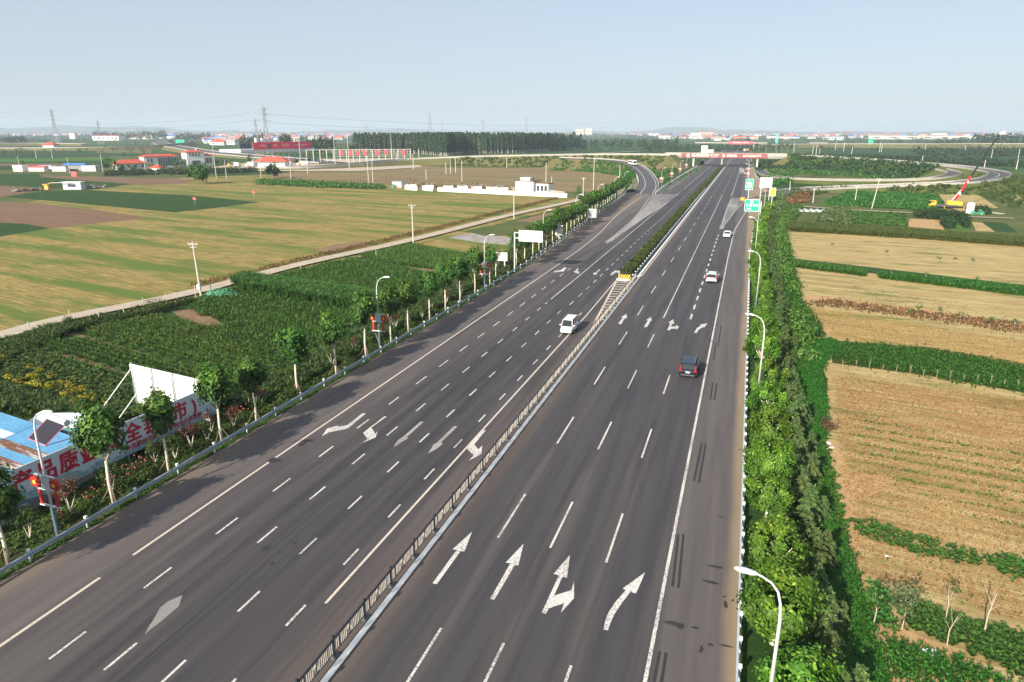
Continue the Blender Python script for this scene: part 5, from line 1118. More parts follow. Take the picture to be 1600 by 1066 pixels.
prof = [(0, zb), (Lb - .2, zb), (Lb, zb + .5), (Lb, zt - 1.1), (Lb - .5, zt - .75), (Lb - 1.4, zt - .55), (Lb - 2.4, zt), (0, zt)]
n = len(prof); vs_ = [(x, -.04, z) for x, z in prof] + [(x, .04, z) for x, z in prof]
g.add(vs_, [tuple(range(n)), tuple(range(2 * n - 1, n - 1, -1))] + [(i, n + i, n + (i + 1) % n, (i + 1) % n) for i in range(n)]); 
pn = g.build('printed_sheet', M['poster'], bb)
def px2board(px, py): # distance along the board of a photo column
    best = None
    for k in range(0, 400):
        s_ = Lb * k / 400; q = PB + d * s_; v = Vector((q.x, q.y, 1.8 - CAM_H)); X = 800 + FPX * v.dot(_r) / v.dot(_f)
        if best is None or abs(X - px) < best[0]: best = (abs(X - px), s_)
    return best[1]
for s_, px in (('产', 36), ('品', 72), ('质', 107), ('量', 141), ('安', 174), ('全', 207), ('县', 236), ('(', 257), ('市', 281), (')', 303)):
    text('lettering', s_, 1.68, 'textred', bb, (px2board(px, 0), -.055, 1.86), (R(90), 0, 0), bold=.05, sx=.95)
text('lettering', '中共滕州市委', .52, 'textred', bb, ((px2board(193, 0) + px2board(243, 0)) / 2, -.056, .78), (R(90), 0, 0), bold=.01)
text('lettering', '滕州市人民政府', .52, 'textred', bb, ((px2board(262, 0) + px2board(312, 0)) / 2, -.056, .82), (R(90), 0, 0), bold=.01)
g = MB()
for k in range(int(Lb / 3) + 1): g.tube([(k * 3, .1, -.9), (k * 3, .1, zt - .6)], .05, 5); g.tube([(k * 3, .1, zt - .8), (k * 3, 1.8, -.9)], .04, 4)
g.build('support_post', M['rail'], bb)
# white billboard seen from the back
W0 = Vector(A(216, 632, -.5) + (0,)); zW = HZ(W0.x, W0.y, 568.5); W1 = Vector(A(316, 594, zW) + (0,)); W1 = W0 + (W1 - W0) * 1.04
dW = (W1 - W0).normalized(); LW = (W1 - W0).length; wa = math.atan2(dW.y, dW.x)
print('white bb', W0, zW, LW, math.degrees(wa))
wb = T('billboard', 'large blank white billboard held up by slanting steel struts, seen from behind', 'billboard', (W0.x, W0.y, 0), wa)
nc, nr_ = 7, 4; ph = (zW + .3) / nr_; pw = LW / nc
g = MB(); g.box((pw / 2, 0, ph / 2), (pw - .05, .05, ph - .05)); pm2 = g.mesh('panel', M['white'])
for i in range(nc):
    for j in range(nr_): put('panel', pm2, wb, (i * pw, 0, -.3 + j * ph))
g = MB()
for i in range(0, nc + 1, 2): g.tube([(min(i * pw, LW - .1), -.13, GZ), (min(i * pw, LW - .1), -.13, zW)], .08, 6)
g.tube([(0, -.05, GZ), (0, -.05, zW + .1)], .07, 6); g.build('post', M['white'], wb)
for i in range(0, nc + 1, 2): g = MB(); g.tube([(min(i * pw, LW - .1), -.15, zW - .5), (min(i * pw, LW - .1) - .6, -4.6, GZ)], .055, 6); g.build('strut', M['pole'], wb)
# barn with blue corrugated roof
M['blueroof'] = plain('blue_corrugated_sheet', (0.12, 0.33, 0.54), 0.35, 0.1, scale=.7, var=.2); 
b = NB('rusty_sheet'); v = b.pos(obj=True, stretch=(1, 4, 1)); f = b.noise(v, 1.1, 5, .7); M['rustroof'] = b.done(b.ramp(f, [(0.40, (0.50, 0.50, 0.48)), (0.50, (0.16, 0.075, 0.045)), (0.75, (0.10, 0.05, 0.035))]), .7)
M['paleroof'] = plain('pale_roof_sheet', (0.62, 0.68, 0.70), 0.5)
c0 = Vector(A(139, 690, 2.2) + (2.2,)); c1 = Vector(A(28, 744, 2.2) + (2.2,)); eave = (c1 - c0).normalized()      # towards the camera
rgt = Vector((-eave.y, eave.x, 0)); 
if rgt.x > 0: rgt = -rgt
bn_ = T('barn', 'low barn with a patchy blue corrugated roof behind the red lettered banner', 'barn', (c0.x, c0.y, 0)); c0l = Vector((0, 0, 2.2))
def sheet(w_, L, pitch):       # corrugated strip: w along the eave, L up the slope
    g = MB(); n = int(w_ / .16); pts = []
    for i in range(n * 2 + 1): pts.append((i * w_ / (n * 2), .035 if i % 2 else 0))
    V = []
    for xx, zz in pts: V += [Vector((xx, 0, zz)), Vector((xx, L, zz))]
    g.add(V, [(2 * i, 2 * i + 2, 2 * i + 3, 2 * i + 1) for i in range(len(pts) - 1)]); return g
ea = math.atan2(eave.y, eave.x); pitch = R(9); nsh = 26; sw = .92; Ls = 5.2
# the roof sheet runs eastwards edge (near the banner) up to the ridge in the west
sm = {k: sheet(sw, Ls, pitch).mesh('roof_sheet', M[k]) for k in ('blueroof', 'rustroof', 'paleroof')}
sgn = -1 if (Vector((math.cos(ea), math.sin(ea), 0)).cross(rgt)).z < 0 else 1
for row in range(3):
    for i in range(nsh):
        kind = 'blueroof'
        if (row, i) in ((0, 3), (0, 5), (1, 8), (1, 11), (2, 3), (0, 9), (0, 12), (2, 9), (2, 14)): kind = 'rustroof'
        elif row == 1 and i in (2, 5): kind = 'paleroof'
        o = put('roof_sheet', sm[kind], bn_)
        up = rgt * math.cos(pitch if row < 2 else -pitch) + Vector((0, 0, math.sin(pitch if row < 2 else -pitch)))
        org = c0l + eave * (i * sw) + (rgt * math.cos(pitch) + Vector((0, 0, math.sin(pitch)))) * (Ls - .06) * min(row, 2) + Vector((0, 0, .02 * row))
        X = eave; Y_ = up; Z = X.cross(Y_); 
        if Z.z < 0: Z = -Z
        o.matrix_local = Matrix(((X.x, Y_.x, Z.x, org.x), (X.y, Y_.y, Z.y, org.y), (X.z, Y_.z, Z.z, org.z), (0, 0, 0, 1)))
        if kind == 'rustroof': o['label'] = 'rusty roof sheet'
e1 = eave * nsh * sw; wd = rgt * 15
g = MB(); q = [c0l + rgt * .2, c0l + e1 + rgt * .2, c0l + e1 + wd, c0l + wd]; g.prism([(p.x, p.y) for p in q], GZ, 2.05); g.build('wall', M['concdark'], bn_)
g = MB(); r0 = rgt * (Ls * 2 * math.cos(pitch)) + Vector((0, 0, 2.2 + Ls * 2 * math.sin(pitch) + .06)); g.tube([r0, r0 + e1], .16, 6); g.build('ridge_cap', M['paleroof'], bn_)
an = T('lean_to', 'small lean-to roof of pale blue sheet at the far end of the barn', 'shed', A3(118, 668, 2.4)); g = MB(); g.box((-2.2, .2, .25), (4.6, 3.0, .07), rz=.35); g.build('roof', M['paleroof'], an); g = MB(); g.box((-2.2, .2, -1.6), (4.2, 2.7, 3.5), rz=.35); g.build('wall', M['blueroof'], an)
# solar water heater on the roof
sx, sy = A(75, 684, 3.9); M['pinkframe'] = plain('pink_frame', (0.55, 0.12, 0.22), .5); M['tube'] = plain('dark_vacuum_tubes', (0.05, 0.045, 0.06), .25)
sh = T('solar_water_heater', 'solar water heater with pink frame and dark tubes on the blue roof', 'solar heater', (sx, sy, 3.75), R(-12))
for k in range(18): g = MB(); g.tube([(-1.1 + k * .13, -.75, .15), (-1.1 + k * .13, .75, 1.15)], .048, 6); g.build('vacuum_tube', M['tube'], sh)
g = MB(); g.tube([(-1.3, .85, 1.3), (1.35, .85, 1.3)], .24, 12); g.build('tank', M['paleroof'], sh)
g = MB()
for x in (-1.25, 1.2): g.tube([(x, -.8, .1), (x, .8, 1.15)], .035, 4); g.tube([(x, .85, 1.2), (x, .95, 0)], .035, 4); g.tube([(x, -.8, .1), (x, .95, 0)], .035, 4)
g.tube([(-1.25, -.8, .12), (1.2, -.8, .12)], .04, 4); g.build('frame', M['pinkframe'], sh)
# rubbish heap under green netting by the pole
hp = put('netted_heap', crown(900, (2.3, 1.5, .55), .35, 'leafbean', 30, seed=91, zc=.2, name='netted_heap', power=.2), None, A3(345, 461, GZ + .2)); M['net'] = plain('green_dust_net', (0.10, 0.38, 0.22), .8)
hp.data.materials[0] = M['net']; tag(hp, 'earth heap under green dust netting beside the utility pole', 'heap')
for i, (px, py, s_, lf) in enumerate([(238, 492, 1.5, 'leafshrub'), (252, 490, 1.35, 'leafshrub'), (905, 306, 2.4, 'leaf'), (97, 528, .9, 'leafshrub'), (108, 508, .8, 'leafshrub')]):
    o = put('bush', crown(900, (s_ * .8, s_ * .8, s_ * .9), .16 * max(1, s_ * .8), lf, 40, seed=120 + i, zc=s_ * .8, name='bush'), None, A3(px, py, GZ)); tag(o, ['left one of two dark bushes beside the dirt track', 'right one of two dark bushes beside the dirt track', 'round dark bush at the right end of the white farm wall', 'low bush on the near side of the dirt track at far left', 'small bush across the track from the low one at far left'][i], 'bush')

# ================================================================ SIGNS
def board(name, label, x, y, z0, z1, wd_, mat, rz=0, post=None, back='greytin', txt=None, cat='sign', arm=None):
    t = T(name, label, cat, (x, y, 0), rz); g = MB(); g.box((0, 0, (z0 + z1) / 2), (wd_, .10, z1 - z0)); pn_ = g.build('panel', M[mat], t)
    g = MB()
    for s_ in (-1, 1): g.box((s_ * (wd_ / 2 + .06), -.02, (z0 + z1) / 2), (.1, .16, z1 - z0 + .2)); g.box((0, -.02, z0 - .05 if s_ < 0 else z1 + .05), (wd_ + .1, .16, .1))
    g.build('frame', M['white'], t)
    if post: 
        g = MB()
        for p in post: g.tube([(p, .16, GZ), (p, .16, z1 - .3)], .13, 10)
        if arm: g.tube([(post[0], .16, (z0 + z1) / 2 + .5), (arm, .16, (z0 + z1) / 2 + .5)], .09, 8); g.tube([(post[0], .16, (z0 + z1) / 2 - .5), (arm, .16, (z0 + z1) / 2 - .5)], .09, 8)
        g.build('post', M['pole'], t)
    for s_ in (txt or []): text('lettering', s_[0], s_[1], 'textwhite', t, (s_[2], -.07, s_[3]), bold=.03)
    return t, pn_
sx, sy = 2.0, 215; 

def surveyed(px0, px1, pyt, pyb, Y):
    best = min(((A((px0 + px1) / 2, 214 + k * .25, 0)[1], 214 + k * .25) for k in range(1500)), key=lambda q: abs(q[0] - Y)); X, Yb = A((px0 + px1) / 2, best[1], 0)
    dep = Vector((X, Yb, -CAM_H + 5)).dot(_f); return X, Yb, HZ(X, Yb, pyb), HZ(X, Yb, pyt), (px1 - px0) / FPX * dep
g1 = surveyed(1163.5, 1174, 280, 296, 290)
board('direction_sign', 'narrow tall green sign with white lettering beyond the hatched wedge', *g1, 'signgreen', 0, [0], txt=[('S', .8, 0, g1[3] - .6), ('枣庄', 1.05, -.05, g1[3] - 1.7), ('山亭', 1.05, .05, g1[3] - 2.9), ('↗', .8, 0, g1[3] - 3.8)])
board('direction_sign', 'small green sign far left beside the curved toll road', *A(282, 228, 0), 5, 11, 20, 'signgreen', 0, [0])
g2 = surveyed(1162, 1182.7, 312.4, 329.8, 215)
t, pn_ = board('direction_sign', 'large green overhead direction sign half hidden by the right row of trees', *g2, 'signgreen', 0, [g2[4] * .65], txt=[('滕州', .75, -.75, g2[2] + 1.6), ('界河', .75, .95, g2[2] + 1.6), ('出口', .6, -.8, g2[2] + .6)], arm=.2)
g = MB(); g.box((-.1, -.065, g2[3] - .65), (.75, .03, .9)); g.build('route_panel', M['white'], t)
g3 = surveyed(1185, 1202, 278, 292.5, 270); t, _ = board('billboard', 'blank white billboard standing right of the green signs', *g3, 'white', 0, [-1.5, 1.5], cat='billboard')
g4 = surveyed(1199.8, 1207.5, 294, 306, 235)
board('warning_sign', 'bright yellow sign panel right of the blank white billboard', *g4, 'yellow', 0, [0])
t, _ = board('direction_sign', 'back of a road sign on a cantilever post behind the left guardrail', -37.2, 121.3, 6.05, 7.9, 4.4, 'offwhite', 0, [-3.2], cat='sign', arm=-2)
board('information_board', 'small white board on posts among the shrubs left of the guardrail', *A(782, 423, 0), 2.0, 3.4, 2.4, 'offwhite', .3, [-.8, .8])
board('information_board', 'small pale notice board on a post under the left plane trees', *A(873, 380, 0), 2.0, 4.2, 1.5, 'offwhite', .1, [0])
board('information_board', 'second pale notice board under the left plane trees, farther away', *A(924, 350, 0), 2.0, 4.2, 2.4, 'offwhite', .1, [0])
board('sign', 'small green roadside sign in the far fields on the right', *A(1360, 226, 0), 3, 12, 9, 'signgreen', 0, [0])
cr_ = T('crash_cushion', 'yellow crash drum at the tip of the exit wedge', 'barrier', A3(1160.5, 313, 0)); g = MB(); g.tube([(0, 0, 0), (0, 0, .5)], [1.0, 1.0], 14); g.build('lower_drum', M['yellow'], cr_); g = MB(); g.tube([(0, 0, .5), (0, 0, 1.1)], [.95, .8], 14); g.build('upper_drum', M['orange'], cr_)
# tall cyan advertising column
x, y = A(1213, 224, 0); M['cyan'] = plain('cyan_panel', (0.05, 0.52, 0.55), .5); t = T('advertising_column', 'tall turquoise advertising column on the right skyline', 'sign', (x, y, 0)); h = HZ(x, y, 210); g = MB(); g.box((0, 0, h / 2), (5.5, 2, h)); g.build('panel', M['cyan'], t); g = MB(); g.box((0, -1.05, h * .62), (2.2, .1, h * .12)); g.build('logo', M['white'], t)
# far bridge with the pink banner
x0, _y = A(1137, 231, 3); x1, _y2 = A(1177, 231, 3); fb = T('road_bridge', 'distant second bridge with a pink banner above the highway', 'bridge', (0, 1200, 0))
g = MB(); g.box(((-75 + 12) / 2, 5, 8.4), (87 + 26, 10, 1.6)); g.build('deck', M['concrete'], fb); g = MB(); g.box((-16.5, -.4, 8.6), (40, .4, 4.4)); q = g.build('banner', M['pinkred'], fb)
text('lettering', '滕州欢迎您 一路平安', 2.6, 'textwhite', q, (-16.5, -.7, 8.6))
for x in (-40, -17.5, 4): g = MB(); g.box((x, 5, 3.6), (2, 8, 7.4)); g.build('pier', M['concrete'], fb)
# cabin block behind the bridge
x, y = A(1100, 243, 0); t = T('equipment_cabin', 'white block building just behind the left part of the bridge', 'building', (x, y, 0), .1); g = MB(); g.box((0, 0, 5), (7, 6, 11.5)); g.build('wall', M['offwhite'], t); g = MB(); g.box((6, 0, 3.2), (8, 5, 6.5)); g.build('annex', M['offwhite'], t)
# ================================================================ WHITE FARMHOUSE AND WALL
wa_, wb_ = Vector(A(684, 299, GZ) + (0,)), Vector(A(886, 309, GZ) + (0,)); dd = (wb_ - wa_).normalized(); wang = math.atan2(dd.y, dd.x); WL = (wb_ - wa_).length
fw = T('farm_wall', 'long low white compound wall around the farmhouse by the wheat field', 'wall', (wa_.x, wa_.y, GZ), wang)
g = MB(); g.box((WL / 2, 0, .85), (WL, .25, 1.9)); g.build('wall', M['white'], fw); g = MB(); g.box((WL / 2, 0, 1.86), (WL, .4, .12)); g.build('coping', M['tileroof'], fw)
for i, (a, b_, lab) in enumerate([((633, 296), (652, 298), 'left short piece of broken white wall by the rubble'), ((660, 297), (676, 299), 'second short piece of broken white wall by the rubble')]):
    p, q = Vector(A(*a, GZ) + (0,)), Vector(A(*b_, GZ) + (0,)); L = (q - p).length; g = MB(); g.box((L / 2, 0, 1), (L, .3, 2.0)); o = g.build('broken_wall', M['white'], None, (p.x, p.y, GZ), math.atan2((q - p).y, (q - p).x)); tag(o, lab, 'wall')
hx, hy = A(822, 302, GZ); fh = T('farmhouse', 'white two-level flat-roofed farmhouse with dark windows behind the wall', 'house', (hx + 1, hy + 4, GZ), wang)
g = MB(); g.box((-1.5, 0, 2.5), (9.0, 7, 5.2)); g.box((6.2, 1.2, 2.1), (6.5, 5, 4.4)); g.box((-2.5, 1, 5.8), (5, 4, 1.6)); g.build('wall', M['white'], fh)
g = MB(); g.box((-1.5, 0, 5.25), (9.4, 7.4, .3)); g.box((6.2, 1.2, 4.4), (6.9, 5.4, .3)); g.build('roof', M['brown'], fh)
for x in (4.4, 6.4, 8.2): g = MB(); g.box((x, -1.34, 2.2), (1.4, .12, 2.3)); g.build('window', M['windowglass'], fh)
g = MB(); g.box((3.05, -1.0, 2.2), (.12, 2.2, 2.8)); g.build('door', M['windowglass'], fh)
g = MB(); g.box((.6, .6, 6.0), (.8, .8, 1.8)); g.build('water_tank', M['darkgrey'], fh)
for i, (px, py) in enumerate([(642, 294), (668, 295), (700, 296), (722, 296), (744, 297), (768, 298), (786, 299)]):
    t = T('broken_shed', '%s collapsed shed behind the farm wall, from the left' % ordn(i), 'shed', A3(px, py, GZ), rnd.uniform(-.3, .5)); g = MB(); g.box((0, 3, .8), (5, 3, 1.7)); g.build('wall', M['offwhite'], t)
    for k in range(5): g = MB(); g.box((-2.4 + k * 1.2, 3 + rnd.uniform(-.4, .4), 1.9 + rnd.uniform(-.3, .4)), (1.15, 3.6, .08), rz=rnd.uniform(-.5, .5)); g.build('roof_sheet', M[rnd.choice(['brown', 'concdark', 'concrete'])], t)
for i in range(6): px = 848 + i * 6; g = MB(); g.box((0, 0, .7), (2.2, .8, 1.6)); tag(g.build('stone_stack', M['stubL'] if 0 else M['concrete'], None, A3(px, 301 + i * .7, GZ), rnd.uniform(-.3, .3)), 'pile of pale building blocks inside the farm wall, right of the house', 'pile', 'piles of building blocks in the farmyard')
hut = T('hut', 'small white hut at the left end of the rubble wall', 'hut', A3(623, 293, GZ)); g = MB(); g.box((0, 0, 1.4), (5, 4, 3)); g.build('wall', M['offwhite'], hut); g = MB(); g.box((0, 0, 3.0), (5.4, 4.4, .2)); g.build('roof', M['concdark'], hut)
tp = tag(put('tarpaulin_heap', crown(200, (2, 1.5, 1), .6, 'leafbean', 10, seed=31, zc=.8, name='tarpaulin_heap'), None, A3(616, 294, GZ)), 'green covered heap left of the small white hut', 'heap'); tp.data.materials[0] = M['net']
# ================================================================ RED-ROOFED BUILDINGS
def hip(g, cx, cy, z, w_, d_, h, over=.6, mi=0, ridge=.5):
    a, b_ = w_ / 2 + over, d_ / 2 + over; r_ = max(0, w_ / 2 - d_ / 2 * ridge * 2) if w_ > d_ else 0
    v_ = [(cx - a, cy - b_, z), (cx + a, cy - b_, z), (cx + a, cy + b_, z), (cx - a, cy + b_, z), (cx - r_, cy, z + h), (cx + r_, cy, z + h), (cx - a, cy - b_, z - .4), (cx + a, cy - b_, z - .4), (cx + a, cy + b_, z - .4), (cx - a, cy + b_, z - .4)]
    g.add(v_, [(0, 1, 5, 4), (1, 2, 5), (2, 3, 4, 5), (3, 0, 4), (6, 7, 1, 0), (7, 8, 2, 1), (8, 9, 3, 2), (9, 6, 0, 3), (9, 8, 7, 6)], mi)
def site(px, py, pyt): 
    x, y = A(px, py, GZ); return x, y, HZ(x, y, pyt) - GZ
S1 = A(228, 263, GZ); S2 = A(336, 259, GZ); sa = math.atan2(S2[1] - S1[1], S2[0] - S1[0]); SL = math.hypot(S2[0] - S1[0], S2[1] - S1[1]); print('service bldg', S1, S2, SL, math.degrees(sa))
sb = T('toll_office', 'long white two-storey toll office with red hipped roofs and a colonnade', 'building', (S1[0], S1[1], GZ), sa)
k = SL / 100.0; hh = HZ(*S1, 245) - GZ; h2 = HZ(*A(290, 261, GZ), 238) - GZ; print('h', hh, h2)
g = MB(); g.box((SL * .24, SL * .10, hh / 2), (SL * .48, SL * .16, hh)); g.box((SL * .72, SL * .08, h2 / 2), (SL * .26, SL * .16, h2)); g.box((SL * .92, SL * .10, hh / 2), (SL * .16, SL * .12, hh)); g.build('wall', M['white'], sb)
g = MB(); hip(g, SL * .24, SL * .10, hh, SL * .48, SL * .17, SL * .030); g.build('roof', M['tileroof'], sb); g = MB(); hip(g, SL * .72, SL * .08, h2, SL * .26, SL * .17, SL * .028); g.build('roof', M['tileroof'], sb); g = MB(); hip(g, SL * .93, SL * .10, hh, SL * .16, SL * .12, SL * .025); g.build('roof', M['tileroof'], sb)
for i in range(9): g = MB(); g.box((SL * (.20 + .033 * i), SL * .018, hh * .55), (SL * .020, .3, hh * .62)); g.build('window', M['windowglass'], sb)
for i in range(2): g = MB(); g.box((SL * (.05 + .05 * i), SL * .018, hh * .65), (SL * .022, .3, hh * .28)); g.build('window', M['windowglass'], sb)
for i in range(4): g = MB(); g.box((SL * (.64 + .045 * i), -.15, h2 * .80), (SL * .018, .3, h2 * .14)); g.build('window', M['windowglass'], sb)
g = MB(); g.box((SL * .72, -.15, h2 * .28), (SL * .12, .3, h2 * .25)); g.build('entrance', M['windowglass'], sb)
for i in range(3): g = MB(); g.box((SL * (.87 + .045 * i), SL * .038, hh * .5), (SL * .03, .3, hh * .5)); g.build('window', M['windowglass'], sb)
g = MB(); g.box((SL * .78, SL * .08, h2 + SL * .03), (SL * .02, SL * .02, SL * .03)); g.build('chimney', M['white'], sb)
S3 = A(184, 266, GZ); t = T('house', 'lower white house with a red hipped roof left of the toll office', 'house', (S3[0], S3[1], GZ), sa); w3 = SL * .40; h3 = HZ(*S3, 256) - GZ
g = MB(); g.box((w3 / 2, w3 * .25, h3 / 2), (w3, w3 * .45, h3)); g.build('wall', M['offwhite'], t); g = MB(); hip(g, w3 / 2, w3 * .25, h3, w3, w3 * .45, w3 * .12); g.build('roof', M['tileroof'], t)
for i in range(4): g = MB(); g.box((w3 * (.15 + .22 * i), w3 * .015, h3 * .55), (w3 * .07, .2, h3 * .4)); g.build('window', M['windowglass'], t)
S4 = A(404, 262, GZ); t = T('gate_house', 'small house with a red hipped roof in front of the toll canopy', 'house', (S4[0], S4[1], GZ), .2); g = MB(); g.box((10, 6, 2.5), (22, 10, 5)); g.build('wall', M['white'], t); g = MB(); hip(g, 10, 6, 5, 22, 10, 3.2, 2); g.build('roof', M['tileroof'], t)
for i, (px, py, lab) in enumerate([(246, 269, 'small red-roofed cottage among trees in front of the toll office'), (80, 234, 'red-roofed farmhouse with white gable by the elevated road at far left')]):
    x, y = A(px, py, GZ); s_ = 1 if i == 0 else 2.4; t = T('cottage', lab, 'house', (x, y, GZ), .3, None, s_); g = MB(); g.box((0, 0, 1.6), (7, 5, 3.4)); g.build('wall', M['white'], t); g = MB(); hip(g, 0, 0, 3.3, 7, 5, 1.5); g.build('roof', M['tileroof'], t)
# ================================================================ TOLL CANOPY WITH RED BANNER
C0 = Vector(A(398, 256, 0) + (0,)); C1 = Vector(A(487, 252, 0) + (0,)); cd = (C1 - C0).normalized(); ca = math.atan2(cd.y, cd.x); CL = (C1 - C0).length
zb_ = HZ(C0.x, C0.y, 233.5); zt_ = HZ(C0.x, C0.y, 222.5); print('canopy', C0, C1, CL, zb_, zt_, math.degrees(ca))
cn = T('toll_canopy', 'wide toll plaza canopy carrying a long red banner on its front edge', 'canopy', (C0.x, C0.y, 0), ca)
g = MB(); g.box((CL * .44, 14, zb_ - 1.2), (CL * 1.28, 28, 2.4)); g.build('roof', M['greytin'], cn)
g = MB(); g.box((CL / 2, -.3, (zb_ + zt_) / 2), (CL, .5, zt_ - zb_)); q = g.build('banner', M['bannerred'], cn); bz_ = (zb_ + zt_) / 2; sc_ = (zt_ - zb_)
M['textyel'] = plain('yellow_lettering', (0.75, 0.60, 0.40), .6)
text('lettering', '中国邮政', sc_ * .28, 'textwhite', q, (CL * .15, -.6, bz_)); text('lettering', '健康', sc_ * .40, 'textyel', q, (CL * .36, -.6, bz_)); text('lettering', '大药房', sc_ * .52, 'textyel', q, (CL * .54, -.6, bz_)); text('lettering', '全心全意为您的健康服务', sc_ * .24, 'textwhite', q, (CL * .80, -.6, bz_))
g = MB(); g.box((CL * .265, -.6, bz_ - sc_ * .1), (sc_ * .5, .1, sc_ * .7)); g.build('portrait_panel', M['darkgrey'], q)
g = MB(); g.box((-CL * .11, 1, bz_ - .3), (CL * .17, 1, sc_ * .7)); g.build('led_screen', M['windowglass'], cn)
for i in range(10): g = MB(); g.tube([(CL * (.02 + .105 * i), 4, 0), (CL * (.02 + .105 * i), 4, zb_ - 1.3)], .5, 8); g.build('column', M['offwhite'], cn)
for i, u_ in enumerate((.22, .32, .36, .42, .47, .57)): g = MB(); g.box((CL * u_, 12, zt_ + 1), (sc_ * .45, sc_ * .4, sc_ * .8)); g.build('roof_letter_frame', M['offwhite'], cn)
for i in range(8):
    p = C0 + cd * CL * (.07 + .115 * i); t = T('toll_booth', 'small toll booth with dark windows under the red-bannered canopy', 'booth', (p.x, p.y + 8, GZ + .5), ca, 'toll booths under the canopy'); g = MB(); g.box((0, 0, 1.3), (2.4, 4, 2.7)); g.build('body', M['greytin'], t); g = MB(); g.box((0, -.1, 1.8), (2.5, 3.4, 1)); g.build('windows', M['glass'], t)
# gantry lattice with red boards right of the canopy
L0 = Vector(A(480, 256, GZ) + (0,)); L1 = Vector(A(642, 254, GZ) + (0,)); ld = (L1 - L0); LLn = ld.length; la = math.atan2(ld.y, ld.x); hl = HZ(L0.x, L0.y, 234.5) - GZ
gt = T('steel_frame', 'long open steel frame with small red boards right of the toll canopy', 'frame', (L0.x, L0.y, GZ), la)
for i in range(17): g = MB(); g.tube([(LLn * i / 16, 0, 0), (LLn * i / 16, 0, hl)], .28, 6); g.build('post', M['offwhite'], gt)
g = MB()
for z in ((1, .82, .66, .5) ): g.tube([(LLn * .25 if z < 1 else 0, 0, hl * z), (LLn, 0, hl * z)], .13 if z < 1 else .22, 4)
for i in range(64): g.tube([(LLn * (.25 + .75 * i / 63), .2, hl * .45), (LLn * (.25 + .75 * i / 63), .2, hl)], .07, 3)
g.build('rail', M['offwhite'], gt)
for i, u_ in enumerate((.33, .41, .48, .55, .67, .76, .93)): g = MB(); g.box((LLn * u_, -.3, hl * .76), (LLn * .035, .3, hl * .36)); g.build('board', M['pinkred'], gt)
for i in range(14):
    px = 366 + i * 9 + rnd.uniform(-2, 2); x, y = A(px, 261 - i * .2, GZ)
    if i % 3 == 0: bigbox('truck', 'small lorry parked by the toll plaza', 'truck', (x, y, GZ + .2), rnd.uniform(1, 2), 9, 2.5, 3.4, 'offwhite', 'orange')['group'] = 'lorries parked by the toll plaza'
    else: g = MB(); g.box((0, 0, .8), (2.4, 1.2, 1.6), taper=.8); tag(g.build('barrier_block', M['orange'] if 4 < i < 10 else M['white'], None, (x, y, GZ + .3), rnd.uniform(0, 1)), 'coloured water-filled barrier block on the toll plaza', 'barrier', 'barrier blocks on the toll plaza')
# sheds, hut and tipped things in the left fields
def shed(name, label, px, py, w_, d_, h, wall, roof, rz=.2, cat='shed', win=0, flat_=True, wcol='windowglass'):
    x, y = A(px, py, GZ); t = T(name, label, cat, (x, y, GZ), rz); g = MB(); g.box((0, d_ / 2, h / 2), (w_, d_, h)); g.build('wall', M[wall], t); g = MB()
    if flat_: g.box((0, d_ / 2, h + .12), (w_ + .6, d_ + .6, .25))
    else: g.add([(-w_ / 2 - .4, -.4, h), (w_ / 2 + .4, -.4, h), (w_ / 2 + .4, d_ / 2, h * 1.35), (-w_ / 2 - .4, d_ / 2, h * 1.35), (w_ / 2 + .4, d_ + .4, h), (-w_ / 2 - .4, d_ + .4, h), (-w_ / 2, 0, h), (w_ / 2, 0, h), (-w_ / 2, d_, h), (w_ / 2, d_, h)], [(0, 1, 2, 3), (3, 2, 4, 5), (6, 3, 8), (7, 9, 2)])
    g.build('roof', M[roof], t)
    for i in range(win): g = MB(); g.box((-w_ / 2 + w_ * (i + .5) / win, -.04, h * .58), (w_ / win * .42, .12, h * .38)); g.build('window', M[wcol], t)
    return t
shed('site_cabin', 'grey-white site cabin with one dark window beside a yellow machine in the left field', 113, 296.5, 8.5, 3.4, 3.4, 'greytin', 'white', .35, 'cabin', 1)
shed('shed', 'plain white box shed at the far left edge of the fields', 28, 268, 8, 5, 3.9, 'white', 'white', .1)
shed('shed', 'pale shed with reddish lean-to roof right of the white box shed', 57, 268, 11, 5, 2.8, 'offwhite', 'pinkred', .3, flat_=False)
shed('shed', 'long grey tin shed right of the reddish lean-to', 71, 267, 9, 5, 3.4, 'greytin', 'greytin', .3)
shed('shed', 'low pinkish shed behind the leaning pole at left', 92, 268, 10, 4, 3.4, 'offwhite', 'concdark', .3)
shed('shed', 'shed with bright blue roof sheets in the left fields', 115, 267, 15, 6, 3.8, 'concdark', 'bluetarp', .3, flat_=False)
shed('shed', 'pale grey tin shed right of the blue-roofed one', 139, 268, 10, 5, 3.8, 'greytin', 'greytin', .3)
t = T('red_sign', 'faded red square board standing in the left fields', 'sign', A3(116, 276, GZ), .2); g = MB(); g.box((0, 0, 1.5), (3.6, .3, 3.0)); g.build('panel', M['pinkred'], t)
t = T('yellow_machine', 'yellow farm machine with a long pipe beside the site cabin', 'machine', A3(74, 297, GZ), .3, None, .6); g = MB(); g.box((0, 0, 2), (3.5, 3, 3.2), taper=.7); g.tube([(0, 0, 4), (3, 0, 5.2)], .4, 6); g.box((-1, 0, 4.2), (3.5, 2, .9)); g.build('body', M['orange'], t); g = MB(); g.tube([(3, 0, 5.5), (18, 2, 5.8)], .2, 6); g.build('pipe', M['white'], t)
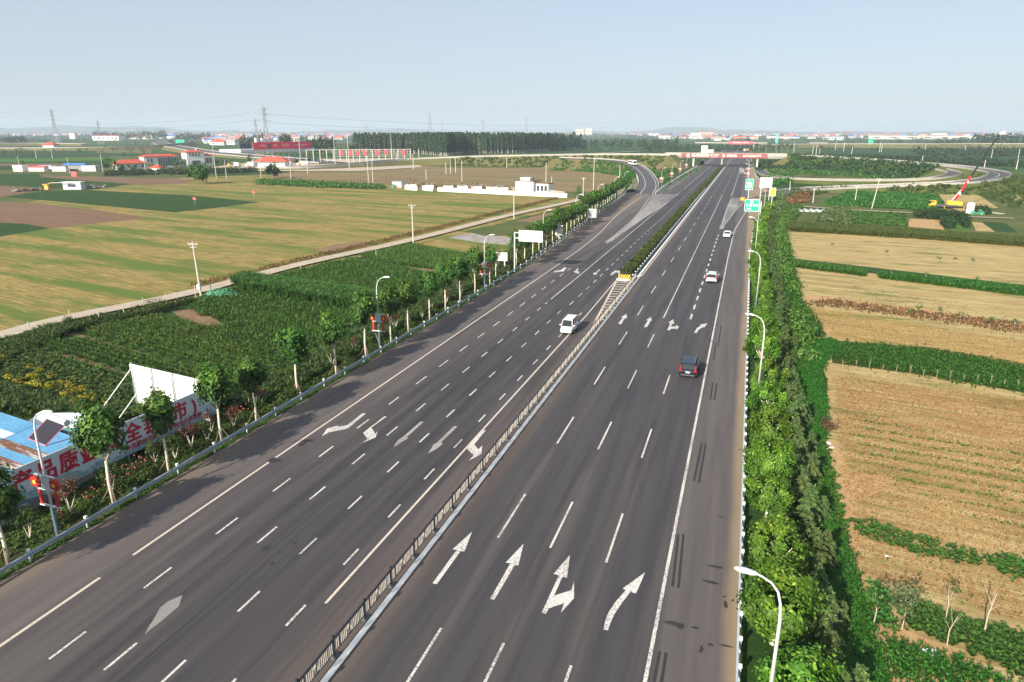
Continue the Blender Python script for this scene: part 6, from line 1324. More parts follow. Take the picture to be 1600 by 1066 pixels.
for i in range(9): px = 27 + i * 5; o = put('scrap_heap', crown(60, (2.2, 2, .8), 1.0, 'leafbrown', 8, seed=400 + i, zc=.5, name='scrap_heap'), None, A3(px, 300 - i * .4, GZ)); o.data.materials[0] = M[['concrete', 'darkgrey', 'brown'][i % 3]]; tag(o, 'low heap of grey scrap beside the yellow farm machine', 'heap', 'scrap heaps by the yellow machine')
for i in range(4): px = 138 + i * 7; o = put('scrap_heap', crown(60, (2.2, 2, .7), .9, 'leafbrown', 8, seed=420 + i, zc=.5, name='scrap_heap'), None, A3(px, 293, GZ)); o.data.materials[0] = M[['darkgrey', 'concrete'][i % 2]]; tag(o, 'low dark heap in the field right of the site cabin', 'heap', 'dark heaps right of the site cabin')

# ================================================================ MOBILE CRANE
cx, cy = A(1485, 326, GZ); ck = T('mobile_crane', 'yellow mobile crane with a raised red and black telescopic boom in the right-hand fields', 'crane', (cx, cy, GZ), R(8))
g = MB(); g.box((-1.0, 0, 1.2), (13.5, 2.6, .6)); g.box((-1, 0, 1.6), (12, 2.4, .3)); g.build('chassis', M['darkgrey'], ck)
for x in (-7.0, -5.5, -1.0, .5, 2.0, 4.6):
    for s_ in (-1, 1): g = MB(); g.tube([(x, s_ * 1.0, .6), (x, s_ * 1.35, .6)], .6, 12); g.build('wheel', M['black'], ck)
g = MB(); g.box((-8.3, 0, 2.2), (2.6, 2.5, 2.2), taper=.88); g.build('cab', M['yellow'], ck); g = MB(); g.box((-8.9, 0, 2.6), (1.6, 2.3, .9)); g.build('cab_window', M['glass'], ck)
g = MB(); g.box((.5, 0, 2.4), (5.2, 2.6, 1.6), taper=.9); g.box((3.6, 0, 2.2), (1.8, 2.7, 1.6)); g.build('superstructure', M['yellow'], ck)
g = MB(); g.box((-1.6, -.9, 2.7), (1.6, 1.1, 1.6), taper=.9); g.build('operator_cab', M['yellow'], ck)
g = MB(); 
for x in (-4, 4.6):
    for s_ in (-1, 1): g.tube([(x, 0, 1.0), (x, s_ * 3.1, 1.0), (x, s_ * 3.1, 0)], .14, 6); g.box((x, s_ * 3.1, .05), (.9, .9, .15))
g.build('outrigger', M['yellow'], ck)
# boom direction: tip surveyed at its depth
zt1 = None; best = None
for zz in [k * .25 for k in range(60, 200)]:
    # tip on the vertical plane through the crane facing the camera
    v = Vector((cx, cy, zz - CAM_H)); y_ = 533 - FPX * v.dot(_u) / v.dot(_f)
    if best is None or abs(y_ - 210) < best[0]: best = (abs(y_ - 210), zz)
zt1 = best[1]; dep = Vector((cx, cy, zt1 - CAM_H)).dot(_f); off = (1546 - 1495) / FPX * dep
tipw = Vector((cx, cy, zt1)) + _r * (off + 1.0); rootw = Vector((cx, cy, GZ + 3.1)) + _r * 1.2
Mi = Matrix.Rotation(-R(8), 3, 'Z'); tl = Mi @ (tipw - Vector((cx, cy, GZ))); rl = Mi @ (rootw - Vector((cx, cy, GZ))); bd = (tl - rl)
secs = [(0, .36, .42, 'craneboom'), (.34, .55, .34, 'black'), (.53, .72, .29, 'black'), (.70, .86, .24, 'black'), (.85, 1.0, .20, 'black')]
M['craneboom'] = plain('red_boom', (0.62, 0.02, 0.035), .4)
for a, b_, r_, m in secs: g = MB(); g.tube([rl + bd * a, rl + bd * b_], r_, 6); g.tube([rl + bd * (b_ - .008), rl + bd * b_], r_ * 1.25, 6); g.build('boom_section', M[m], ck)
for a in (.10, .28): g = MB(); g.box(tuple(rl + bd * a + Vector((0, -.46, 0))), (.45, .08, .8)); g.build('boom_marking', M['white'], ck)
g = MB(); g.tube([rl + bd * .995, rl + bd * 1.0 + Vector((1.3, 0, .8))], .35, 6); g.box(tuple(rl + bd + Vector((1.0, 0, .5))), (1.4, .6, .8)); g.build('boom_head', M['carwhite'], ck)
g = MB(); g.tube([tl + Vector((1.3, 0, .4)), tl + Vector((1.3, 0, -6))], .05, 4); g.box(tuple(tl + Vector((1.3, 0, -6.3))), (.4, .3, .7)); g.build('hook', M['black'], ck)
g = MB(); g.tube([(-.2, 0, 2.6), tuple(rl + bd * .2)], .2, 8); g.build('lift_cylinder', M['chrome'], ck)
for ch in ck.children:
    if not ch.name.startswith(('boom', 'hook', 'lift')): ch.scale = (.74, .85, .85)
t = T('tank', 'white upright water tank right of the crane', 'tank', A3(1515, 334, GZ)); g = MB(); g.tube([(0, 0, 0), (0, 0, 3.4), (0, 0, 3.8)], [1.2, 1.2, .5], 14); g.build('shell', M['white'], t)
o = put('tarp_heap', crown(300, (2.2, 1.4, .7), .9, 'leafbean', 24, seed=88, zc=.5, name='tarp_heap'), None, A3(1526, 336, GZ)); o.data.materials[0] = M['net']; tag(o, 'green covered heap beside the white tank', 'heap')
t = T('solar_slab', 'grey concrete slab bed in the plots right of the crane', 'slab', A3(1552, 334, GZ), .5); g = MB(); g.box((0, 0, .3), (2.2, 7, .3)); g.build('slab', M['concrete'], t)
sg = T('greenhouse_frame', 'row of low striped plastic tunnels in the small plot on the right', 'tunnel', A3(1264, 331, GZ), .1)
for k in range(6): g = MB(); g.tube([(-5 + k * 2.0, -2.5, .2), (-5 + k * 2.0, 2.5, .2)], .7, 8); g.build('tunnel', M['greytin'], sg)

# ================================================================ MID-DISTANCE TREES AND SCRUB
def tree(name, label, px, py, pyt, wpx, mat='leaf', group=None, n=700, seed=0, trunk=True, gz=GZ, nclump=26, pts=None):
    x, y = A(px, py, gz); h = HZ(x, y, pyt) - gz; dep = Vector((x, y, -CAM_H)).dot(_f); w_ = wpx / FPX * dep / 2
    t = T(name, label, 'tree', (x, y, gz), seed, group); g = MB(); g.tube([(0, 0, -.3), (0, 0, h * .35), (w_ * .1, 0, h * .6)], [h * .03 + .05, h * .025 + .04, .05], 6)
    for a in range(4): g.tube([(0, 0, h * .25), (w_ * .5 * math.cos(a * 1.6), w_ * .5 * math.sin(a * 1.6), h * .6)], [h * .015 + .03, .03], 5)
    g.build('trunk', M['bark'], t); put('crown', crown(n, (w_ * .85, w_ * .85, h * .38), max(.25, (w_ + h) * .09), mat, nclump, seed=seed, zc=h * .60, spread=.22), t); return t
tree('willow_tree', 'round bright-green willow standing alone at the edge of the wheat field', 311, 288, 257, 32, 'leafwillow', n=1600, seed=3)
tree('dark_tree', 'dark lone tree between the maize strip and the toll gate house', 428, 279, 255, 23, 'leafdark', n=1000, seed=4)
for i, (px, py, pt, w_) in enumerate([(238, 268, 252, 14), (270, 262, 250, 14), (286, 261, 249, 13), (296, 260, 246, 14), (258, 263, 254, 10), (250, 262, 252, 9), (275, 264, 253, 12), (192, 270, 257, 9), (209, 269, 258, 10), (390, 254, 241, 9), (340, 258, 249, 10), (350, 257, 248, 9), (178, 270, 245, 18), (166, 268, 248, 14), (36, 260, 250, 9), (190, 272, 260, 12), (222, 271, 262, 12), (306, 264, 255, 12), (320, 262, 254, 10), (362, 262, 252, 10)]):
    tree('garden_tree', 'bushy tree in the grounds in front of the red-roofed toll office', px, py, pt, w_, 'leafdark' if i % 2 else 'leaf', 'trees around the toll office', 260, 10 + i)
for i, (px, py, pt, w_) in enumerate([(405, 235, 206, 30), (385, 232, 212, 22), (447, 235, 208, 22), (492, 242, 218, 24), (505, 243, 214, 26), (518, 238, 213, 16), (478, 238, 216, 18), (548, 238, 226, 16)]):
    tree('large_tree', 'large tree rising behind the red toll canopy', px, py, pt, w_, 'leafdark', 'large trees behind the toll canopy', 500, 40 + i)
for i, (px, py, pt, w_) in enumerate([(18, 226, 213, 20), (34, 226, 212, 22), (8, 224, 214, 14)]): tree('dark_tree', 'dark tree of the small clump in the far left fields', px, py, pt, w_, 'leaffar', 'clump of dark trees far left', 400, 60 + i)
for i in range(12): tree('dark_tree', 'blue-green tree in the far row behind the loop road', 148 + i * 10 + rnd.uniform(-3, 3), 219, rnd.uniform(203, 207), 15, 'leaffar', 'far row of trees behind the loop road', 260, 70 + i)
for i in range(7): tree('dark_tree', 'dark tree right of the curved toll road', 278 + i * 8, 221, rnd.uniform(205, 208), 13, 'leaffar', 'dark trees right of the curved toll road', 260, 90 + i)
tree('bare_tree', 'pale lone poplar in front of the dark wood', 750, 243, 217, 7, 'leafdry', n=120, seed=111)
for i in range(30): 
    px = 517 + i * 4.6; tree('young_conifer', '%s small dark conifer of the row by the maize strip, from the left' % ordn(i), px, 284.5 + i * .06, 278.5, 3.6, 'leafdark', 'row of small conifers by the maize strip', 40, 130 + i, nclump=6)
for i in range(26): 
    px = 640 + i * 7 + rnd.uniform(-2, 2)
    if 795 < px < 845: continue
    tree('dry_shrub', '%s brownish shrub behind the broken sheds, counted from the left' % ordn(i), px, 293 + (px - 640) * .028, 284 + rnd.uniform(-3, 3) + (px - 640) * .03, 8, 'leafbrown' if i % 3 else 'leafdark', 'shrubs behind the broken sheds', 60, 170 + i, nclump=8)
for i, (px, py, pt, w_) in enumerate([(1000, 292, 262, 10)]): pass
# scrub mounds by the loop and near the right signs
def scrub(name, label_kind, poly, n, mat, size, hmin, hmax, seed, gz=GZ + .1, per=34, arms=1.0):
    q = inpoly(poly, n, seed); V_, F_, A_ = [], [], []; r_ = np.random.default_rng(seed); base = 0
    k = np.repeat(np.arange(len(q)), per); hgt_ = r_.uniform(hmin, hmax, len(q))[k]; off = r_.normal(size=(len(k), 3)) * np.stack([hgt_ * .38 * arms, hgt_ * .38 * arms, hgt_ * .28], 1)
    c = np.column_stack([q[k], gz + hgt_ * .5]) + off; c[:, 2] = np.maximum(c[:, 2], gz); nr = off + np.array([0, 0, .5]) + r_.normal(0, .4, off.shape)
    V, F, fa = leaves(c, nr, size * r_.uniform(.6, 1.4, len(c)), np.clip(r_.uniform(0, .6, len(q))[k] + r_.uniform(0, .3, len(c)), 0, 1), mat)
    return tag(put(name, npmesh(name, V, F, [M[mat]], fa=fa)), kind='stuff')
scrub('loop_thicket', '', AP([(1243, 254), (1300, 254), (1380, 258), (1440, 266), (1486, 276), (1440, 276), (1380, 270), (1300, 266), (1240, 262)]), 420, 'leafdark', 1.2, 3, 6, 501)
scrub('loop_thicket', '', AP([(1236, 262), (1400, 270), (1440, 278), (1330, 277), (1236, 275)]), 160, 'leafgrass', .9, 1, 3, 502)
scrub('slope_scrub', '', AP([(1228, 300), (1500, 287), (1510, 293), (1300, 300), (1232, 316)]), 260, 'leafshrub', .8, 1, 2.6, 503)
scrub('slope_scrub', '', AP([(1230, 315), (1262, 305), (1262, 318), (1236, 322)]), 60, 'leafbrown', .7, 1.5, 3, 504)
scrub('slope_scrub', '', AP([(1510, 290), (1560, 282), (1640, 290), (1640, 340), (1600, 330), (1560, 320), (1520, 300)]), 300, 'leafshrub', .8, .8, 2.2, 505)
scrub('grove', '', AP([(1290, 336), (1330, 332), (1325, 352), (1285, 350)]), 130, 'leafcedar', .6, 1.5, 3, 506)
scrub('crop_rows', '', AP([(1222, 322), (1254, 323), (1252, 334), (1240, 344), (1222, 344)]), 200, 'leafmaize', .5, .6, 1.3, 507)
scrub('crop_rows', '', AP([(1325, 334), (1417, 338), (1416, 355), (1325, 351)]), 700, 'leafmaize', .5, .6, 1.3, 508)
scrub('shrub_row', '', AP([(1432, 333), (1500, 337), (1510, 345), (1512, 360), (1500, 350), (1432, 342)]), 170, 'leafdark', .6, 1, 2.4, 509)
scrub('shrub_row', '', AP([(1470, 346), (1486, 346), (1490, 361), (1476, 360)]), 50, 'leafdark', .6, 1, 2.2, 510)
scrub('shrub_row', '', AP([(1510, 326), (1545, 330), (1545, 337), (1510, 333)]), 60, 'leafdark', .6, 1, 2.0, 511)
scrub('field_crops', '', AP([(1290, 316), (1330, 300), (1395, 301), (1465, 307), (1476, 325), (1430, 329), (1290, 322)]), 1500, 'leafbean', .7, .5, 1.1, 512)
scrub('far_thicket', '', AP([(1195, 275), (1236, 276), (1236, 290), (1200, 292)]), 60, 'leafgrass', .9, 1, 3.2, 513)
scrub('right_belt_scrub', '', [(edgeR(Y) + 8.2, Y) for Y in range(85, 260, 12)] + [(edgeR(Y) + 3.6, Y) for Y in range(85, 260, 12)][::-1], 420, 'leafmaize2', .42, 1.0, 2.3, 514, gz=GZ - .2, per=60)
scrub('ramp_scrub', '', AP([(1190, 316), (1222, 306), (1225, 340), (1196, 345)]), 160, 'leafcedar', .6, 1.5, 3.5, 515)
scrub('bank_scrub', '', AP([(640, 252), (800, 252), (960, 258), (975, 264), (960, 266), (800, 259), (640, 256)]), 500, 'leafgrass', 1.0, 1, 2.6, 516)
scrub('bank_scrub', '', [(x, y) for x, y in [A(p, q, 0) for p, q in ((1034, 300), (1100, 262), (1096, 258), (1028, 296))]], 110, 'leafgrass', .8, .6, 1.8, 517)
scrub('bank_scrub', '', AP([(960, 300), (975, 285), (978, 275), (985, 285), (975, 305), (930, 330)]), 150, 'leafgrass', .8, .8, 2.2, 518)
scrub('wedge_scrub', '', AP([(1030, 262), (1090, 262), (1060, 280), (1040, 292)]), 70, 'leafgrass', .9, .6, 1.6, 519)
scrub('maize_strip', '', AP([(400, 284), (470, 286), (600, 293), (600, 296), (500, 294), (400, 289)]), 700, 'leafmaize', .8, 1.2, 2.2, 520, per=16)
scrub('far_hedges', '', AP([(1230, 249), (1600, 262), (1640, 262), (1600, 256), (1420, 248), (1240, 244)]), 300, 'leafdark', 1.8, 2, 4.5, 521)
scrub('orchard', '', AP([(1420, 236), (1640, 236), (1640, 246), (1440, 244)]), 260, 'leafdark', 2.4, 3, 6, 522)
scrub('grove', '', AP([(1462, 226), (1500, 226), (1500, 231), (1460, 231)]), 60, 'leafdark', 3.2, 7, 12, 523)
scrub('toll_hedge', '', AP([(165, 276), (400, 270), (400, 266), (165, 271)]), 300, 'leafdark', 1.0, 1.5, 3, 524)
scrub('bridge_scrub', '', AP([(1180, 250), (1226, 250), (1240, 262), (1190, 262)], 0), 60, 'leafdark', 1.5, 1, 3, 525)
# thickets growing on the ramp embankments
def bankscrub(name, P, side, hw, i0, i1, n, mat, size, hmin, hmax, seed, per=30, t0=0.0, t1=1.0):
    r_ = np.random.default_rng(seed); k0 = r_.uniform(i0, i1, n); ii = k0.astype(int); fr_ = k0 - ii; Q = np.array([list(p) for p in P]); ii = np.clip(ii, 0, len(Q) - 2)
    p = Q[ii] * (1 - fr_[:, None]) + Q[ii + 1] * fr_[:, None]; t = Q[ii + 1] - Q[ii]; t[:, 2] = 0; t /= np.linalg.norm(t, axis=1, keepdims=True); rt = np.stack([t[:, 1], -t[:, 0]], 1) * side
    u_ = r_.uniform(t0, t1, n); d_ = np.maximum(.4, (p[:, 2] - GZ) * 1.7); xy = p[:, :2] + rt * (hw + .8 + d_ * u_)[:, None]; z = np.where(u_ < 1, p[:, 2] - .2 - (p[:, 2] - GZ) * u_, GZ)
    k = np.repeat(np.arange(n), per); hh_ = r_.uniform(hmin, hmax, n)[k]; off = r_.normal(size=(len(k), 3)) * np.stack([hh_ * .5, hh_ * .5, hh_ * .26], 1)
    c = np.column_stack([xy[k], z[k] + hh_ * .4]) + off; nr = off + np.array([0, -.2, .6]) + r_.normal(0, .4, off.shape)
    V, F, fa = leaves(c, nr, size * r_.uniform(.6, 1.4, len(c)), np.clip(r_.uniform(0, .7, n)[k] + r_.uniform(0, .3, len(c)), 0, 1), mat); return tag(put(name, npmesh(name, V, F, [M[mat]], fa=fa)), kind='stuff')
NR = len(_PR) - 1
bankscrub('bank_thicket', _PR, 1, 4.8, 1, 22, 330, 'leafdark', 1.3, 2.5, 5.5, 701, t0=.1, t1=1.6)
bankscrub('bank_thicket', _PR, 1, 4.8, 1, 22, 240, 'leafmaize', 1.1, 1.5, 3.5, 702, t0=.0, t1=2.2)
bankscrub('bank_thicket', PCR, -1, 6.8, 1, 26, 380, 'leafshrub', 1.1, .8, 2.2, 703, t0=.1, t1=1.3)
bankscrub('bank_thicket', PL, -1, 4.9, 14, 41, 260, 'leafgrass', .9, .6, 1.8, 704, t0=.0, t1=1.5)
bankscrub('bank_thicket', PL, 1, 4.9, 10, 40, 200, 'leafgrass', .9, .5, 1.5, 705, t0=.2, t1=1.8)
bankscrub('bank_thicket', _PR, 1, 4.8, 34, 66, 420, 'leafshrub', .9, .7, 2.0, 706, t0=.0, t1=2.6)
bankscrub('bank_thicket', _PR, -1, 4.8, 34, 60, 200, 'leafshrub', .9, .7, 1.8, 707, t0=.0, t1=1.6)
# ================================================================ POPLAR WOOD
def poplar(seed, mat='leafdark', n=420):
    r_ = np.random.default_rng(seed); z = r_.uniform(.14, 1, n) ** .85 * 25; rad = 3.3 * np.sin(np.clip((z / 24 - .12) / .88, 0, 1) * math.pi) ** .6 * r_.uniform(.5, 1.05, n) + .2; a = r_.uniform(0, 6.28, n)
    c = np.stack([rad * np.cos(a), rad * np.sin(a), z], 1); nr = np.stack([np.cos(a), np.sin(a), np.full(n, .5)], 1) + r_.normal(0, .4, (n, 3)); V, F, fa = leaves(c, nr, 1.9 * r_.uniform(.6, 1.2, n), np.clip(r_.uniform(0, .7, n) + .2 * (z / 24), 0, 1), mat)
    return npmesh('crown', V, F, [M[mat]], fa=fa)
pops = [poplar(s_) for s_ in range(5)]; g = MB(); g.tube([(0, 0, -1), (0, 0, 12), (0, 0, 22)], [.32, .22, .08], 6); ptr = g.mesh('trunk', M['palebark'])
wood = [A(555, 238.5, GZ), A(640, 243, GZ), A(690, 247, GZ), A(705, 246, GZ), A(790, 240.5, GZ), A(852, 238, GZ), A(850, 228, GZ), A(700, 228, GZ), A(553, 230, GZ)]
front = []
fr = smooth([A(555, 237.5, GZ) + (0,), A(640, 240, GZ) + (0,), A(694, 244, GZ) + (0,), A(712, 240, GZ) + (0,), A(790, 239.5, GZ) + (0,), A(851, 237.5, GZ) + (0,)], 14)
cnt = 0
for row in range(4):
    for i, p in enumerate(fr):
        x = p[0] + row * 1.5 + rnd.uniform(-1.5, 1.5); y = p[1] + row * 7 + rnd.uniform(-2, 2); 
        if cnt >= 280: break
        s_ = rnd.uniform(.93, 1.05); t = T('poplar_tree', 'tall slender poplar in the front rows of the dense planted wood', 'tree', (x, y, GZ), rnd.uniform(0, 6), 'poplars in the front rows of the wood', s_); put('trunk', ptr, t); put('crown', pops[cnt % 5], t); cnt += 1
def farwood(name, poly, n, seed, mat='leaffar', h=24, per=70, size=3.2, w_=3.2, tag_=True):
    q = inpoly(poly, n, seed); r_ = np.random.default_rng(seed); k = np.repeat(np.arange(len(q)), per); hh_ = (h * r_.uniform(.75, 1.1, len(q)))[k]
    z = r_.uniform(.15, 1, len(k)) * hh_; a = r_.uniform(0, 6.28, len(k)); rad = w_ * r_.uniform(.5, 1.1, len(k)) * np.sin(np.clip(z / hh_, .05, .98) * math.pi) ** .5
    c = np.column_stack([q[k, 0] + rad * np.cos(a), q[k, 1] + rad * np.sin(a), GZ + z]); nr = np.stack([np.cos(a), np.sin(a), np.full(len(k), .7)], 1) + r_.normal(0, .3, (len(k), 3))
    V, F, fa = leaves(c, nr, size * r_.uniform(.6, 1.3, len(k)), np.clip(r_.uniform(0, .6, len(q))[k] + r_.uniform(0, .4, len(k)), 0, 1), mat, asp=.8)
    return tag(put(name, npmesh(name, V, F, [M[mat]], fa=fa)), kind='stuff')
farwood('poplar_wood', [(p[0] + 8, p[1] + 26) for p in fr[::7]] + [(p[0] + 20, p[1] + 190) for p in fr[::-7]], 520, 600, 'leafdark', per=60)
# far belts, by photo rows
belts = [((852, 934, 232, 234, 218), 40, 14), ((940, 1060, 233, 230, 214), 70, 14), ((1000, 1180, 238, 234, 0), 110, 9), ((1180, 1240, 238, 232, 0), 34, 9), ((850, 940, 236, 234, 0), 30, 6), ((1520, 1640, 231, 226, 0), 70, 22), ((1486, 1520, 228, 225, 0), 20, 14), ((1300, 1500, 226, 223, 0), 60, 9), ((1100, 1300, 222, 219, 0), 60, 9)]
for i, ((xa, xb, ya, yb_, _q), n, h) in enumerate(belts):
    farwood('tree_belt', [A(xa, ya, GZ), A(xb, ya, GZ), A(xb, yb_, GZ), A(xa, yb_, GZ)], n, 620 + i, 'leafdark' if ya > 230 else 'leaffar', h=h, per=50, size=h * .16, w_=h * .28)
for i, (xa, xb, ya, yb_, n, h) in enumerate([(320, 560, 224, 212, 330, 11), (140, 330, 219, 213, 150, 12), (0, 320, 226, 213, 130, 8), (0, 150, 213, 209.5, 160, 14), (1030, 1300, 219, 211, 260, 11), (1290, 1600, 220, 212, 260, 11), (1200, 1640, 237, 226, 120, 6), (850, 1060, 231, 214, 220, 8), (0, 230, 246, 232, 60, 5), (560, 1000, 216, 210, 260, 14)]):
    farwood('hedgerow_trees', [A(xa, ya, GZ), A(xb, ya, GZ), A(xb, yb_, GZ), A(xa, yb_, GZ)], n, 720 + i, 'leaffar' if ya < 225 else 'leafdark', h=h, per=40, size=h * .2, w_=h * .42)
# farther: long low belts all the way to the horizon
for i, (y0_, y1_, n, h) in enumerate([(222, 217.5, 420, 12), (217, 214.5, 620, 14), (214.3, 212.5, 800, 15), (212.4, 211.0, 900, 17), (210.9, 209.8, 1100, 20), (209.6, 209.0, 1300, 26)]):
    poly = [A(-150, y0_, GZ), A(1750, y0_, GZ), A(1750, y1_, GZ), A(-150, y1_, GZ)]; dist = poly[0][1]
    q = inpoly(poly, n // 6, 650 + i); r_ = np.random.default_rng(i); ll = 80 + 60 * i
    # each seed becomes a windbreak: a run of crowns
    pts = []
    for a in q:
        m = r_.integers(5, 14); an_ = r_.choice([.05, .2, 1.6]) + r_.normal(0, .1); L = r_.uniform(.5, 1.6) * ll; s_ = np.linspace(-L, L, m); pts.append(np.stack([a[0] + s_ * math.cos(an_) + r_.normal(0, 4, m), a[1] + s_ * math.sin(an_) + r_.normal(0, 4, m)], 1))
    pts = np.concatenate(pts); k = np.repeat(np.arange(len(pts)), 22); w_ = 5 + 2.2 * i; hh_ = (h * r_.uniform(.5, 1.1, len(pts)))[k]; off = r_.normal(size=(len(k), 3)); z = np.abs(off[:, 2]) * .4; z = np.clip(z, 0, 1) * hh_
    c = np.column_stack([pts[k, 0] + off[:, 0] * w_ * 1.6, pts[k, 1] + off[:, 1] * w_, GZ + z]); nr = off + np.array([0, -.4, .8])
    V, F, fa = leaves(c, nr, (3.0 + 1.6 * i) * r_.uniform(.6, 1.3, len(k)), r_.uniform(0, 1, len(k)), 'leaffar', asp=.8); tag(put('distant_trees', npmesh('distant_trees', V, F, [M['leaffar']], fa=fa)), kind='stuff')

# ================================================================ VILLAGES
VM = {}
M['rooforange'] = plain('orange_roof', (0.42, 0.17, 0.10), .8); M['roofgrey'] = plain('grey_roof', (0.30, 0.28, 0.27), .8); M['wallpink'] = plain('pinkish_wall', (0.58, 0.40, 0.34), .8); M['wallcream'] = plain('cream_wall', (0.66, 0.60, 0.50), .8)
def house_mesh(wm, rm):
    g = MB(); g.box((0, 0, 1.9), (12, 7, 3.8), 0); g.add([(-6.4, -3.9, 3.7), (6.4, -3.9, 3.7), (6.4, 0, 5.8), (-6.4, 0, 5.8), (6.4, 3.9, 3.7), (-6.4, 3.9, 3.7)], [(0, 1, 2, 3), (3, 2, 4, 5), (0, 3, 5), (1, 4, 2)], 1)
    for x in (-3.6, 0, 3.6): g.box((x, -3.52, 2.0), (1.6, .08, 1.5), 2)
    return g.mesh('house', [M[wm], M[rm], M['windowglass']])
hm = [house_mesh(a, b_) for a, b_ in (('white', 'tileroof'), ('offwhite', 'rooforange'), ('wallcream', 'roofgrey'), ('white', 'bluetarp'), ('offwhite', 'roofgrey'), ('wallpink', 'tileroof'), ('white', 'roofgrey'))]
vn = 0
vill = [((325, 378, 216, 227), 46, 2.0), ((400, 470, 212, 222), 46, 2.0), ((455, 545, 210, 219), 50, 2.0), ((205, 245, 213, 218), 18, 2.0), ((150, 185, 216, 219), 10, 2.2), ((0, 120, 209, 216), 16, 2.2), ((1040, 1110, 212, 218), 26, 1.9), ((1100, 1180, 216, 220), 18, 1.9), ((1215, 1290, 213, 218), 22, 2.0), ((1290, 1400, 213, 217), 14, 2.2), ((1455, 1560, 211, 217), 16, 2.6), ((800, 930, 210, 212), 12, 2.4)]
for (xa, xb, ya, yb_), n, s_ in vill:
    for i in range(n):
        px, py = rnd.uniform(xa, xb), rnd.uniform(ya, yb_); x, y = A(px, py, GZ)
        o = put('house', hm[rnd.randrange(7)], None, (x, y, GZ), rnd.uniform(-.2, .4) + .1, (s_ * rnd.uniform(.6, 1.3), s_ * rnd.uniform(.8, 1.1), s_ * rnd.uniform(.7, 1.2)))
        tag(o, 'low village house far off among the trees near the horizon', 'house', 'far village houses near the horizon')
# beyond the nearest 300 houses the villages go on as one mass
r_ = np.random.default_rng(77); BV = np.array([(-1, -.6, 0), (1, -.6, 0), (1, .6, 0), (-1, .6, 0), (-1, -.6, .62), (1, -.6, .62), (1, .6, .62), (-1, .6, .62), (-1.05, 0, 1.0), (1.05, 0, 1.0)], float); BF = np.array([(0, 1, 5, 4), (1, 2, 6, 5), (2, 3, 7, 6), (3, 0, 4, 7), (4, 5, 9, 8), (6, 7, 8, 9)])
hp_ = []
for (xa, xb, ya, yb_, n) in ((0, 560, 208.8, 212.5, 260), (560, 1040, 209, 211.5, 150), (1000, 1640, 209, 213.5, 260), (150, 420, 212, 217, 50)):
    for _k in range(n): hp_.append(A(rnd.uniform(xa, xb), rnd.uniform(ya, yb_), GZ))
hp_ = np.array(hp_); nH = len(hp_); sc_h = np.clip(np.hypot(hp_[:, 0], hp_[:, 1]) / 260, 6, 24) * r_.uniform(.6, 1.3, nH); cz, sz = np.cos(r_.normal(.1, .2, nH)), np.sin(r_.normal(.1, .2, nH)); zz_ = np.clip(sc_h * .9, 5, 16)
Vh = np.stack([BV[None, :, 0] * sc_h[:, None] * cz[:, None] - BV[None, :, 1] * sc_h[:, None] * sz[:, None] + hp_[:, :1], BV[None, :, 0] * sc_h[:, None] * sz[:, None] + BV[None, :, 1] * sc_h[:, None] * cz[:, None] + hp_[:, 1:], np.broadcast_to(BV[None, :, 2] * zz_[:, None] + GZ, (nH, 10))], 2).reshape(-1, 3)
Fh = (BF[None] + (np.arange(nH) * 10)[:, None, None]).reshape(-1, 4); mi_ = np.concatenate([[0, 0, 0, 0, k, k] for k in r_.choice([1, 1, 2, 2, 3], nH)])
tag(put('distant_village', npmesh('distant_village', Vh, Fh, [M['offwhite'], M['tileroof'], M['roofgrey'], M['bluetarp']], mi=mi_)), kind='stuff')
for i, (px, py, w_, h, wm, lab) in enumerate([(906, 212, 60, 46, 'wallcream', 'left block of the pale high-rise pair on the horizon'), (919, 212, 62, 50, 'wallcream', 'right block of the pale high-rise pair on the horizon'), (1087, 217, 40, 22, 'white', 'small white block left of the pink houses on the horizon'), (1102, 216.5, 60, 26, 'wallpink', 'pinkish block above the far bridge'), (1039, 217.5, 46, 12, 'white', 'bright white low hall left of the pink block'), (1020, 213, 60, 16, 'white', 'low white hall left of the far village'), (1375, 216.5, 160, 14, 'wallcream', 'long low cream factory on the right horizon'), (1430, 217.5, 340, 12, 'wallcream', 'very long pale factory row right of the cream factory'), (1466, 214, 70, 18, 'white', 'white hall above the long factory row'), (1510, 215, 50, 14, 'white', 'small white hall near the right mast tower'), (170, 219.5, 85, 14, 'white', 'long white building by the far left tree row'), (115, 217.5, 22, 22, 'white', 'small white gabled building alone in the left fields'), (1206, 217.5, 40, 10, 'white', 'small pale hall left of the turquoise column'), (1302, 219, 60, 11, 'greytin', 'grey hall in the far right fields'), (1278, 229, 30, 6, 'offwhite', 'little white farm building in the far right fields')]):
    x, y = A(px, py, GZ); t = T('distant_building', lab, 'building', (x, y, GZ), rnd.uniform(0, .3)); g = MB(); g.box((0, 0, h / 2), (w_, w_ * .3 + 6, h)); g.build('wall', M[wm], t); g = MB(); g.box((0, 0, h + .8), (w_ * 1.03, w_ * .3 + 8, 1.6)); g.build('roof', M['tileroof' if i in (3, 10, 11) else 'roofgrey'], t)
    nw = 6
    for k in range(nw):
        g = MB(); g.box((-w_ / 2 + w_ * (k + .5) / nw, -(w_ * .15 + 3.1), h * .55), (w_ / nw * .4, .4, h * .3)); g.build('window', M['windowglass'], t)
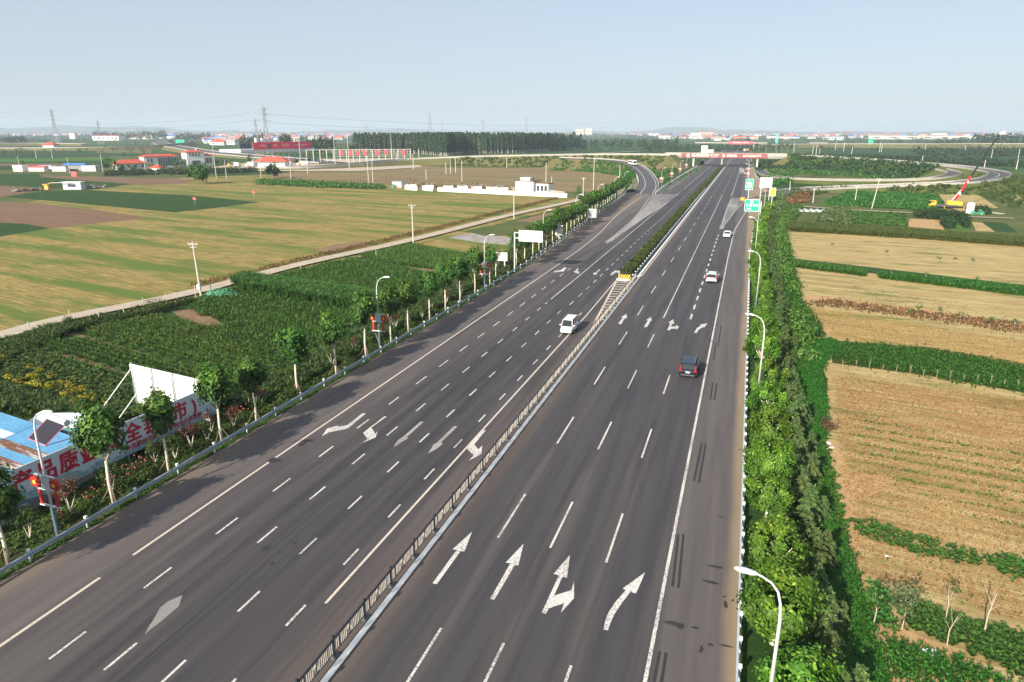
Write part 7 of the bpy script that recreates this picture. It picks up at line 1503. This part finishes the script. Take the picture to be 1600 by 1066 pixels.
# elevated road in the far right, walls
slip('far_road', [(1190, 226, 5), (1300, 225, 5), (1420, 225, 6), (1520, 224.5, 6), (1640, 225, 6)], 12, lines=())
slip('far_road', [(560, 224, 3), (500, 226, 3), (440, 228, 2)], 10, lines=())
slip('far_road', [(-60, 225, 4), (60, 224, 4), (130, 225, 3)], 10, lines=())
slip('far_road', [(700, 250, .5), (780, 248.5, .3), (1000, 236, 0), (1100, 234, 0)], 6, lines=(), mat='dirtroad', bank=False, parapet=(0, 0))

# ================================================================ HILLS, HAZE
g = MB(); V_ = []; NX = 120
for j, (dist, zz) in enumerate(((10500, GZ - 1), (12500, 1), (14500, GZ - 1))):
    for i in range(NX + 1):
        px = -400 + 2400 * i / NX; d_ = _f + _r * ((px - 800) / FPX); d_.z = 0; d_.normalize()
        h = 0
        if j == 1: h = 25 + .55 * (150 * math.exp(-((px - 230) / 120) ** 2) + 120 * math.exp(-((px - 610) / 60) ** 2) * .8 + 140 * math.exp(-((px - 1060) / 70) ** 2) + 90 * math.exp(-((px - 60) / 90) ** 2)) + 14 * math.sin(px * .05) + 9 * math.sin(px * .13)
        V_.append((d_.x * dist, d_.y * dist, h if j == 1 else zz))
g.add(V_, [(j * (NX + 1) + i, j * (NX + 1) + i + 1, (j + 1) * (NX + 1) + i + 1, (j + 1) * (NX + 1) + i) for j in range(2) for i in range(NX)])
tag(g.build('hills', M['farmland'], smooth=True), kind='structure')
hz = MB(); hz.box((0, 7300, 118), (27000, 19000, 244)); ho = hz.build('haze', [], None); ho['kind'] = 'stuff'
hm_ = bpy.data.materials.new('haze'); hm_.use_nodes = True; tn = hm_.node_tree; tn.nodes.remove(tn.nodes['Principled BSDF'])
pv = tn.nodes.new('ShaderNodeVolumePrincipled'); pv.inputs['Color'].default_value = (0.72, 0.87, 1.0, 1); pv.inputs['Density'].default_value = 0.000125; pv.inputs['Anisotropy'].default_value = 0.0
tn.links.new(pv.outputs[0], tn.nodes['Material Output'].inputs['Volume']); ho.data.materials.append(hm_)

# ================================================================ labels that tell look-alikes apart, by their order across the view
def colpx(o):
    v = Vector((o.location.x, o.location.y, o.location.z - CAM_H)); return 800 + FPX * v.dot(_r) / v.dot(_f)
for grp, txt in (('golden bushes in the bed behind the barn', '%s golden-leaved bush in the bed behind the barn, counted from the left'), ('trees around the toll office', '%s bushy tree before the red-roofed toll office, counted from the left'), ('bare stems in the weedy strip', '%s pale bare stem along the weedy strip, counted from the left'), ('young trees on the ditch lines', '%s young tree on the right-hand ditch lines, counted from the left'), ('large trees behind the toll canopy', '%s large tree behind the red toll canopy, counted from the left'), ('far row of trees behind the loop road', '%s tree of the far row behind the loop road, from the left'), ('dark trees right of the curved toll road', '%s dark tree right of the curved toll road, from the left'), ('toll booths under the canopy', '%s toll booth under the red-bannered canopy, from the left'), ('scraps of pale plastic on the field edge', '%s scrap of pale plastic on the right-hand field, from the left'), ('barrier blocks on the toll plaza', '%s coloured barrier block on the toll plaza, from the left'), ('lorries parked by the toll plaza', '%s small lorry parked by the toll plaza, from the left'), ('concrete posts along the dirt track', '%s short concrete post along the dirt track, from the left'), ('piles of building blocks in the farmyard', '%s pile of pale blocks in the farmyard, from the left'), ('scrap heaps by the yellow machine', '%s grey scrap heap beside the yellow farm machine, from the left'), ('dark heaps right of the site cabin', '%s low dark heap right of the site cabin, from the left'), ('lamp posts beyond the bridge', '%s pale lamp post beyond the right end of the bridge, from the left'), ('clump of dark trees far left', '%s tree of the dark clump in the far left fields, from the left')):
    L = sorted([o for o in SC.objects if o.parent is None and o.get('group') == grp], key=colpx)
    for i, o in enumerate(L): o['label'] = txt % ordn(i)
